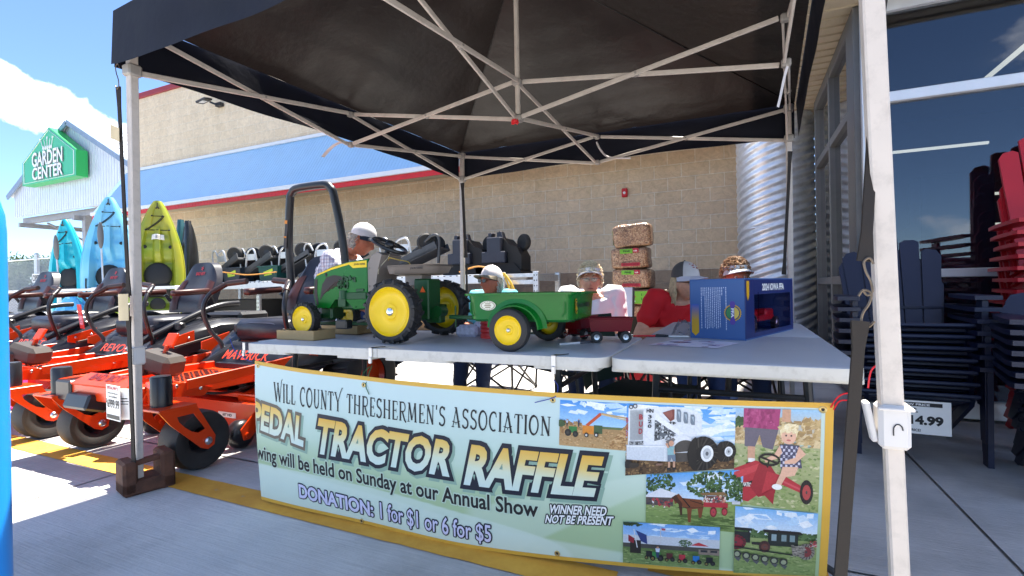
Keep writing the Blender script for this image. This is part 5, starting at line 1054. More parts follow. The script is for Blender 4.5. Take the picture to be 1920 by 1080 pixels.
# red can, pens, leaflets, plastic
t = thing('red_can', 'ribbed red can standing between tractor and trailer wheels', 'can', (-1.145, 2.24, TB)); MB().lathe([(.0, 0), (.052, 0), (.054, .006)]+[(.052+.0025*math.sin(i*1.2), .01+.09*i/24) for i in range(25)]+[(.054, .104), (.05, .106), (.05, .1), (0, .1)], 32).obj('can_body', M('red_enamel', '#c8201c', .35, coat=.3), t, 60)
def pen(a, b, m1, m2_, label):
    a, b = Vector(a), Vector(b); t = thing('pen', label, 'pen', tuple(a)); d = b-a
    MB().tube([d*.0, d*.62], [.0045, .005], 10).obj('barrel', m1, t); MB().tube([d*.6, d*.9, d], [.0056, .005, .002], 10).bar(d*.9+Vector((0, 0, .004)), d*.62+Vector((0, 0, .007)), .003).obj('grip', m2_, t)
pen((-.48, 2.448, TB+.005), (-.315, 2.50, TB+.005), M('pen_red', '#d8232a', .3), BLACK, 'red ballpoint pen with black grip lying beside the toy wagon')
pen((-.705, 2.015, TB+.005), (-.60, 2.15, TB+.005), M('pen_white', '#d8d8da', .35), M('pen_pattern', (.05, .05, .06), .35, var=.9, scale=300), 'black and white patterned pen lying near the trailer wheel')
def sheetp(pts, label, cols, seed):
    o = tag(MB(), '', '') if False else None; mb = MB(); P0, X_, Y_ = Vector(pts[0]), Vector(pts[1])-Vector(pts[0]), Vector(pts[3])-Vector(pts[0]); rr = random.Random(seed)
    mb.grid(lambda u, v: P0+X_*u+Y_*v+Vector((0, 0, .0015+.004*math.sin(u*3)*v)), 8, 6, ink=lin('#d9d6e6'))
    for i in range(26):
        u, v = rr.random()*.85, rr.random()*.85; a, b = .05+.12*rr.random(), .03+.10*rr.random(); c = lin(rr.choice(cols))
        mb.add([P0+X_*(u+x*a)+Y_*(v+y*b)+Vector((0, 0, .0022+.004*math.sin((u+x*a)*3)*(v+y*b)+i*.00003)) for x, y in ((0, 0), (1, .2), (1, 1), (0, .8))], [[0, 1, 2, 3]], ink=c)
    return mb
tag(sheetp([(-.36, 2.13, TB), (-.09, 2.08, TB), (-.02, 2.33, TB), (-.28, 2.34, TB)], '', ['#6f5fa8', '#8f86c4', '#4d3f86', '#b0667a', '#e8e6f2', '#7a4a56'], 3).obj('leaflet', vmat('printed_paper', .5), smooth=0), 'purple and white printed leaflet lying in front of the blue box', 'leaflet')
cb = MB().grid(lambda u, v: Vector((-.31+.13*u, 2.50+.10*v, TB+.004+.075*math.sin(math.pi*v)*math.sin(math.pi*min(1, u*1.1+.05))+.02*mnoise.noise(Vector((u*6, v*6, 3))))), 24, 18)
tag(cb.obj('plastic_bag', glass_mat('clear_film', (.88, .88, .90), 1.2, 1.35, .35), smooth=0), 'crumpled clear plastic bag beside the blue box', 'bag'); tag(MB().box((-.275, 2.49, TB+.005), (.09, .05, .006), (0, 0, 10)).obj('ticket_stack', PAPER), 'small white stack of tickets beside the blue box', 'tickets')
t = thing('plastic_wrap', 'bundle of clear wrapped packets behind the big toy wheel', 'packet', (-1.30, 2.30, TB)); MB().box((0, 0, .03), (.13, .09, .06), bev=.02).box((.07, .03, .05), (.1, .08, .04), (0, 10, 20), .015).obj('packets', M('pale_wrap', '#c9c9dd', .35, var=.2, scale=60), t)
# ------------------------------------------------------------------ blue toy box
BB = M('blue_print_card', '#3a6099', .4, var=.08, scale=3); BBD = M('navy_print_card', '#1b2d66', .4, var=.06, scale=3)
bx = thing('toy_box', 'large blue toy box with clear window lettered 2024 IOWA FFA', 'box', (.015, 2.40, TB), R(70.5-90))
W_, L_, H_ = .25, .70, .272      # local: x from -W to 0, y from 0 to L
bo = MB().box((-W_/2, L_/2, .003), (W_, L_, .006), bev=.001).box((-W_/2, L_/2, H_-.003), (W_, L_, .006), bev=.001).box((-W_+.002, L_/2, H_/2), (.004, L_, H_-.012), bev=.001).box((-W_/2, .002, H_/2), (W_-.008, .004, H_-.012), bev=.001).box((-W_/2, L_-.002, H_/2), (W_-.008, .004, H_-.012), bev=.001)
bo.obj('box_body', BB, bx)
fr = MB().box((-.002, .055, H_/2), (.004, .11, H_-.012), bev=.001).box((-.002, L_-.02, H_/2), (.004, .04, H_-.012), bev=.001).box((-.002, L_/2+.035, H_-.04), (.004, L_-.15, .068), bev=.001).box((-.002, L_/2+.035, .016), (.004, L_-.15, .02), bev=.001); fr.obj('window_frame', BBD, bx)
MB().box((-.004, L_/2+.035, .12), (.001, L_-.15, .19), bev=0).box((.0008, .16, .12), (.0006, .01, .18), bev=0).obj('window', glass_mat('box_window', (.86, .80, .88), .22), bx, 0)
mm = MB(); text_fit(mm, '2024 IOWA FFA', lambda a, b: (.001, .215+.33*a, H_-.058+.034*b), .04); mm.obj('lettering', M('white_ink', '#f0f0ee', .5), bx, 0)
mm = MB(); endq = lambda a, b, d=.0006: (-W_+W_*a, -d, H_*b); rr = random.Random(9)
def colu(x, y0, y1, w, wobble=True):
    yy = y1
    while yy > y0:
        h = .012+.03*rr.random(); mm.add([endq(x, yy), endq(x+w, yy), endq(x+w, max(y0, yy-h)), endq(x, max(y0, yy-h))], [[0, 1, 2, 3]]); yy -= h+.008
for i, x in enumerate([.215+.034*k for k in range(13)]): colu(x, (.16, .72, .18, .16, .17, .19, .18, .2, .17, .18, .2, .17, .84)[i] if i not in (1, 11) else .72, .86, .013)
colu(.66, .15, .86, .014); mm.obj('small_print', M('pale_print', '#c9d2e6', .5), bx, 0)
mm = MB().add([endq(.03, .10, .0004), endq(.10, .04, .0004), endq(.17, .10, .0004), endq(.17, .58, .0004), endq(.03, .58, .0004)], [[0, 1, 2, 3, 4]]); mm.obj('gold_arrow', gradm('gold_to_blue', [(0.0, '#d9a413'), (1.0, '#2c55ac'), (.5, '#c79a2c')]), bx, 0)
MB().add([(.0012, .012, H_-.012), (.0012, .045, H_-.012), (.0012, .045, H_-.075), (.0012, .028, H_-.10), (.0012, .012, H_-.075)], [[0, 1, 2, 3, 4]]).obj('gold_pennant', M('gold_ink', '#e0ab1c', .45), bx, 0)
ec = (.78, .44); er = .155
def ez_(a, r, d): return endq(ec[0]+er*r*math.cos(a), ec[1]+er*r*math.sin(a)*W_/H_, d)
gold = M('gold_ink', '#e0ab1c', .45); n = 48
MB().add([ez_(i*2*math.pi/n, 1.0 if i % 2 else .9, .0007) for i in range(n)], [list(range(n))]).obj('emblem_ring', gold, bx, 0)
MB().add([ez_(i*2*math.pi/n, .82, .0010) for i in range(n)], [list(range(n))]).obj('emblem_inner_ring', BBD, bx, 0)
MB().add([ez_(R(90+i*7.5), .72, .0013) for i in range(25)], [list(range(25))]).obj('emblem_green_half', M('emblem_green', '#3d8a4e', .5), bx, 0); MB().add([ez_(R(-90+i*7.5), .72, .0013) for i in range(25)], [list(range(25))]).obj('emblem_gold_half', M('emblem_gold', '#e8c455', .5), bx, 0)
MB().add([endq(ec[0]+a, ec[1]+b, .0016) for a, b in ((-.03, -.19), (.03, -.19), (.05, -.14), (.03, -.08), (.03, .08), (.05, .14), (.03, .19), (-.03, .19), (-.05, .14), (-.03, .08), (-.03, -.08), (-.05, -.14))], [list(range(12))]).obj('emblem_ribbon', M('emblem_purple', '#5a3f9a', .5), bx, 0)
mm = MB(); text_fit(mm, 'FFA', lambda a, b: endq(ec[0]-.025+.05*b, ec[1]+.075-.15*a, .0020), .04); mm.obj('emblem_lettering', M('white_ink', '#f0f0ee', .5), bx, 0)
# the red toy inside the window
ty = thing('boxed_toy', 'red toy tractor lying inside the clear window of the blue box', 'toy', (.015, 2.40, TB), R(70.5-90)); RED = M('toy_red', '#e02028', .35, coat=.3)
MB().box((-.09, .40, .075), (.07, .34, .03), bev=.008).box((-.09, .52, .10), (.06, .12, .035), bev=.01).box((-.09, .33, .09), (.05, .05, .05), bev=.008).bar((-.06, .25, .07), (-.06, .55, .085), .012).obj('toy_body', RED, ty)
for y, r in ((.22, .045), (.56, .032)):
    w_ = MB().lathe([(r*.5, -.012), (r, -.012), (r, .012), (r*.5, .012)], 24, axm((-.05, y, r+.012), (1, 0, 0))).obj('wheel', TOYT, ty); MB().lathe([(r*.62, 0), (r*.5, .004), (0, .004)], 20, axm((-.038, y, r+.012), (1, 0, 0))).obj('rim', STEEL, w_)
# ------------------------------------------------------------------ zero-turn mowers
MO = M('mower_orange_paint', '#d53d0a', .3, var=.07, scale=5, coat=.25, spec=.4, dirt='#7a2a14', dirt_amt=.12, dscale=9); MBK = M('mower_black_plastic', (.014, .014, .017), .30, var=.2, scale=6); SEATB = M('black_vinyl', (.016, .016, .024), .34, var=.2, scale=10, bump=.0006, bscale=150); SEATR = M('brown_vinyl', '#3e1812', .42, var=.12, bump=.0006, bscale=150); GRIP = M('brown_grip', '#2a1511', .5, var=.1); TYRE = M('mower_tyre', (.026, .024, .022), .62, var=.3, scale=14, bump=.0008, bscale=120); MGREY = M('grey_plastic', '#3d3732', .5, var=.08)
def mower(label, X, Y, rz, rops, name_txt, seed):
    mw = thing('ride_on_mower', label, 'mower', (X, Y, 0), rz, 'orange mowers in a row')
    rr = random.Random(seed)
    def sidex(pts, x, th): return MX((x, 0, 0), (0, 1, 0), (0, 0, 1), (1, 0, 0))
    for s in (-1, 1):
        c = s*.52; swv = 0
        fk = MB(); o = [(-.255, .375), (-.06, .375), (.045, .185), (.038, .135), (.0, .118), (-.038, .135), (-.20, .30)]; h = [(-.165, .335), (-.075, .335), (-.012, .235), (-.05, .222), (-.09, .24), (-.125, .27), (-.155, .305)]
        for q in (-1, 1):
            x0 = c+q*.108-.004; n = len(o)
            for xx in (x0, x0+.008): fk.add([(xx, y, z_) for y, z_ in o+h], [[i, (i+1) % n, n+(i+1) % n, n+i] for i in range(n)])
            fk.add([(x0, y, z_) for y, z_ in o]+[(x0+.008, y, z_) for y, z_ in o], [[i, (i+1) % n, n+(i+1) % n, n+i] for i in range(n)]).add([(x0, y, z_) for y, z_ in h]+[(x0+.008, y, z_) for y, z_ in h], [[i, (i+1) % n, n+(i+1) % n, n+i] for i in range(n)])
        fk.box((c, -.155, .379), (.224, .20, .012)); fk.obj('caster_fork', MO, mw, 30)
        for q in (-1, 1): MB().lathe([(.022, 0), (.022, .008), (.014, .016), (0, .018)], 12, axm((c+q*.114, 0, .165), (q, 0, 0))).obj('axle_bolt', STEEL, mw)
        wh = MB().lathe([(.075, -.06), (.10, -.072), (.135, -.082), (.155, -.078), (.164, -.05), (.1655, 0), (.164, .05), (.155, .078), (.135, .082), (.10, .072), (.075, .06)], 40, axm((c, 0, .165), (1, 0, 0)), cap=False).obj('wheel', TYRE, mw, 60)
        MB().lathe([(.09, -.06), (.07, -.05), (.05, -.02), (.035, -.05), (.0, -.05), (.035, -.05)][:5], 24, axm((c, 0, .165), (1, 0, 0)), cap=False).lathe([(.09, .06), (.07, .05), (.05, .02), (.035, .05), (0, .05)], 24, axm((c, 0, .165), (1, 0, 0)), cap=False).obj('rim', MBK, wh)
        MB().lathe([(.0, .385), (.052, .385), (.052, .535), (.046, .545), (0, .546)], 20, Matrix.Translation((c-.02*s, -.165, 0))).obj('pivot_cap', MBK, mw, 50)
        ar = MB().bar((c-.04*s, -.155, .43), (s*.34, -.10, .45), .10, .10, .006).prism([(-.20, .40), (-.06, .40), (.14, .37), (.20, .41), (.02, .47), (-.16, .47)], .012, sidex(0, s*.385-.006, 0)); ar.obj('front_arm', MO, mw, 30)
        rl = MB().bar((s*.36, -.02, .43), (s*.36, 1.9, .43), .05, .075, .004, (0, 0, 1)).bar((s*.39, .04, .452), (s*.44, .78, .50), .014, .06); rl.obj('frame_rail', MO, mw)
        rw = MB().lathe([(.15, -.13), (.25, -.14), (.295, -.12), (.302, -.05), (.302, .05), (.295, .12), (.25, .14), (.15, .13)], 36, axm((s*.55, 1.33, .30), (1, 0, 0)), cap=False)
        for i in range(26):
            for q in (-1, 1):
                a = i*2*math.pi/26+(.12 if q > 0 else 0); rw.box((s*.55+q*.06, 1.33+.303*math.cos(a), .30+.303*math.sin(a)), (.12, .02, .03), Euler((a+math.pi/2, 0, q*.35)).to_matrix(), .002)
        rw = rw.obj('wheel', TYRE, mw, 45); MB().lathe([(.16, 0), (.14, -.04), (.05, -.05), (0, -.03)], 24, axm((s*.66, 1.33, .30), (s, 0, 0)), cap=False).obj('rim', MO, rw)
        # black hip fender, lofted front to back
        fe = MB(); secs = [(.66, .40, .47, .04), (.80, .40, .56, .10), (1.0, .42, .68, .15), (1.25, .45, .745, .17), (1.55, .46, .74, .17), (1.85, .46, .66, .14), (1.98, .45, .56, .08)]
        rings = []
        for (y, xc, zt, hw2) in secs: rings.append([(s*(xc-hw2), y, zt-.30), (s*(xc-hw2), y, zt-.03), (s*(xc-hw2*.7), y, zt), (s*(xc+hw2*.6), y, zt-.005), (s*(xc+hw2*.98), y, zt-.05), (s*(xc+hw2*1.05), y, zt-.13), (s*(xc+hw2*1.0), y, zt-.22)])
        m_ = 7; vs = sum(rings, []); fe.add(vs, [[k*m_+i, k*m_+i+1, (k+1)*m_+i+1, (k+1)*m_+i] for k in range(len(secs)-1) for i in range(m_-1)]+[list(range(m_)), [(len(secs)-1)*m_+i for i in range(m_)][::-1]])
        fe = fe.obj('fender', MBK, mw, 40)
        MB().bar((s*.60, .84, .53), (s*.63, 1.5, .66), .008, .02).obj('fender_crease', MGREY, fe); MB().lathe([(0, 0), (.045, 0), (.045, .05), (.035, .06), (0, .06)], 16, Matrix.Translation((s*.42, 1.0, .67))).obj('fuel_cap', MBK, fe)
        MB().prism([(.78, .60), (1.02, .66), (1.02, .56), (.86, .52), (.78, .54)], .012, sidex(0, s*.585-.006, 0)).obj('side_plate', MO, mw)
        lb = MB().tube(smooth_path([(s*.36, .80, .40), (s*.37, .80, .58), (s*.42, .74, .70), (s*.435, .70, .86), (s*.41, .74, .98), (s*.33, .83, 1.06), (s*.15, .86, 1.075)], 6), .0165, 10).obj('lap_bar', MBK, mw, 60)
        MB().tube([(s*.33, .83, 1.06), (s*.15, .86, 1.075)], .023, 10).tube([(s*.405, .745, .99), (s*.33, .83, 1.06)], .021, 10).obj('hand_grip', GRIP, lb, 60)
        ab = MB().box((s*.335, 1.16, 1.0), (.075, .34, .055), (3, 0, 0), .02).obj('armrest', SEATR, mw, 50); MB().bar((s*.33, 1.33, .98), (s*.30, 1.40, .86), .05, .03).obj('armrest_pivot', MBK, ab)
    MB().box((0, -.155, .425), (.72, .11, .10), bev=.006).obj('front_beam', MO, mw)
    MB().prism([(-.28, 0), (.28, 0), (.24, .10), (-.24, .10)], .012, MX((0, -.215, .46), (1, 0, 0), (0, .86, .5), (0, -.5, .86))).obj('front_plate', MO, mw)
    if name_txt:
        nt = MB(); f0 = Vector((-.16, -.215+.04*.86-.0, .46+.04*.5)); text_fit(nt, 'BAD BOY', plane_fn(f0+Vector((0, -.008, .014)), (.32, 0, 0), (0, .055*.86, .055*.5)), .03); nt.obj('plate_lettering', M('dark_red_ink', '#6a120a', .5), mw, 0)
    MB().box((-.15, -.20, .36), (.24, .12, .09), (-20, 0, 0), .012).box((-.36, -.16, .42), (.16, .13, .12), bev=.01).obj('hitch_step', MBK, mw)
    gp = MB().box((0, .42, .415), (.66, .76, .01), bev=.002).box((0, .04, .44), (.66, .01, .06))
    for i in range(9):
        for j in range(14): gp.box((-.24+.06*i, .12+.035*j, .423), (.03, .012, .008), (0, 0, 45 if (i+j) % 2 else -45), .001, mi=1)
    gp.obj('foot_pan', [MO, MBK], mw)
    MB().box((0, .80, .50), (.62, .04, .24), (-32, 0, 0), .01).box((0, .72, .43), (.62, .03, .06)).obj('front_cowl', M('navy_black_panel', (.018, .019, .028), .3, var=.1), mw)
    nt = MB(); cdir = Vector((0, .53, .848)); o_ = Vector((-.24, .735, .475))+Vector((0, -.024, .015)); text_fit(nt, 'MAVERICK' if rops else 'REVOLT', plane_fn(o_, (.48, 0, 0), cdir*.075), .008, shear=.04); nt.obj('cowl_lettering', M('orange_ink', '#ef4a1e', .4), mw, 0)
    MB().box((0, .95, .56), (.60, .16, .08), (0, 0, 0), .008).box((0, .90, .585), (.54, .012, .06)).bar((-.29, .88, .55), (.29, .88, .55), .02).obj('seat_base', MO, mw)
    cu = MB(); cu.grid(lambda u, v: Vector(((u-.5)*.56, .84+.56*v, .80-.03*math.sin(math.pi*u)*math.sin(math.pi*v)-.05*(abs(2*u-1)**4)-.05*(max(0, .25-v)*4)**2+.0)), 20, 14).box((0, 1.12, .695), (.565, .56, .17), bev=.045); cu.obj('seat_cushion', SEATB, mw, 60)
    bk = MB()
    def bkf(u, v, sd_):
        a = (u-.5)*2; zz = .80+.50*v; wdt = .285*(1-.0*v)*(1-.36*max(0, v-.5)**1.3*2.0) ; y = 1.40+.16*v+sd_*.055*(1-abs(a)**3*.7)*(1-.5*max(0, v-.8)*5*.6)-(.05*abs(a)**2 if sd_ < 0 else 0)-.02*math.sin(v*6.3)*(sd_ < 0)
        top = 1-.18*abs(a)**4*v; return Vector((a*wdt, y, .80+.50*v*top))
    bk.grid(lambda u, v: bkf(u, v, -1), 22, 18).grid(lambda u, v: bkf(u, v, 1), 22, 18)
    edge = [bkf(0, i/18, -1) for i in range(19)]+[bkf(i/22, 1, -1) for i in range(1, 23)]+[bkf(1, 1-i/18, -1) for i in range(1, 19)]; edge2 = [bkf(0, i/18, 1) for i in range(19)]+[bkf(i/22, 1, 1) for i in range(1, 23)]+[bkf(1, 1-i/18, 1) for i in range(1, 19)]; ne = len(edge)
    bk.add(edge+edge2, [[i, i+1, ne+i+1, ne+i] for i in range(ne-1)]); bo_ = bk.obj('backrest', SEATB, mw, 60)
    for s in (-1, 1): MB().grid(lambda u, v: bkf(.5+s*(.28+.20*u), .06+.60*v, -1)+Vector((0, -.006-.012*math.sin(math.pi*u), 0)), 8, 12).obj('side_bolster', SEATR, bo_, 60)
    nt = MB(); text_fit(nt, 'BAD BOY', lambda a, b: bkf(.36+.28*a, .74+.07*b, -1)+Vector((0, -.006, 0)), .04)
    for q in range(5): stroke2d(nt, [(math.cos(q*1.26)*.1, math.sin(q*1.26)*.1), (math.cos(q*1.26)*1, math.sin(q*1.26)*1)], .4, lambda a, b: bkf(.5+.045*a, .88+.045*b, -1)+Vector((0, -.006, 0)))
    nt.obj('stitched_logo', M('pale_stitch', '#b9bcc9', .6) if rops else M('red_stitch', '#c8343a', .6), bo_, 0)
    # deck with skirt, sticker and anti-scalp wheel
    dk = MB(); dp = [(-.74, .50), (-.60, .40), (.60, .40), (.74, .50), (.76, .90), (.60, 1.12), (-.60, 1.12), (-.76, .90)]
    dk.prism(dp, .17, Matrix.Translation((0, 0, .095))).box((.42, .52, .29), (.30, .14, .05), (12, 0, 0), .006).box((-.42, .52, .29), (.30, .14, .05), (12, 0, 0), .006).bar((-.6, .47, .30), (.6, .47, .30), .03); dk.obj('mower_deck', MO, mw)
    mech = MB()
    for x in (-.48, 0, .48): mech.lathe([(0, .265), (.12, .265), (.12, .285), (.05, .29), (.05, .33), (.03, .345), (0, .345)], 18, Matrix.Translation((x, .72, 0))); 
    for i in range(12): mech.tube([(-.5+rr.random(), .55+.4*rr.random(), .28), (-.5+rr.random(), .55+.4*rr.random(), .38)], .012, 6)
    mech.bar((-.5, .66, .31), (.5, .70, .31), .02, .01).bar((-.5, .80, .31), (.5, .76, .31), .02, .01); mech.obj('belt_drive', DKSTEEL, mw)
    MB().box((.24, .397, .18), (.17, .004, .035), bev=0).obj('deck_sticker', PAPER, mw); nt = MB(); text_fit(nt, '60" HD', plane_fn((.20, .394, .172), (.09, 0, 0), (0, 0, .018)), .03); nt.obj('sticker_lettering', INK, mw, 0)
    for s in (-1, 1): MB().lathe([(0, -.05), (.06, -.05), (.085, -.03), (.09, 0), (.085, .03), (.06, .05), (0, .05)], 24, axm((s*.44, .34, .09), (1, 0, 0))).obj('deck_wheel', MBK, mw, 50); MB().prism([(.42, .24), (.30, .13), (.32, .06), (.36, .06), (.46, .14)], .01, MX((s*.44+.055, 0, 0), (0, 1, 0), (0, 0, 1), (1, 0, 0))).lathe([(0, 0), (.016, 0), (.016, .014), (0, .016)], 10, axm((s*.44+.065, .34, .09), (1, 0, 0))).obj('deck_wheel_bracket', MO, mw)
    for q, pts in enumerate(([(-.28, .2, .40), (-.2, .35, .36), (-.05, .5, .37), (.1, .6, .40)], [(.26, .1, .40), (.34, .3, .35), (.30, .55, .36), (.2, .7, .42)], [(.40, .85, .42), (.46, .7, .38), (.44, .55, .33)])): MB().tube(smooth_path(pts, 5), .009, 6).obj('hose', MBK, mw, 60)
    for s in (-1, 1):
        for (x, y, z_) in ((s*.39, -.02, .455), (s*.393, .12, .42), (s*.386, .5, .445), (s*.386, .9, .445), (s*.591, .84, .58), (s*.591, .97, .60)): MB().lathe([(0, 0), (.011, 0), (.011, .006), (.007, .010), (0, .010)], 8, axm((x, y, z_), (s, 0, 0))).obj('bolt', STEEL, mw)
        MB().bar((s*.588, .88, .615), (s*.588, .98, .635), .003, .022, 0).obj('side_decal', M('pale_decal', '#cfcbc6', .5), mw)
    pd = MB().bar((-.04, .13, .46), (.0, .17, .66), .055, .016, .003).box((.005, .19, .69), (.08, .02, .09), (-30, 0, 8), .004).bar((-.07, .1, .44), (.06, .1, .44), .04); pd.obj('foot_pedal', MO, mw)
    MB().box((-.02, .14, .55), (.26, .17, .13), (0, 14, 12), .03).box((-.10, .10, .53), (.10, .16, .10), (0, 14, 12), .02).obj('pump_box', MGREY, mw)
    MB().box((0, 1.85, .62), (.62, .36, .34), bev=.03).box((0, 2.03, .55), (.5, .10, .2)).obj('engine', MBK, mw)
    if rops:
        rp = MB(); path = [(-.325, 1.46, .42), (-.325, 1.44, 1.0), (-.31, 1.41, 1.42), (-.255, 1.38, 1.78), (-.225, 1.375, 1.85), (-.15, 1.37, 1.885), (.15, 1.37, 1.885), (.225, 1.375, 1.85), (.255, 1.38, 1.78), (.31, 1.41, 1.42), (.325, 1.44, 1.0), (.325, 1.46, .42)]
        rp.tube(smooth_path(path, 6), .034, 10); rp.obj('roll_bar', M('roll_bar_black', (.014, .016, .02), .32, var=.1), mw, 60)
        mm = MB().box((-.290, 1.362, 1.50), (.035, .004, .26), (0, 8, 0), 0); mm.obj('warning_label', M('warning_label', '#2b2a28', .5), mw); mm = MB().box((-.284, 1.358, 1.60), (.03, .004, .03), (0, 8, 0), 0).box((-.299, 1.358, 1.47), (.03, .004, .012), (0, 8, 0), 0); mm.obj('label_print', M('label_orange', '#d98f2c', .5), mw)
    else:
        MB().tube(smooth_path([(-.38, 1.45, .70), (-.38, 1.2, .80), (-.36, .92, .72)], 5), .024, 10).obj('folded_bar', MBK, mw, 60); MB().tube(smooth_path([(.36, .70, .58), (.39, 1.3, .84), (.36, 1.62, .88)], 6), .03, 10).obj('folded_bar', MBK, mw, 60)
    return mw
mower('orange ride-on mower with an upright black roll bar, nearest the canopy', -3.35, 1.83, 0, True, True, 1)
mower('orange ride-on mower in front of the lime kayak, without roll bar', -4.98, 1.83, 0, False, True, 2)
mower('orange ride-on mower in front of the sky blue kayak with a red hang tag', -6.50, 1.83, 0, False, True, 3)
mower('orange ride-on mower beside the blue bollard, at the far end of the mower row', -8.05, 1.83, 0, False, False, 4)
def card(name, label, c, w, h, lines, rz=0, tilt=0, cat='price tag', base=PAPER, group=None):
    t = thing(name, label, cat, c, rot=(R(tilt), 0, R(rz)), group=group); MB().box((0, 0, 0), (w, .003, h), bev=0).obj('card', base, t, 0)
    for (b, x, y, ww, hh, m, off) in lines:
        mm = MB()
        if b is None: mm.box((x+ww/2, -.0024, y+hh/2), (ww, .001, hh), bev=0)
        else: text_fit(mm, b, plane_fn((x, -.0032, y), (ww, 0, 0), (0, 0, hh)), off)
        mm.obj('lettering' if b else 'printed_band', m, t, 0)
    return t
card('price_tag', 'white price tag reading 6999.99 hanging on the mower caster', (-3.14, 1.585, .395), .165, .19, [('SPECIAL PRICE', -.07, .072, .13, .016, REDINK, .03), ('Bad Boy 60in Maverick', -.06, .045, .12, .012, INK, .02), ('Zero Turn Mower', -.05, .027, .10, .012, INK, .02), ('$', -.081, -.005, .011, .026, INK, .01), ('6999.99', -.066, -.030, .140, .048, INK, .012), (None, -.075, -.088, .15, .022, M('grey_print', '#4a4a46', .6), 0)], -6)
card('price_tag', 'plain white tag tucked behind the 6999.99 tag', (-3.06, 1.60, .39), .08, .175, [(None, -.03, .03, .05, .005, INK, 0), (None, -.03, .015, .055, .004, INK, 0), (None, -.03, 0, .05, .004, INK, 0)], 20, 8)
card('hang_tag', 'red and white hang tag on a mower lever, left of the canopy leg', (-5.92, 2.72, .78), .17, .24, [(None, -.06, -.08, .12, .09, M('pink_print', '#e3a2ac', .6), 0), (None, -.05, -.06, .09, .008, INK, 0), (None, -.05, -.04, .09, .008, INK, 0)], -14, 6, 'tag', M('red_card', '#d8322c', .5))
pk = thing('pink_bag', 'bright pink bag on the ground behind the left caster wheels', 'bag', (-5.9, 2.15, 0)); MB().box((0, 0, .19), (.30, .2, .38), (0, 4, 10), .05).obj('bag_body', M('pink_film', '#d8489a', .4, var=.3, scale=14), pk, 60)
# blue bollard close to the camera
bl = thing('bollard', 'bright blue plastic bollard sleeve with domed top near the camera', 'bollard', (-1.868, .60, 0)); MB().lathe([(.085, 0), (.085, 1.16), (.082, 1.21), (.072, 1.25), (.052, 1.28), (.026, 1.294), (0, 1.298)], 40, cap=False).obj('sleeve', M('bollard_blue', '#1c8ee6', .35, var=.04, scale=5, coat=.2), bl, 60)
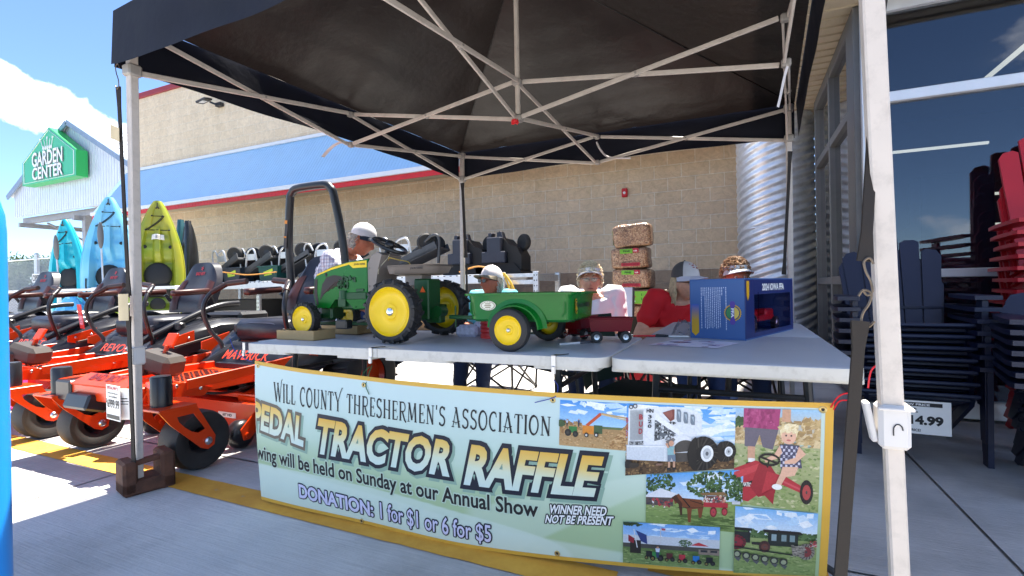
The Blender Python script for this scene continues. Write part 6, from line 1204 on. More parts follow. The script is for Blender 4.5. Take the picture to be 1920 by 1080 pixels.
# ------------------------------------------------------------------ kayaks standing at the rack
def kayak(label, loc, rot, col, col2, L_=2.95, W_=.76, parts=True, tag_=True):
    k = thing('kayak', label, 'kayak', loc, rot=rot, group='kayaks standing on end'); m = M('kayak_'+col, col, .33, var=.05, coat=.2)
    if col2:
        m = M('kayak_'+col+col2, col, .33, var=.05); t = m.node_tree; b = t.nodes['Principled BSDF']; co = N(t, 'ShaderNodeTexCoord'); nn = N(t, 'ShaderNodeTexNoise', i_Scale=1.6, i_Detail=3.0); t.links.new(co.outputs['Object'], nn.inputs['Vector']); r = N(t, 'ShaderNodeValToRGB'); r.color_ramp.elements[0].position = .4; r.color_ramp.elements[1].position = .62; r.color_ramp.elements[0].color = (*lin(col), 1); r.color_ramp.elements[1].color = (*lin(col2), 1); t.links.new(nn.outputs['Fac'], r.inputs[0]); t.links.new(r.outputs[0], b.inputs['Base Color'])
    hwf = lambda v: W_/2*max(0, math.sin(math.pi*min(1, max(0, (v*.97+.015))))**.62*(1.0-.10*(v-.5)))*(1 if v < .55 else 1-.18*((v-.55)/.45)**2)
    def sm(a, b, x): x = min(1, max(0, (x-a)/(b-a))); return x*x*(3-2*x)
    def deck(u, v):
        a = 2*u-1; w = hwf(v); y = -.10*(1-a*a)**.5*(.5+.5*math.sin(math.pi*v))-.05
        cock = sm(.26, .32, v)*(1-sm(.56, .66, v))*(1-sm(.52, .66, abs(a))); y += .17*cock
        foot = sm(.56, .60, v)*(1-sm(.76, .84, v))*(sm(.12, .2, abs(a)))*(1-sm(.55, .68, abs(a))); y += .08*foot+.012*foot*math.sin(v*90)
        bow = sm(.80, .84, v)*(1-sm(.93, .97, v))*(1-sm(.3, .45, abs(a))); y += .025*bow
        return Vector((a*w, y, v*L_))
    mb = MB().grid(deck, 36, 90).grid(lambda u, v: Vector(((2*u-1)*hwf(v), -.05+.22*(1-(2*u-1)**2)**.5*math.sin(math.pi*min(.98, max(.02, v)))**.5, v*L_)), 24, 60)
    mb.tube([deck(0, i/60) for i in range(61)], .012, 6).tube([deck(1, i/60) for i in range(61)], .012, 6); hull = mb.obj('hull', m, k, 60)
    if not parts: return k
    DK = M('kayak_black', (.012, .012, .013), .6)
    se = MB().ball((0, -.02, 1.28), (.2, .05, .22), 16).box((0, -.04, 1.02), (.34, .05, .22), bev=.03); se.obj('seat', DK, k, 60)
    MB().ball((0, -.10, .78), (.11, .02, .11), 14).obj('hatch', DK, k, 60)
    cd = MB()
    def dk(u, v): return deck(u, v)+Vector((0, -.012, 0))
    for a, b in (((.28, .895), (.72, .895)), ((.22, .80), (.78, .895)), ((.72, .895), (.18, .80)), ((.18, .80), (.82, .80))): cd.tube([dk(a[0]+(b[0]-a[0])*i/6, a[1]+(b[1]-a[1])*i/6) for i in range(7)], .006, 5)
    for q in ((.28, .895), (.72, .895), (.18, .80), (.82, .80)): cd.ball(dk(*q), .014, 6)
    cd.obj('bungee_cord', DK, k); MB().tube([dk(.42, .948), dk(.5, .955)+Vector((0, -.03, 0)), dk(.58, .948)], .014, 6).bar(dk(.5, .955), dk(.5, .985), .012).obj('carry_handle', DK, k)
    fl = MB()
    for q in ((.22, .69), (.78, .69), (.3, .5), (.7, .5)): fl.ball(dk(*q), (.035, .01, .03), 8)
    fl.tube([dk(.12, .36), dk(.12, .36)+Vector((0, -.04, .1)), dk(.12, .45)], .012, 6); fl.obj('fittings', DK, k)
    if tag_:
        tg_ = MB().grid(lambda u, v: dk(.36+.30*u, .735+.035*v)+Vector((0, -.02, 0)), 4, 3); to = tg_.obj('price_card', PAPER, k, 0); mm = MB()
        for i in range(3): mm.grid(lambda u, v: dk(.40+.2*u, .742+.008*i+.003*v)+Vector((0, -.023, 0)), 3, 1)
        mm.obj('card_print', INK, to, 0)
    return k
def paddle(label, a, b, tilt=0):
    t = thing('paddle', label, 'paddle', a); d = Vector(b)-Vector(a); MB().tube([(0, 0, 0), d*.62], .015, 8).obj('shaft', M('aluminium_shaft', (.6, .61, .62), .3, .8), t)
    MB().ball(d*.80, (.095, .02, .24), 16, mat=Vector((0, 0, 1)).rotation_difference(d).to_matrix()).obj('blade', M('grey_blade', (.09, .085, .08), .45), t, 60)
kayak('lime green and yellow kayak standing on end with a white price card', (-8.86, 5.15, .03), (R(-6), 0, R(54)), '#809a2c', '#a3a030', 2.55, .76)
kayak('sky blue kayak standing on end behind the canopy leg', (-10.42, 5.2, .05), (R(-5), R(0), R(48)), '#6cc4f0', '#8ad2f2', 2.74, .80, tag_=False)
kayak('turquoise kayak standing on end, turned to the fence', (-11.85, 5.3, .05), (R(-4), R(-5), R(22)), '#1fb6c6', None, 2.45, tag_=False)
kayak('black kayak standing on edge just right of the lime kayak', (-9.42, 5.95, .05), (R(-3), 0, R(-22)), '#15171a', None, 2.3, .6, False)
kayak('dark teal kayak standing on edge against the block wall end', (-9.72, 6.0, .05), (R(-3), 0, R(-28)), '#1e5058', None, 2.35, .5, False)
kayak('dark navy kayak on edge just left of the sky blue kayak', (-11.4, 5.65, .05), (R(-3), R(3), R(-20)), '#1c2430', None, 2.6, .7, False)
paddle('grey kayak paddle strapped to the sky blue kayak', (-9.93, 4.90, .95), (-10.16, 4.97, 2.30)); paddle('silver paddle lying on the turquoise kayak', (-11.62, 5.02, .9), (-11.70, 5.0, 2.15))
rk = thing('kayak_rack', 'white metal rail rack holding the kayaks upright', 'rack', (-11, 5.0, 0)); MB().bar((-3.2, -.05, 1.09), (3.0, -.05, 1.09), .05, .045).bar((-3.2, -.05, .4), (3.0, -.05, .4), .04, .04).obj('rail', WHITE, rk)
for x in (-3.1, -.6, 2.9): MB().box((x, 0, .56), (.05, .05, 1.12)).obj('post', WHITE, rk)
card('sale_sign', 'white 25% OFF sign clipped to the kayak rack rail', (-10.05, 4.9, 1.02), .52, .21, [('25% OFF', -.22, -.05, .44, .10, INK, .02)], 0, 0, 'sign')
card('sale_sign', 'small white tag below the rail under the sky blue kayak', (-10.35, 4.9, .78), .22, .12, [(None, -.08, .0, .16, .02, INK, 0)], 0, 0, 'sign')
for (x, y, z0, cl, lb) in ((-10.6, 4.75, .0, '#5ab9ea', 'pale blue kayak lying low in front of the rack'), (-8.9, 4.75, .0, '#a9bd3a', 'short lime kayak lying low in front of the rack')):
    kayak(lb, (x-.2, y, z0+.05), (R(-8), 0, R(8)), cl, None, .95, .8, False)
t = thing('trailer_frame', 'black tube frame of a cart beside the bollard', 'cart', (-9.9, 3.2, 0)); MB().tube(smooth_path([(-.8, 0, .7), (-.8, 0, 1.28), (-.2, 0, 1.34), (.25, 0, 1.22), (.32, 0, .75)], 6), .02, 8).tube([(-.8, 0, .85), (-.1, 0, .95), (.3, 0, 1.0)], .016, 8).box((-.3, .2, .5), (1.2, .6, .08)).obj('frame', DKSTEEL, t)
# ------------------------------------------------------------------ shelf along the wall with carts
rk = thing('pallet_shelf', 'long galvanised shelf of perforated posts along the block wall', 'shelf', (0, 6.15, 0))
for x in (-9.3, -7.7, -5.1, -2.95, -2.46):
    for y in ((0, .85) if x != -2.95 else (0,)):
        pp = MB().box((x, y, .60), (.075, .05, 1.2)); po = pp.obj('post', GALV, rk); hh = MB()
        for i in range(16):
            for q in (-1, 1): hh.box((x+.018*q, y-.0255, .10+.07*i), (.012, .002, .02), (0, 20*q, 0), 0)
        if y == 0: hh.obj('slot_holes', DKSTEEL, po, 0)
bm2 = MB()
for (xa, xb) in ((-9.3, -2.95),): bm2.bar((xa, -.03, 1.118), (xb, -.03, 1.118), .05, .125, .006, (0, 0, 1)).bar((xa, .85, 1.118), (xb, .85, 1.118), .05, .12)
bm2.obj('front_beam', M('light_shelf_paint', '#d3d8de', .4, .2, var=.05), rk)
MB().bar((-2.93, .03, 1.15), (-2.46, .03, 1.15), .04, .05).bar((-2.93, .03, 1.06), (-2.46, .03, 1.06), .04, .06).bar((-2.46, 0, 1.12), (-2.46, .85, 1.12), .05, .09).obj('end_beam', GALV, rk)
MB().box((-5.9, .43, 1.165), (6.8, .8, .02)).box((-5.9, .43, .35), (6.8, .8, .03)).obj('deck_boards', M('shelf_deck', '#b9bdc2', .5, .3), rk)
bp_ = MB()
for i in range(60): bp_.box((-9.2+i*.105, -.057, 1.168), (.03, .004, .012), bev=0)
bp_.obj('deck_clips', DKSTEEL, rk, 0)
for (x0, w, h, y, c, lb) in ((-8.5, 1.3, .5, .45, '#2c2a28', 'dark carton on the lower shelf at its left end'), (-6.6, 1.5, .55, .5, '#8a6a4c', 'brown cardboard carton on the lower shelf'), (-4.2, 1.7, .52, .5, '#96744f', 'wide brown carton on the lower shelf behind the seated man')):
    t = thing('carton', lb, 'carton', (x0, 6.15+y, .365)); MB().box((0, 0, h/2), (w, .6, h), bev=.01).obj('carton_body', M('carton_'+c, c, .8, var=.1), t); MB().box((0, -.302, h*.55), (w*.5, .004, .04), bev=0).obj('tape', M('parcel_tape', '#b08c62', .4), t)
CARTG = M('cart_grey_steel', '#4c4d4f', .5, .3, var=.1); TUBEW = M('silver_tube', '#c9cbcd', .35, .5)
def cart(label, x, flip, rot=0):
    t = thing('garden_cart', label, 'cart', (x, 6.5, 1.18), rz=rot, group='carts stored on the shelf')
    MB().box((0, .05, .22), (1.15, .50, .05), (0, -22, 0), .01).box((.0, -.19, .26), (1.15, .02, .12), (0, -22, 0), .006).box((0, .29, .26), (1.15, .02, .12), (0, -22, 0), .006).obj('tray', CARTG, t)
    for q in (-.14, .20):
        w_ = MB().lathe([(.05, -.035), (.12, -.05), (.145, -.03), (.148, 0), (.145, .03), (.12, .05), (.05, .035)], 28, axm((.34, q+.02, .52), (-.6, 1, 0))).obj('wheel', RUBBER, t, 50); MB().lathe([(0, -.04), (.05, -.036), (.05, .036), (0, .04)], 16, axm((.34, q+.02, .52), (-.6, 1, 0))).obj('rim', DKSTEEL, w_)
    MB().tube(smooth_path([(-.22, -.16, .25), (-.16, -.17, .52), (-.02, -.18, .60), (.06, -.18, .56), (.10, -.17, .40), (.14, -.16, .30)], 5), .017, 8).tube([(-.17, -.17, .47), (.09, -.18, .47)], .012, 6).tube(smooth_path([(-.42, -.12, .2), (-.46, -.13, .55), (-.36, -.13, .62), (-.28, -.12, .50)], 4), .014, 8).box((-.04, -.18, .45), (.22, .01, .11)).obj('handle', TUBEW, t)
for i, (x, lb) in enumerate(((-8.85, 'garden cart with silver handle at the left end of the shelf'), (-8.05, 'garden cart second from the left on the shelf'), (-7.2, 'garden cart behind the mower roll bar on the shelf'), (-6.35, 'garden cart behind the man in the white cap'), (-4.72, 'garden cart with raised wheel behind the toy steering wheel'))): cart(lb, x, 1, R(4*i-8))
t = thing('bent_frame', 'grey bent tube frame sticking up right of the toy steering wheel', 'frame', (-4.35, 6.4, 1.18)); MB().tube(smooth_path([(-.7, 0, .1), (-.1, 0, .48), (.12, 0, .62), (.22, .02, .56), (.20, .02, .2)], 6), .024, 8).obj('tube', CARTG, t, 60)
for x, c, lb in ((-8.5, '#1d2c3a', 'dark bin with a yellow-green logo on the shelf'), (-7.55, '#0f4a44', 'teal bin with a yellow-green logo on the shelf')):
    t = thing('storage_bin', lb, 'bin', (x, 6.22, 1.18)); MB().prism([(-.2, 0), (.2, 0), (.24, .26), (-.24, .26)], .3, MX((0, .3, 0), (1, 0, 0), (0, 0, 1), (0, -1, 0))).box((0, .15, .262), (.52, .34, .02)).obj('bin_body', M('bin_'+c, c, .45), t); mm = MB(); stroke2d(mm, [(-.10, .14), (-.02, .16), (.12, .20)], .05, lambda a, b: (a, -.004, b)); stroke2d(mm, [(-.09, .11), (.10, .13)], .03, lambda a, b: (a, -.004, b)); mm.obj('logo', M('lime_print', '#b9d23a', .5), t, 0); mm = MB(); text_fit(mm, 'outdoor', plane_fn((-.08, -.004, .06), (.16, 0, 0), (0, 0, .03)), .02)
NAVYP = M('navy_black_poly', (.022, .026, .042), .5, var=.15)
def poly(label, x):
    t = thing('poly_cart', label, 'cart', (x, 6.28, 1.19), group='upturned poly dump carts')
    mb = MB().box((0, .18, .23), (.37, .36, .16), bev=.012).box((.01, .14, .40), (.22, .28, .22), bev=.01).prism([(-.11, .5), (-.07, .5), (-.05, .57), (-.08, .585), (-.10, .57), (-.11, .58)], .12, MX((0, .2, 0), (1, 0, 0), (0, 0, 1), (0, -1, 0))).prism([(.03, .5), (.12, .5), (.09, .59), (.07, .6), (.05, .58), (.03, .585)], .12, MX((0, .2, 0), (1, 0, 0), (0, 0, 1), (0, -1, 0)))
    mb.obj('poly_tub', NAVYP, t)
    sd_ = MB().prism([(.13, .5), (.22, .40), (.34, .36), (.36, .31), (.40, .24), (.40, .05), (.2, .02), (.19, .3), (.12, .32)], .34, MX((0, .42, 0), (1, 0, 0), (0, 0, 1), (0, -1, 0))).prism([(-.2, .12), (-.18, .16), (.3, .14), (.42, .0), (-.3, .0), (-.32, .08)], .40, MX((0, .46, 0), (1, 0, 0), (0, 0, 1), (0, -1, 0))); sd_.obj('undercarriage', M('undercarriage_black', (.012, .011, .011), .7), t)  # dark side body of the cart, one even black
    w_ = MB().lathe([(.03, -.04), (.10, -.045), (.12, -.02), (.12, .02), (.10, .045), (.03, .04)], 24, axm((.36, .28, .44), (.5, 1, 0))).obj('wheel', RUBBER, t, 50)
poly('upturned navy poly cart on the shelf behind the back left canopy leg', -3.72); poly('upturned navy poly cart on the shelf above the man in sunglasses', -3.16)
yc = MB(); rr = random.Random(5)
for i in range(9): yc.tube(smooth_path([(-2.93+.03*rr.random(), 6.10, 1.19), (-2.86+.10*rr.random(), 6.07, 1.05-.05*rr.random()), (-2.80+.12*rr.random(), 6.06, .82-.1*rr.random()), (-2.88+.06*rr.random(), 6.07, .70), (-2.92, 6.08, .95)], 5), .007, 5)
tag(yc.obj('rope_coil', M('yellow_rope', '#d9b13a', .6), smooth=60), 'coil of yellow rope hanging from the shelf post', 'rope')
ex_ = MB().tube(smooth_path([(-9.2, 6.10, 1.42), (-8.5, 6.10, 1.36), (-7.9, 6.1, 1.30), (-7.2, 6.1, 1.33)], 6), .012, 6).tube(smooth_path([(-3.6, 6.1, 1.22), (-3.3, 6.1, 1.29), (-3.0, 6.1, 1.22)], 6), .012, 6)
tag(ex_.obj('tie_rope', M('tan_rope', '#b9803a', .7), smooth=60), 'tan rope tied along the carts on the shelf', 'rope')
# ------------------------------------------------------------------ bags of shavings
def chips():
    m = bpy.data.materials.new('wood_shavings_film'); m.use_nodes = True; t = m.node_tree; L = t.links; b = t.nodes['Principled BSDF']; co = N(t, 'ShaderNodeTexCoord'); v = N(t, 'ShaderNodeTexVoronoi', i_Scale=95.0); L.new(co.outputs['Object'], v.inputs['Vector']); r = N(t, 'ShaderNodeValToRGB'); e = r.color_ramp.elements; e[0].color = (.16, .075, .035, 1); e[1].color = (.52, .33, .18, 1); e[1].position = .9; x = e.new(.5); x.color = (.36, .19, .095, 1)
    sx = N(t, 'ShaderNodeSeparateColor'); L.new(v.outputs['Color'], sx.inputs[0]); L.new(sx.outputs[0], r.inputs[0]); n = N(t, 'ShaderNodeTexNoise', i_Scale=5.0, i_Detail=3.0); L.new(co.outputs['Object'], n.inputs['Vector']); mx_ = N(t, 'ShaderNodeMix', data_type='RGBA', blend_type='MULTIPLY'); mx_.inputs['Factor'].default_value = .7; L.new(r.outputs[0], mx_.inputs['A']); r2 = N(t, 'ShaderNodeValToRGB'); r2.color_ramp.elements[0].color = (.45, .38, .34, 1); r2.color_ramp.elements[0].position = .35; r2.color_ramp.elements[1].position = .6; L.new(n.outputs['Fac'], r2.inputs[0]); L.new(r2.outputs[0], mx_.inputs['B']); L.new(mx_.outputs['Result'], b.inputs['Base Color']); b.inputs['Roughness'].default_value = .5; b.inputs['Coat Weight'].default_value = .8; b.inputs['Coat Roughness'].default_value = .18
    n3 = N(t, 'ShaderNodeTexNoise', i_Scale=16.0, i_Detail=6.0, i_Distortion=1.5); L.new(co.outputs['Object'], n3.inputs['Vector']); bp = N(t, 'ShaderNodeBump', i_Strength=1.0, i_Distance=.018); L.new(n3.outputs['Fac'], bp.inputs['Height']); L.new(bp.outputs[0], b.inputs['Normal']); L.new(bp.outputs[0], b.inputs['Coat Normal']); return m
CHIP = chips(); LGRN = M('label_green', '#6fb52c', .4); LRED = M('label_red', '#b01f34', .4)
def bag(label, c, d, rot, style, seed):
    t = thing('shavings_bag', label, 'bag', c, rot=[R(a) for a in rot], group='bags of wood shavings'); w, dp, h = d
    def sup(u, v):
        a = 2*math.pi*u; b = math.pi*(v-.5); f = lambda x: math.copysign(abs(x)**.28, x); p = Vector((w/2*f(math.cos(b))*f(math.cos(a)), dp/2*f(math.cos(b))*f(math.sin(a)), h/2+h/2*f(math.sin(b)))); nn = mnoise.noise_vector(p*7+Vector((seed*3, 0, 0)))*.013+mnoise.noise_vector(p*19+Vector((seed*3, 0, 0)))*.005; return p+nn
    bo_ = MB().grid(sup, 44, 26, True).obj('bag_body', CHIP, t, 70)
    fy = -dp/2-.014
    def lab(x, z_, ww, hh, m, nm='label'): return MB().grid(lambda u, v: (x+ww*u, fy-.004*math.sin(u*9+seed), z_+hh*v), 6, 2).obj(nm, m, bo_, 0)
    def tx2(s_, x, z_, ww, hh, m): mm = MB(); text_fit(mm, s_, plane_fn((x, fy-.006, z_), (ww, 0, 0), (0, 0, hh)), .02); mm.obj('lettering', m, bo_, 0)
    if style == 1:
        lab(-.10, h*.70, .15, h*.20, LGRN); lab(.05, h*.72, .07, h*.2, LRED); tx2('PINE', -.06, h*.755, .08, h*.09, INK); tx2('bulk', .062, h*.77, .045, h*.07, WHITE); lab(-.09, h*.12, .22, h*.15, LRED); tx2('SHAVINGS', -.07, h*.155, .18, h*.08, M('label_dark', '#7a1424', .5))
    if style == 2: lab(-w*.36, h*.08, w*.64, h*.8, LGRN); lab(w*.28, h*.1, w*.12, h*.8, LRED); tx2('Cedar', -w*.34, h*.35, w*.24, h*.34, LRED); tx2('SHAVINGS', -w*.33, h*.2, w*.22, h*.08, WHITE); [lab(-.02+.07*i, h*(.3+.28*j), .045, h*.16, M('label_dark_green', '#3f7a22', .5), 'label_box') for i in (0, 1) for j in (0, 1)]
    if style == 3: lab(-w*.3, h*.62, w*.22, h*.18, LRED); tx2('mini', -w*.28, h*.66, w*.16, h*.1, WHITE)
    if style == 4: MB().grid(lambda u, v: (-w/2-.012, -.08+.16*u, h*.2+h*.6*v), 3, 3).obj('label', LGRN, bo_, 0)
    return t
bag('brown bag of shavings tilted on top of the stack', (-1.20, 6.3, 1.455), (.46, .40, .29), (2, -4, 3), 4, 1)
bag('bag of shavings with green and red labels, second from the top', (-1.235, 6.3, 1.19), (.46, .42, .265), (0, -1, 2), 1, 2)
bag('bag of shavings with green and red labels, third from the top', (-1.215, 6.3, .945), (.465, .42, .25), (0, 1, -2), 1, 3)
bag('wide bag with a large green label in the middle of the stack', (-1.08, 6.3, .755), (.66, .45, .185), (0, 0, 0), 2, 4)
bag('tan bag with a small red label under the green-labelled bag', (-1.21, 6.3, .52), (.40, .44, .235), (0, 0, 1), 3, 5)
bag('plain tan bag low in the stack beside the red-labelled one', (-.80, 6.3, .52), (.38, .44, .235), (0, 0, -2), 0, 6)
for i, (x, z0, lb) in enumerate(((-1.2, .27, 'tan bag near the bottom of the stack, left'), (-.78, .27, 'tan bag near the bottom of the stack, right'), (-.35, .13, 'tan bag on the pallet behind the red-shirted woman'), (.02, .13, 'tan bag on the pallet beside the culvert pipe'), (-1.2, .14, 'flat tan bag on the pallet, under the stack'), (-.78, .14, 'flat tan bag on the pallet beside the stack'))): bag(lb, (x, 6.25 if i not in (2, 3) else 5.9, z0), (.42, .46, .13 if i in (4, 5) else .25), (0, 0, 2*i-4), 0, 10+i)
pl_ = thing('wooden_pallet', 'weathered wooden pallet under the bags of shavings', 'pallet', (-.6, 6.1, 0)); mb = MB()
for i in range(6): mb.box((0, -.45+i*.18, .115), (1.7, .12, .02), bev=.003)
for x in (-.8, 0, .8): mb.box((x, 0, .055), (.09, 1.0, .10), bev=.003)
mb.obj('boards', M('pallet_wood', '#a8845a', .85, var=.2, scale=8, stretch=(1, 12, 12)), pl_)
# ------------------------------------------------------------------ stacked garden chairs by the glass
def chair(label, group, m, loc, rz, bt, rec=.42):
    t = thing('garden_chair', label, 'chair', loc, rz, group); ns = 5
    st = MB()
    for i in range(6): y = .02+.085*i; st.box((0, y, .36-.135*(i/5)**.8), (.52, .078, .02), (-14, 0, 0), .006)
    st.obj('seat', m, t)
    bk = MB(); top = [.90, .97, 1.0, .97, .90]
    for i in range(5):
        a = (i-2); x0 = a*.088; x1 = a*.112; hgt = bt*top[i]; y0, z0, y1, z1 = .46, .22, .46+rec*(hgt-.22), hgt
        w0, w1 = .040, .052; d = Vector((0, y1-y0, z1-z0)).normalized(); nrm = Vector((0, -d.z, d.y))*.011; pts = [(x0-w0, y0, z0), (x0+w0, y0, z0), (x1+w1, y1-.0, z1-.015), (x1+w1*.5, y1, z1), (x1-w1*.5, y1, z1), (x1-w1, y1, z1-.015)]
        if abs(a) == 2: s_ = 1 if a > 0 else -1; pts[2 if s_ > 0 else 5] = (x1+s_*w1*.9, y1-.02, z1-.05); pts[3 if s_ > 0 else 4] = (x1+s_*w1*.45, y1-.006, z1-.012)
        n = 6; vs = [Vector(p)+nrm for p in pts]+[Vector(p)-nrm for p in pts]; bk.add(vs, [list(range(n)), list(range(n, 2*n))[::-1]]+[[k, (k+1) % n, n+(k+1) % n, n+k] for k in range(n)])
    bk.bar((-.25, .56, .44), (.25, .56, .44), .05, .02).obj('backrest', m, t, 30)
    for s in (-1, 1):
        ar = MB().prism([(-.055, -.04), (.055, -.04), (.065, .02), (.06, .36), (.03, .60), (-.02, .60), (-.05, .36), (-.065, .02)], .022, Matrix.Translation((s*.305, 0, .505))); ar.obj('arm', m, t)
        MB().prism([(-.005, .0), (.07, .0), (.085, .5), (-.015, .5)], .025, MX((s*.285, 0, 0), (0, 1, 0), (0, 0, 1), (1, 0, 0))).obj('front_leg', m, t)
        MB().prism([(.05, .36), (.08, .30), (.60, .0), (.68, .0), (.52, .17), (.46, .23)], .022, MX((s*.235, 0, 0), (0, 1, 0), (0, 0, 1), (1, 0, 0))).obj('rear_leg', m, t)
    return t
NV = M('navy_resin', '#111936', .42, var=.08, scale=5, bump=.0004, bscale=120); RD = M('red_resin', '#b01020', .42, var=.06, scale=5, bump=.0004, bscale=120)
ORD = ['bottom', 'second from bottom', 'third from bottom', 'fourth from bottom', 'fifth from bottom', 'sixth from bottom', 'seventh from bottom', 'eighth from bottom', 'ninth from bottom', 'tenth from bottom', 'eleventh from bottom', 'twelfth from bottom', 'topmost']
def stack(n, m, x, y, rz, bt, pitch, what, group, dyk=.010, rec=.42):
    for i in range(n):
        nm = 'topmost' if i == n-1 else ORD[i]; lb = f'{nm} {what}'
        dy = dyk*i; p = (x-math.sin(rz)*dy+.004*math.sin(i*2.1), y+math.cos(rz)*dy, pitch*i); r_ = rz+R(1.2*math.sin(i*1.7))
        if i == 0: c0_ = chair(lb, group, m, p, r_, bt, rec)
        else: dup(c0_, p, (0, 0, r_), lb)
stack(7, NV, .87, 3.42, R(-3), .91, .062, 'navy chair in the stack behind the front canopy leg', 'stacked navy chairs behind the leg')
stack(7, NV, 1.44, 2.88, R(-10), .70, .046, 'navy chair in the low stack at the right edge', 'stacked navy chairs in the low stack')
stack(13, RD, 1.76, 3.74, R(-6), 1.13, .066, 'red chair in the tall red stack by the glass', 'stacked red chairs', -.006, .20)
card('price_sign', 'white price sign ending 4.99 hanging on the navy chair stack', (.858, 3.30, .262), .235, .175, [(None, -.108, .058, .19, .020, INK, 0), ('LOW PRICE', -.09, .062, .12, .012, WHITE, .03), ('Kids Adult', -.10, .040, .075, .011, INK, .02), ('Chair Blue', -.10, .024, .08, .011, INK, .02), ('$14.99', -.10, -.045, .185, .055, INK, .05), ('LOW PRICE!', -.10, -.075, .09, .014, INK, .02)], -3, 0, 'price sign')
card('chair_label', 'white label on the back of the navy stack behind the leg', (.735, 3.60, 1.15), .05, .14, [(None, -.02, .02, .04, .012, NAVY, 0), (None, -.02, -.01, .035, .012, NAVY, 0), (None, -.02, -.05, .04, .02, NAVY, 0)], -3, -22, 'label')
card('chair_label', 'white label lettered BIG COUNTRY on the low navy stack', (1.38, 2.95, .775), .17, .10, [(None, -.08, .018, .16, .028, NAVY, 0), ('BIG COUNTRY', -.075, .023, .15, .018, WHITE, .03), (None, -.07, -.03, .05, .03, NAVY, 0)], -10, -10, 'label')
# ------------------------------------------------------------------ people behind the tables
def skin(name, c):
    m = M(name, c, .5, var=.10, scale=45, bump=.0005, bscale=220); b = m.node_tree.nodes['Principled BSDF']; b.inputs['Subsurface Weight'].default_value = .08; b.inputs['Subsurface Radius'].default_value = (.02, .008, .004); b.inputs['Subsurface Scale'].default_value = .3; return m
def remesh(mb, name, mats, parent=None, vox=.008, sm=3, loc=None, rot=None, wr=0, wsc=9, seed=0):
    me = mb.mesh('tmp'); o = bpy.data.objects.new('tmp', me); COL.objects.link(o)
    r = o.modifiers.new('r', 'REMESH'); r.mode = 'VOXEL'; r.voxel_size = vox; r.use_smooth_shade = True
    if sm: s_ = o.modifiers.new('s', 'SMOOTH'); s_.factor = .5; s_.iterations = sm
    dg = bpy.context.evaluated_depsgraph_get(); dg.update(); out = bpy.data.meshes.new_from_object(o.evaluated_get(dg)); bpy.data.objects.remove(o); bpy.data.meshes.remove(me); out.name = name
    if wr:
        nn = [v.normal.copy() for v in out.vertices]
        for v, n_ in zip(out.vertices, nn):
            p = v.co*wsc+Vector((seed*3.1, seed, 0)); v.co += n_*wr*(1-2*abs(mnoise.noise(p)))+n_*wr*.5*mnoise.noise(p*2.3)
    out.materials.clear(); [out.materials.append(x) for x in (mats if isinstance(mats, (list, tuple)) else [mats])]
    out.shade_smooth(); o = bpy.data.objects.new(name, out); COL.objects.link(o)
    if parent: o.parent = parent
    if loc is not None: o.location = loc
    if rot is not None: o.rotation_euler = rot
    return o
def limb(mb, pts, rs, sq=1):
    P_ = smooth_path(pts, 3); k = len(P_); R_ = []
    for i in range(k):
        t = i/(k-1)*(len(rs)-1); a = min(int(t), len(rs)-2); R_.append(rs[a]+(rs[a+1]-rs[a])*(t-a))
    mb.tube(P_, R_, 14, sq=sq)
    for i in (0, k-1): mb.ball(P_[i], R_[i]*.98, 12)
def headf(mb, M4, w=1.0, jaw=1.0):
    def f(u, v):
        a = 2*math.pi*u; b = math.pi*v; d = Vector((math.sin(b)*math.sin(a), -math.sin(b)*math.cos(a), -math.cos(b))); p = Vector((d.x*.074*w, d.y*.094, d.z*.118)); g = lambda x0, z0, sx, sz: math.exp(-((p.x-x0)/sx)**2-((p.z-z0)/sz)**2)
        if p.z < .01: t = min(1, (.01-p.z)/.12); p.x *= 1-.30*t*t*jaw; p.y = p.y*(1-.06*t)-.006*t
        if p.z > .04 and p.y > 0: p.y *= 1.06
        if d.y < .1:
            dy = -.026*g(0, -.028, .012, .016)-.014*g(0, -.005, .009, .022)-.007*(g(.028, .030, .022, .009)+g(-.028, .030, .022, .009))+.012*(g(.031, .010, .015, .011)+g(-.031, .010, .015, .011))-.007*g(0, -.058, .022, .006)-.006*g(0, -.070, .020, .006)+.005*g(0, -.0635, .024, .003)-.012*g(0, -.098, .022, .016)-.005*(g(.042, -.022, .02, .02)+g(-.042, -.022, .02, .02)); p.y += dy
        return M4 @ p
    mb.grid(f, 52, 44, True)
    for s in (-1, 1): mb.ball(M4 @ Vector((s*.074*w, .012, -.008)), (.012, .020, .033), 10, mat=M4.to_3x3().normalized() if False else M4.to_3x3())
def hand(mb, wr_, dirv, palm, curl=.6, s=1):
    """palm plus five separate bent fingers; dirv points along the hand, palm is the palm normal"""
    d = Vector(dirv).normalized(); n = Vector(palm); n = (n-d*n.dot(d)).normalized(); x = d.cross(n)*s; w = Vector(wr_)
    for k in (-.026, -.009, .009, .026): limb(mb, [w+x*k*.6, w+d*.045+x*k, w+d*.088+x*k*1.05], [.016, .015, .0115])
    for k, L_ in ((-.030, .060), (-.010, .075), (.010, .082), (.030, .070)):
        p = w+d*.088+x*k; q = p+(d*math.cos(curl*.6)+n*math.sin(curl*.6))*L_*.45; r = q+(d*math.cos(curl*1.5)+n*math.sin(curl*1.5))*L_*.32; t = r+(d*math.cos(curl*2.2)+n*math.sin(curl*2.2))*L_*.26; limb(mb, [p, q, r, t], [.0100, .0092, .0085, .0072])
    p = w+d*.03+x*.030; q = p+(d*.6+x*.7+n*.25)*.042; r = q+(d*.8+x*.25+n*.4)*.032; t = r+(d*.85+n*.4)*.024; limb(mb, [p, q, r, t], [.014, .012, .0105, .0085])
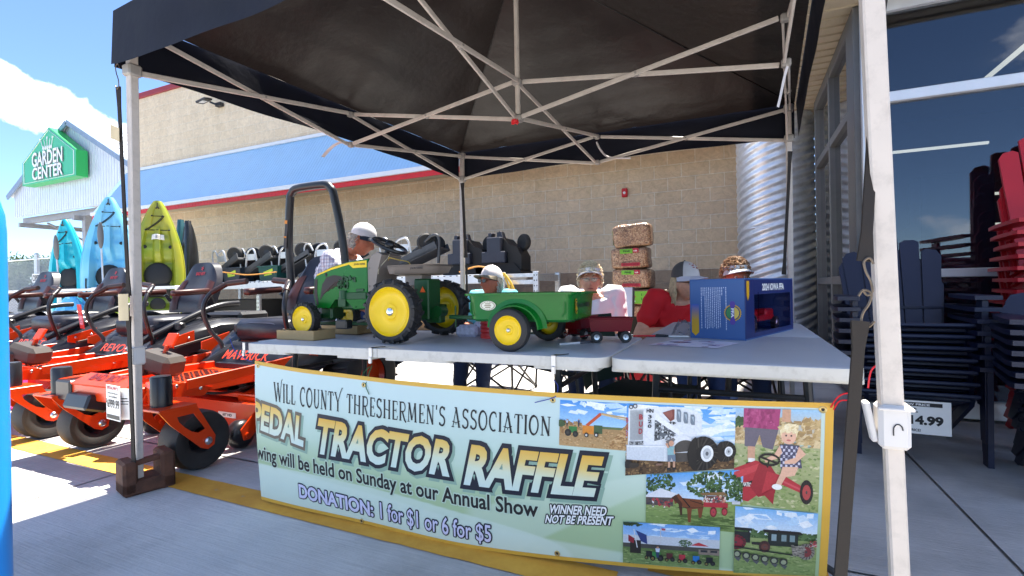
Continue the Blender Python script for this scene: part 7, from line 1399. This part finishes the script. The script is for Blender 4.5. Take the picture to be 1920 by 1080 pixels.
SKIN_A = skin('ruddy_skin', '#b5694c'); SKIN_B = skin('fair_skin', '#d39a7c'); DEN = M('denim', '#2a3c66', .8, var=.2, scale=30, bump=.0006, bscale=200); DDEN = M('dark_denim', '#1d2945', .8, var=.2, scale=30); SHOE = M('brown_shoe', '#4b3628', .6)
def rot_head(c, yaw, pitch, roll=0, s=1.0): return Matrix.Translation(c) @ Euler((R(pitch), R(roll), R(yaw)), 'ZXY').to_matrix().to_4x4() @ Matrix.Scale(s, 4)
def person(label, loc, rz, J, skinm, shirt, pants, w=1.0, sleeve=.55, headpose=(0, 0, 0), hs=1.06, girth=1.0, shoe=SHOE, hands=((0, -1, 0), (0, -1, 0)), seed=1, group='people at the tables', cuff=None):
    b = MB(); pel, che, nek, hd = (Vector(J[k]) for k in ('pelvis', 'chest', 'neck', 'head'))
    sp = smooth_path([pel, pel.lerp(che, .5), che, nek], 5); ax_ = Vector((1, 0, 0))
    def torso(mb, grow, top=1.0):
        k = int((len(sp)-1)*top)+1; n = 20; vs = []; fs = []
        for i in range(k):
            t = i/(len(sp)-1); rx = [.175, .165, .185, .20, .10][min(4, int(t*4))]; rx2 = [.175, .165, .185, .20, .10][min(4, int(t*4)+1)]; f_ = t*4-int(t*4); rx = (rx+(rx2-rx)*f_)*girth+grow; ry = ([.125, .125, .125, .105, .065][min(4, int(t*4))]*(1-f_)+[.125, .125, .125, .105, .065][min(4, int(t*4)+1)]*f_)*girth+grow
            tg_ = (sp[min(i+1, len(sp)-1)]-sp[max(0, i-1)]).normalized(); X_ = (ax_-tg_*ax_.dot(tg_)).normalized(); Y_ = tg_.cross(X_)
            vs += [sp[i]+X_*rx*math.copysign(abs(math.cos(a))**.85, math.cos(a))+Y_*ry*math.copysign(abs(math.sin(a))**.85, math.sin(a)) for a in [2*math.pi*j/n for j in range(n)]]
        fs = [[i*n+j, i*n+(j+1) % n, (i+1)*n+(j+1) % n, (i+1)*n+j] for i in range(k-1) for j in range(n)]+[list(range(n))[::-1], [(k-1)*n+j for j in range(n)]]
        mb.add(vs, fs)
    HM = rot_head(hd, *headpose, s=hs)
    torso(b, 0); limb(b, [nek-(nek-che)*.3, nek, HM @ Vector((0, .02, -.06))], [.066, .056, .052]); headf(b, HM, w)
    for i, s in enumerate('LR'):
        sh_, el, wrr = (Vector(J[k+s]) for k in ('sh', 'el', 'wr')); limb(b, [sh_.lerp(che, .3), sh_, sh_.lerp(el, .5), el], [.07, .058, .05, .041]); limb(b, [el, el.lerp(wrr, .35), wrr], [.042, .041, .027]); hand(b, wrr, wrr-el, hands[i], .7, -1 if s == 'L' else 1)
        hp, kn, an = (Vector(J[k+s]) for k in ('hip', 'kn', 'an')); limb(b, [hp, hp.lerp(kn, .5), kn], [.085, .076, .056]); limb(b, [kn, kn.lerp(an, .35), an], [.056, .055, .036]); limb(b, [an+Vector((0, .02, -.04)), an+Vector((0, -.16, -.05))], [.036, .03])
    o = remesh(b, 'person', skinm, None, .0075, 2, loc, (0, 0, rz)); tag(o, label, 'person', None)
    sm = MB(); torso(sm, .016, .97)
    for s in 'LR':
        sh_, el, wrr = (Vector(J[k+s]) for k in ('sh', 'el', 'wr')); limb(sm, [sh_.lerp(che, .35), sh_, sh_.lerp(el, .5), sh_.lerp(el, sleeve*1.35)], [.086, .080, .074, .072])
    remesh(sm, 'shirt', shirt, o, .010, 4, wr=.010, wsc=9, seed=seed)
    pm = MB()
    for s in 'LR':
        hp, kn, an = (Vector(J[k+s]) for k in ('hip', 'kn', 'an')); limb(pm, [pel.lerp(hp, .5), hp, hp.lerp(kn, .5), kn], [.12, .105, .092, .074]); limb(pm, [kn, kn.lerp(an, .4), kn.lerp(an, .92)], [.076, .070, .060])
    pm.ball(pel, (.19*girth, .14, .12), 16); remesh(pm, 'trousers', pants, o, .011, 3, wr=.006, wsc=10, seed=seed+3)
    for s in 'LR':
        kn, an = Vector(J['kn'+s]), Vector(J['an'+s]); f = MB(); limb(f, [an+Vector((0, .04, -.05)), an+Vector((0, -.06, -.045)), an+Vector((0, -.17, -.062))], [.046, .05, .036]); remesh(f, 'shoe', shoe, o, .010, 2)
        if cuff: MB().tube([kn.lerp(an, .80), kn.lerp(an, .93)], .070, 16).obj('trouser_cuff', cuff, o)
    return o, HM
def seated(lean=.06, arms='table', spread=.12, sz=.40, fwd=.42):
    J = {'pelvis': (0, 0, sz), 'chest': (0, -lean*.8, sz+.34), 'neck': (0, -lean*1.5, sz+.485), 'head': (0, -lean*1.5-.035, sz+.615)}
    for s, k in (('L', -1), ('R', 1)):
        J['sh'+s] = (k*.185, -lean*1.2, sz+.455); J['el'+s] = (k*.25, -lean-.06, sz+.20); J['wr'+s] = (k*.16, -lean-.29, sz+.20)
        J['hip'+s] = (k*.095, -.05, sz-.01); J['kn'+s] = (k*spread, -fwd, sz+.06); J['an'+s] = (k*spread, -fwd-.06, .09)
    return J
def hunch(J, up, fwd, wide=0):
    """shoulders drawn up and the head pushed forward, as someone leaning over a table sits"""
    for k in ('shL', 'shR', 'chest'): x, y, z_ = J[k]; J[k] = (x*(1+wide), y-.02, z_+(up if k != 'chest' else up*.6))
    x, y, z_ = J['neck']; J['neck'] = (x, y-fwd*.6, z_+up*.35); x, y, z_ = J['head']; J['head'] = (x, y-fwd, z_); return J
def cap(par, HM, crown, brim, logo=None, front=None, back=None, tilt=0):
    T_ = HM @ Matrix.Translation((0, .002, .012)) @ Euler((R(-6+tilt), 0, 0)).to_matrix().to_4x4()
    mb = MB(); mb.m = 0
    def dome(u, v): a = 2*math.pi*u; b = v*math.pi/2; sq = 1+.02*math.sin(3*a); return T_ @ Vector((.083*sq*math.cos(b)*math.sin(a), -.103*sq*math.cos(b)*math.cos(a), .028+.108*math.sin(b)**.9))
    n0 = len(mb.f); mb.grid(dome, 36, 12, True)
    if front:
        for fi in range(len(mb.f)):
            u = (fi % 36+.5)/36; mb.mi[fi] = 1 if (u < .17 or u > .83) else 0
    c_ = mb.obj('cap', [crown, front or crown], par, 60); MB().ball(T_ @ Vector((0, 0, .137)), .007, 8).obj('cap_button', crown, c_)
    bm_ = MB()
    def br(u, v, d): a = (u-.5)*math.pi*.98; r = 1+.0; y0 = -.100*math.cos(a); ext = .078*v*math.cos(a)**.7 if math.cos(a) > 0 else 0; return T_ @ Vector((.083*math.sin(a)*(1+.04*v), y0-ext, .030-.020*(math.sin(a)**2)*v-.010*v+d))
    bm_.grid(lambda u, v: br(u, v, .0), 20, 6).grid(lambda u, v: br(u, v, .005), 20, 6).tube([br(i/20, 1, .0025) for i in range(21)], .0034, 6); bm_.obj('cap_brim', brim, c_, 60)
    if logo:
        lm = MB(); rr = random.Random(3)
        for i in range(9): u = (.0+(rr.random()-.5)*.16) % 1; v = .28+.32*rr.random(); lm.grid(lambda a, b: dome((u+.035*a) % 1, v+.05*b)+ (T_.to_3x3() @ Vector((0, -.0035, .001))), 2, 2)
        lm.obj('cap_logo', logo, c_, 0)
    return c_
def glasses(par, HM, lens, frame, s=1.0):
    g = MB()
    for k in (-1, 1): g.prism([(k*.008, -.014), (k*.030, -.020), (k*.052, -.012), (k*.055, .010), (k*.03, .014), (k*.008, .010)], .004, HM @ MX((0, -.098, .010), (1, 0, 0), (0, 0, 1), (0, -1, 0)))
    o = g.obj('sunglasses' if lens.name == 'dark_lens' else 'spectacles', lens, par, 30); f = MB()
    for k in (-1, 1): f.tube([HM @ Vector(p) for p in ((k*.056, -.098, .016), (k*.076, -.06, .016), (k*.080, .015, .008))], .0028, 5); f.tube([HM @ Vector(p) for p in ((k*.008, -.103, .012), (k*.03, -.104, .017), (k*.056, -.100, .014))], .0024, 5)
    f.tube([HM @ Vector(p) for p in ((-.008, -.103, .011), (.008, -.103, .011))], .0025, 5).obj('glasses_frame', frame, o)
def hair(par, HM, m, mode, n=420, seed=2, ln=.03):
    rr = random.Random(seed); h = MB()
    def scalp(a, b, k=1.04): return Vector((.077*math.cos(b)*math.sin(a), .002-.098*math.cos(b)*math.cos(a), .122*math.sin(b)))*k
    if mode == 'curly':
        h.grid(lambda u, v: HM @ (scalp(2*math.pi*u, -.15*(1 if .25 < u < .75 else -3.2)+(1.57+.15*(1 if .25 < u < .75 else -3.2)-.02)*v, 1.06+.10*max(0, v-.45)+.07*mnoise.noise(Vector((u*14, v*10, seed))))), 40, 16, True)
    else:
        h.grid(lambda u, v: HM @ (scalp(math.pi*(.56+.88*u), -.50+(.9)*v, 1.04)), 26, 12)
    for i in range(n):
        if mode == 'curly': a = rr.random()*6.283; lo_ = .42 if (a < 1.3 or a > 4.98) else -.35
        else: a = math.pi*(.50+1.0*rr.random()); lo_ = -.60
        b = lo_+(1.5-lo_)*rr.random() if mode == 'curly' else lo_+.9*rr.random(); p = scalp(a, b, 1.05+(.08*max(0, math.sin(b)) if mode == 'curly' else 0)); d = p.normalized(); t = Vector((rr.gauss(0, 1), rr.gauss(0, 1), rr.gauss(0, 1))); t = (t-d*t.dot(d)).normalized()
        if mode == 'curly': pts = [p, p+d*.012+t*ln*.35, p+d*.016+t*ln*.75+d.cross(t)*.008, p+d*.004+t*ln]
        else: pts = [p, p+d*.006+Vector((0, .004, -ln*.5)), p+d*.004+Vector((rr.gauss(0, .006), .006+rr.gauss(0, .006), -ln))]
        h.tube([HM @ q for q in pts], [.0042, .0045, .0038, .0012][:len(pts)] if len(pts) == 4 else [.004, .004, .0012], 5)
    return h.obj('hair', m, par, 60, fix=False)
def visor(par, HM, m, m2):
    T_ = HM @ Matrix.Translation((0, .0, .050)) @ Euler((R(-8), 0, 0)).to_matrix().to_4x4(); mb = MB()
    mb.grid(lambda u, v: T_ @ Vector((.085*math.sin((u-.5)*4.6), -.106*math.cos((u-.5)*4.6), .034*v)), 30, 3); c_ = mb.obj('visor_band', m2, par, 60); b = MB()
    def br(u, v, d): a = (u-.5)*math.pi*.98; return T_ @ Vector((.086*math.sin(a)*(1+.10*v), -.104*math.cos(a)-.075*v*max(0, math.cos(a))**.6, -.016*math.sin(a)**2*v-.016*v+d))
    b.grid(lambda u, v: br(u, v, 0), 22, 6).grid(lambda u, v: br(u, v, .006), 22, 6).tube([br(i/22, 1, .003) for i in range(23)], .004, 6).obj('visor_brim', m, c_, 60)
def eyes(par, HM, lip='#a5544a'):
    e = MB(); ir = MB()
    for k in (-1, 1): e.ball(HM @ Vector((k*.031, -.077, .011)), .0105, 10); ir.ball(HM @ Vector((k*.031, -.0845, .0105)), .005, 8)
    eo = e.obj('eyes', M('eye_white', '#d8cfc8', .3), par, 60); ir.obj('iris', INK, eo, 60)
    br = MB()
    for k in (-1, 1): br.tube([HM @ Vector(p) for p in ((k*.014, -.098, .030), (k*.030, -.098, .036), (k*.048, -.086, .030))], [.003, .0038, .002], 6)
    br.obj('eyebrows', M('brow_hair', '#8a6f55', .8), par, 60); lp = MB().tube([HM @ Vector(p) for p in ((-.023, -.094, -.064), (-.009, -.104, -.060), (.009, -.104, -.060), (.023, -.094, -.064))], [.0025, .0052, .0052, .0025], 8); lp.obj('lips', M('lip', lip, .5), par, 60)
def plaid():
    m = bpy.data.materials.new('plaid_cotton'); m.use_nodes = True; t = m.node_tree; L = t.links; b = t.nodes['Principled BSDF']; co = N(t, 'ShaderNodeTexCoord'); sx = N(t, 'ShaderNodeSeparateXYZ'); L.new(co.outputs['Object'], sx.inputs[0]); cur = None
    col = None
    for ax_, sc in ((0, 34.0), (2, 34.0), (1, 34.0)):
        mu = N(t, 'ShaderNodeMath', operation='MULTIPLY'); L.new(sx.outputs[ax_], mu.inputs[0]); mu.inputs[1].default_value = sc; fr = N(t, 'ShaderNodeMath', operation='FRACT'); L.new(mu.outputs[0], fr.inputs[0]); gt = N(t, 'ShaderNodeMath', operation='GREATER_THAN'); L.new(fr.outputs[0], gt.inputs[0]); gt.inputs[1].default_value = .66
        mx_ = N(t, 'ShaderNodeMix', data_type='RGBA', blend_type='MULTIPLY'); fm = N(t, 'ShaderNodeMath', operation='MULTIPLY'); L.new(gt.outputs[0], fm.inputs[0]); fm.inputs[1].default_value = .55; L.new(fm.outputs[0], mx_.inputs['Factor'])
        if col is None: mx_.inputs['A'].default_value = (.80, .80, .82, 1)
        else: L.new(col, mx_.inputs['A'])
        mx_.inputs['B'].default_value = (.30, .33, .52, 1) if ax_ != 2 else (.62, .50, .50, 1); col = mx_.outputs['Result']
    L.new(col, b.inputs['Base Color']); b.inputs['Roughness'].default_value = .85; return m
DARKL = M('dark_lens', (.012, .010, .010), .12); CLEARL = M('tinted_lens', '#8f6f64', .15); BLK = M('black_frame', (.015, .014, .014), .3); GREYH = M('grey_hair', '#a9a39a', .7, var=.2); BLOND = M('sandy_curls', '#e6d6b4', .6, var=.25, scale=70); SILV = M('ash_blond_hair', '#c7ae86', .6, var=.25, scale=50); LBROWN = M('light_brown_hair', '#8d6a4a', .6, var=.3, scale=50)
WCAP = M('white_cap_cotton', '#dcd8d8', .8, bump=.0006, bscale=240)
# man in plaid, sitting forward at the left end
J = seated(.14, sz=.70); J['head'] = (0, -.37, 1.435); J['neck'] = (0, -.25, 1.335); J['chest'] = (0, -.10, 1.14)
for s, k in (('L', -1), ('R', 1)): J['sh'+s] = (k*.19, -.17, 1.275); J['el'+s] = (k*.23, -.30, 1.0); J['wr'+s] = (k*.14, -.46, .80)
o, HM = person('man in white cap and plaid shirt bending forward behind the toy tractor', (-3.46, 3.46, 0), R(104), J, SKIN_A, plaid(), DEN, headpose=(8, 24, 0), hs=1.12, seed=2)
cap(o, HM, WCAP, M('cap_navy_brim', '#1d2733', .8), None); hair(o, HM, GREYH, 'back', 170, 3, .018)
# man in sunglasses
J = hunch(seated(.03, sz=.43), .018, .02, .02); o, HM = person('man in beige cap and sunglasses with a turquoise shirt, behind the green trailer', (-2.16, 4.36, 0), R(-4), J, SKIN_A, M('turquoise_cotton', '#6fc3cc', .8, var=.06), DDEN, headpose=(-22, -2, 0), hs=1.10, seed=5, girth=1.05)
cap(o, HM, M('pale_cap', '#e6dedd', .8), M('khaki_brim', '#8a7f6c', .8), M('faded_logo', '#b08a80', .7)); glasses(o, HM, DARKL, BLK); hair(o, HM, GREYH, 'back', 200, 6, .03)
MB().tube([Vector((.085*math.cos(a), -.045+.075*math.sin(a), .43+.485+.015*math.sin(a))) for a in [i*.3 for i in range(21)]], .016, 8).obj('collar', M('dark_teal_collar', '#1c4c58', .8), o, 60); lp = MB().tube([HM @ Vector(p) for p in ((-.022, -.094, -.064), (0, -.104, -.060), (.022, -.094, -.064))], [.002, .005, .002], 8).obj('lips', M('lip', '#a5544a', .5), o, 60)
# woman in white
J = hunch(seated(.05, sz=.42), .05, .08, .14); o, HM = person('woman with curly blond hair, white visor and white shirt facing the camera', (-1.22, 4.36, 0), R(14), J, SKIN_B, M('white_cotton', '#f0f1f6', .8, var=.03), DDEN, headpose=(2, 0, 0), hs=1.10, seed=8, girth=1.2, sleeve=.85)
hair(o, HM, BLOND, 'curly', 620, 4, .035); visor(o, HM, M('visor_white', '#e6e2e2', .6), M('visor_white', '#e6e2e2', .6)); eyes(o, HM); glasses(o, HM, glass_mat('clear_lens', (.8, .7, .66), 1.5), M('thin_metal', '#7a5a50', .35))
tee = MB(); rr = random.Random(2)
def fr_(x, z_): return Vector((x, -.195-.02*(.83-z_)*2+abs(x)*.25, z_))
tee.grid(lambda u, v: fr_(-.07+.14*u, .55+.30*v), 8, 12); te = tee.obj('tee_front', M('lavender_tee', '#cfcbe8', .8), o, 60); mm = MB()
for i in range(8): mm.grid(lambda u, v: fr_(-.045+.075*u+.012*rr.random()*0, .60+.026*i+.014*v)+Vector((0, -.003, 0)), 4, 1)
mm.obj('tee_print', M('pink_print_ink', '#c2608c', .7), te, 0)
nk = MB().add([fr_(-.055, .80), fr_(.055, .80), fr_(.0, .68)], [[0, 1, 2]]) if False else None
# woman in red
J = hunch(seated(.10, sz=.385), .045, .05, .02); J['elR'] = (.27, -.10, .60); J['wrR'] = (.10, -.33, .62); J['elL'] = (-.34, -.15, .62); J['wrL'] = (-.12, -.36, .66)
o, HM = person('woman in red t-shirt, grey and white cap and sunglasses holding a red cup', (-.52, 4.14, 0), R(36), J, SKIN_B, M('red_cotton', '#d0161f', .8, var=.07), DEN, headpose=(16, 8, 0), hs=1.09, seed=11, girth=.98, sleeve=.40, hands=((.6, 0, -.4), (-.6, 0, -.4)))
cap(o, HM, M('grey_mesh_cap', '#55504e', .85), M('white_brim', '#cfcbd6', .7), M('red_cap_logo', '#9a4040', .7), M('cap_front_white', '#cfc8c4', .8)); glasses(o, HM, DARKL, BLK); hair(o, HM, SILV, 'back', 900, 9, .11)
MB().tube([Vector((.082*math.cos(a), -.115+.078*math.sin(a), .860+.02*math.sin(a))) for a in [i*.2618 for i in range(25)]], .011, 8).obj('collar', M('red_ribbing', '#a01018', .85), o, 60)
MB().tube([HM @ Vector(q) for q in ((-.022, -.094, -.064), (0, -.104, -.060), (.022, -.094, -.064))], [.002, .005, .002], 8).obj('lips', M('lip', '#a5544a', .5), o, 60)
cu = thing('paper_cup', 'red and white paper cup held by the woman in red', 'cup', (-.33, 3.82, .60)); MB().lathe([(0, 0), (.032, 0), (.042, .095), (.04, .095), (.031, .004)], 24, cap=False).obj('cup', M('cup_red', '#a3182a', .5), cu, 60); MB().lathe([(.0385, .055), (.0428, .096), (.043, .10), (0, .102)], 24, cap=False).obj('rim', PAPER, cu, 60)
# woman behind the box
J = seated(.08, sz=.42); o, HM = person('woman in a pale visor mostly hidden behind the blue box', (-.07, 4.62, 0), R(10), J, SKIN_A, M('grey_cotton', '#7d8590', .8), DDEN, headpose=(14, 6, 0), hs=1.12, seed=14, shoe=M('orange_shoe', '#d5761e', .6), cuff=M('pale_denim', '#7f8fb0', .8))
hair(o, HM, LBROWN, 'curly', 520, 5, .04); visor(o, HM, M('visor_grey', '#c9ccd0', .6), M('visor_print', '#aeb6bd', .6, var=.5, scale=90)); eyes(o, HM)
# ------------------------------------------------------------------ folding camp chairs and what stands between them
def camp(label, loc, rz, cloth, sz=.36, back=.92):
    t = thing('camp_chair', label, 'folding chair', loc, rz, 'folding camp chairs'); w = .29; fr = MB()
    for s in (-1, 1): fr.tube([(s*w, -.26, .02), (-s*w*.96, -.26, sz)], .0105, 6).tube([(s*w, .22, .02), (-s*w*.96, .22, sz)], .0105, 6).tube([(s*w, -.26, .02), (s*w, .22, sz)], .0105, 6).tube([(s*w, .22, .02), (s*w, -.26, sz)], .0105, 6).tube([(s*w, .22, .02), (s*(w+.01), .32, back)], .011, 6).tube([(s*w, -.26, .02), (s*w, -.27, .58)], .011, 6)
    for s in (-1, 1):
        for y in (-.26, .22): fr.ball((s*w, y, .02), .02, 8)
    fr.obj('frame', DKSTEEL, t); MB().grid(lambda u, v: Vector(((u-.5)*2*w, -.27+.5*v, sz-.05*math.sin(math.pi*u)*math.sin(math.pi*v))), 10, 8).obj('seat', cloth, t, 60, fix=False); MB().grid(lambda u, v: Vector(((u-.5)*2*w, .22+.09*v+.06*math.sin(math.pi*u), sz+.02+(back-sz-.02)*v)), 10, 8).obj('backrest', cloth, t, 60, fix=False)
    for s in (-1, 1): MB().grid(lambda u, v: Vector((s*(w+.02)+(u-.5)*.09, -.28+.58*v, .585-.02*math.sin(math.pi*v))), 3, 8).obj('armrest', cloth, t, 60, fix=False)
GRNC = M('dark_green_canvas', '#16291f', .85, var=.15); GRYC = M('pale_grey_canvas', '#9aa0b4', .8, var=.06); BLKC = M('black_canvas', (.018, .018, .02), .85)
camp('pale grey camp chair under the woman in white', (-1.20, 4.38, 0), R(2), GRYC, .36, .97); camp('black camp chair under the man in sunglasses', (-2.16, 4.38, 0), R(-4), BLKC); camp('dark green camp chair under the woman in red', (-.52, 4.16, 0), R(30), GRNC, .36, .72); camp('black camp chair under the woman behind the blue box', (-.07, 4.64, 0), R(8), BLKC); camp('empty dark green camp chair standing sideways behind the table joint', (-.56, 3.05, 0), R(80), GRNC, .36, .80)
st = thing('step_stool', 'black stool under the man in plaid', 'stool', (-3.48, 3.46, 0)); MB().box((0, 0, .58), (.36, .34, .05), bev=.015).obj('seat', BLK, st)
for sx in (-1, 1):
    for sy in (-1, 1): MB().tube([(sx*.13, sy*.12, .56), (sx*.18, sy*.16, 0)], .013, 8).obj('leg', DKSTEEL, st)
cl = thing('cooler', 'white and red drinks cooler on the ground between the two women', 'cooler', (-.93, 5.0, 0)); MB().box((0, 0, .27), (.46, .34, .54), bev=.03).obj('cooler_body', M('cooler_red', '#c2202c', .4), cl); MB().box((0, 0, .585), (.48, .36, .09), bev=.02).obj('lid', WHITE, cl)
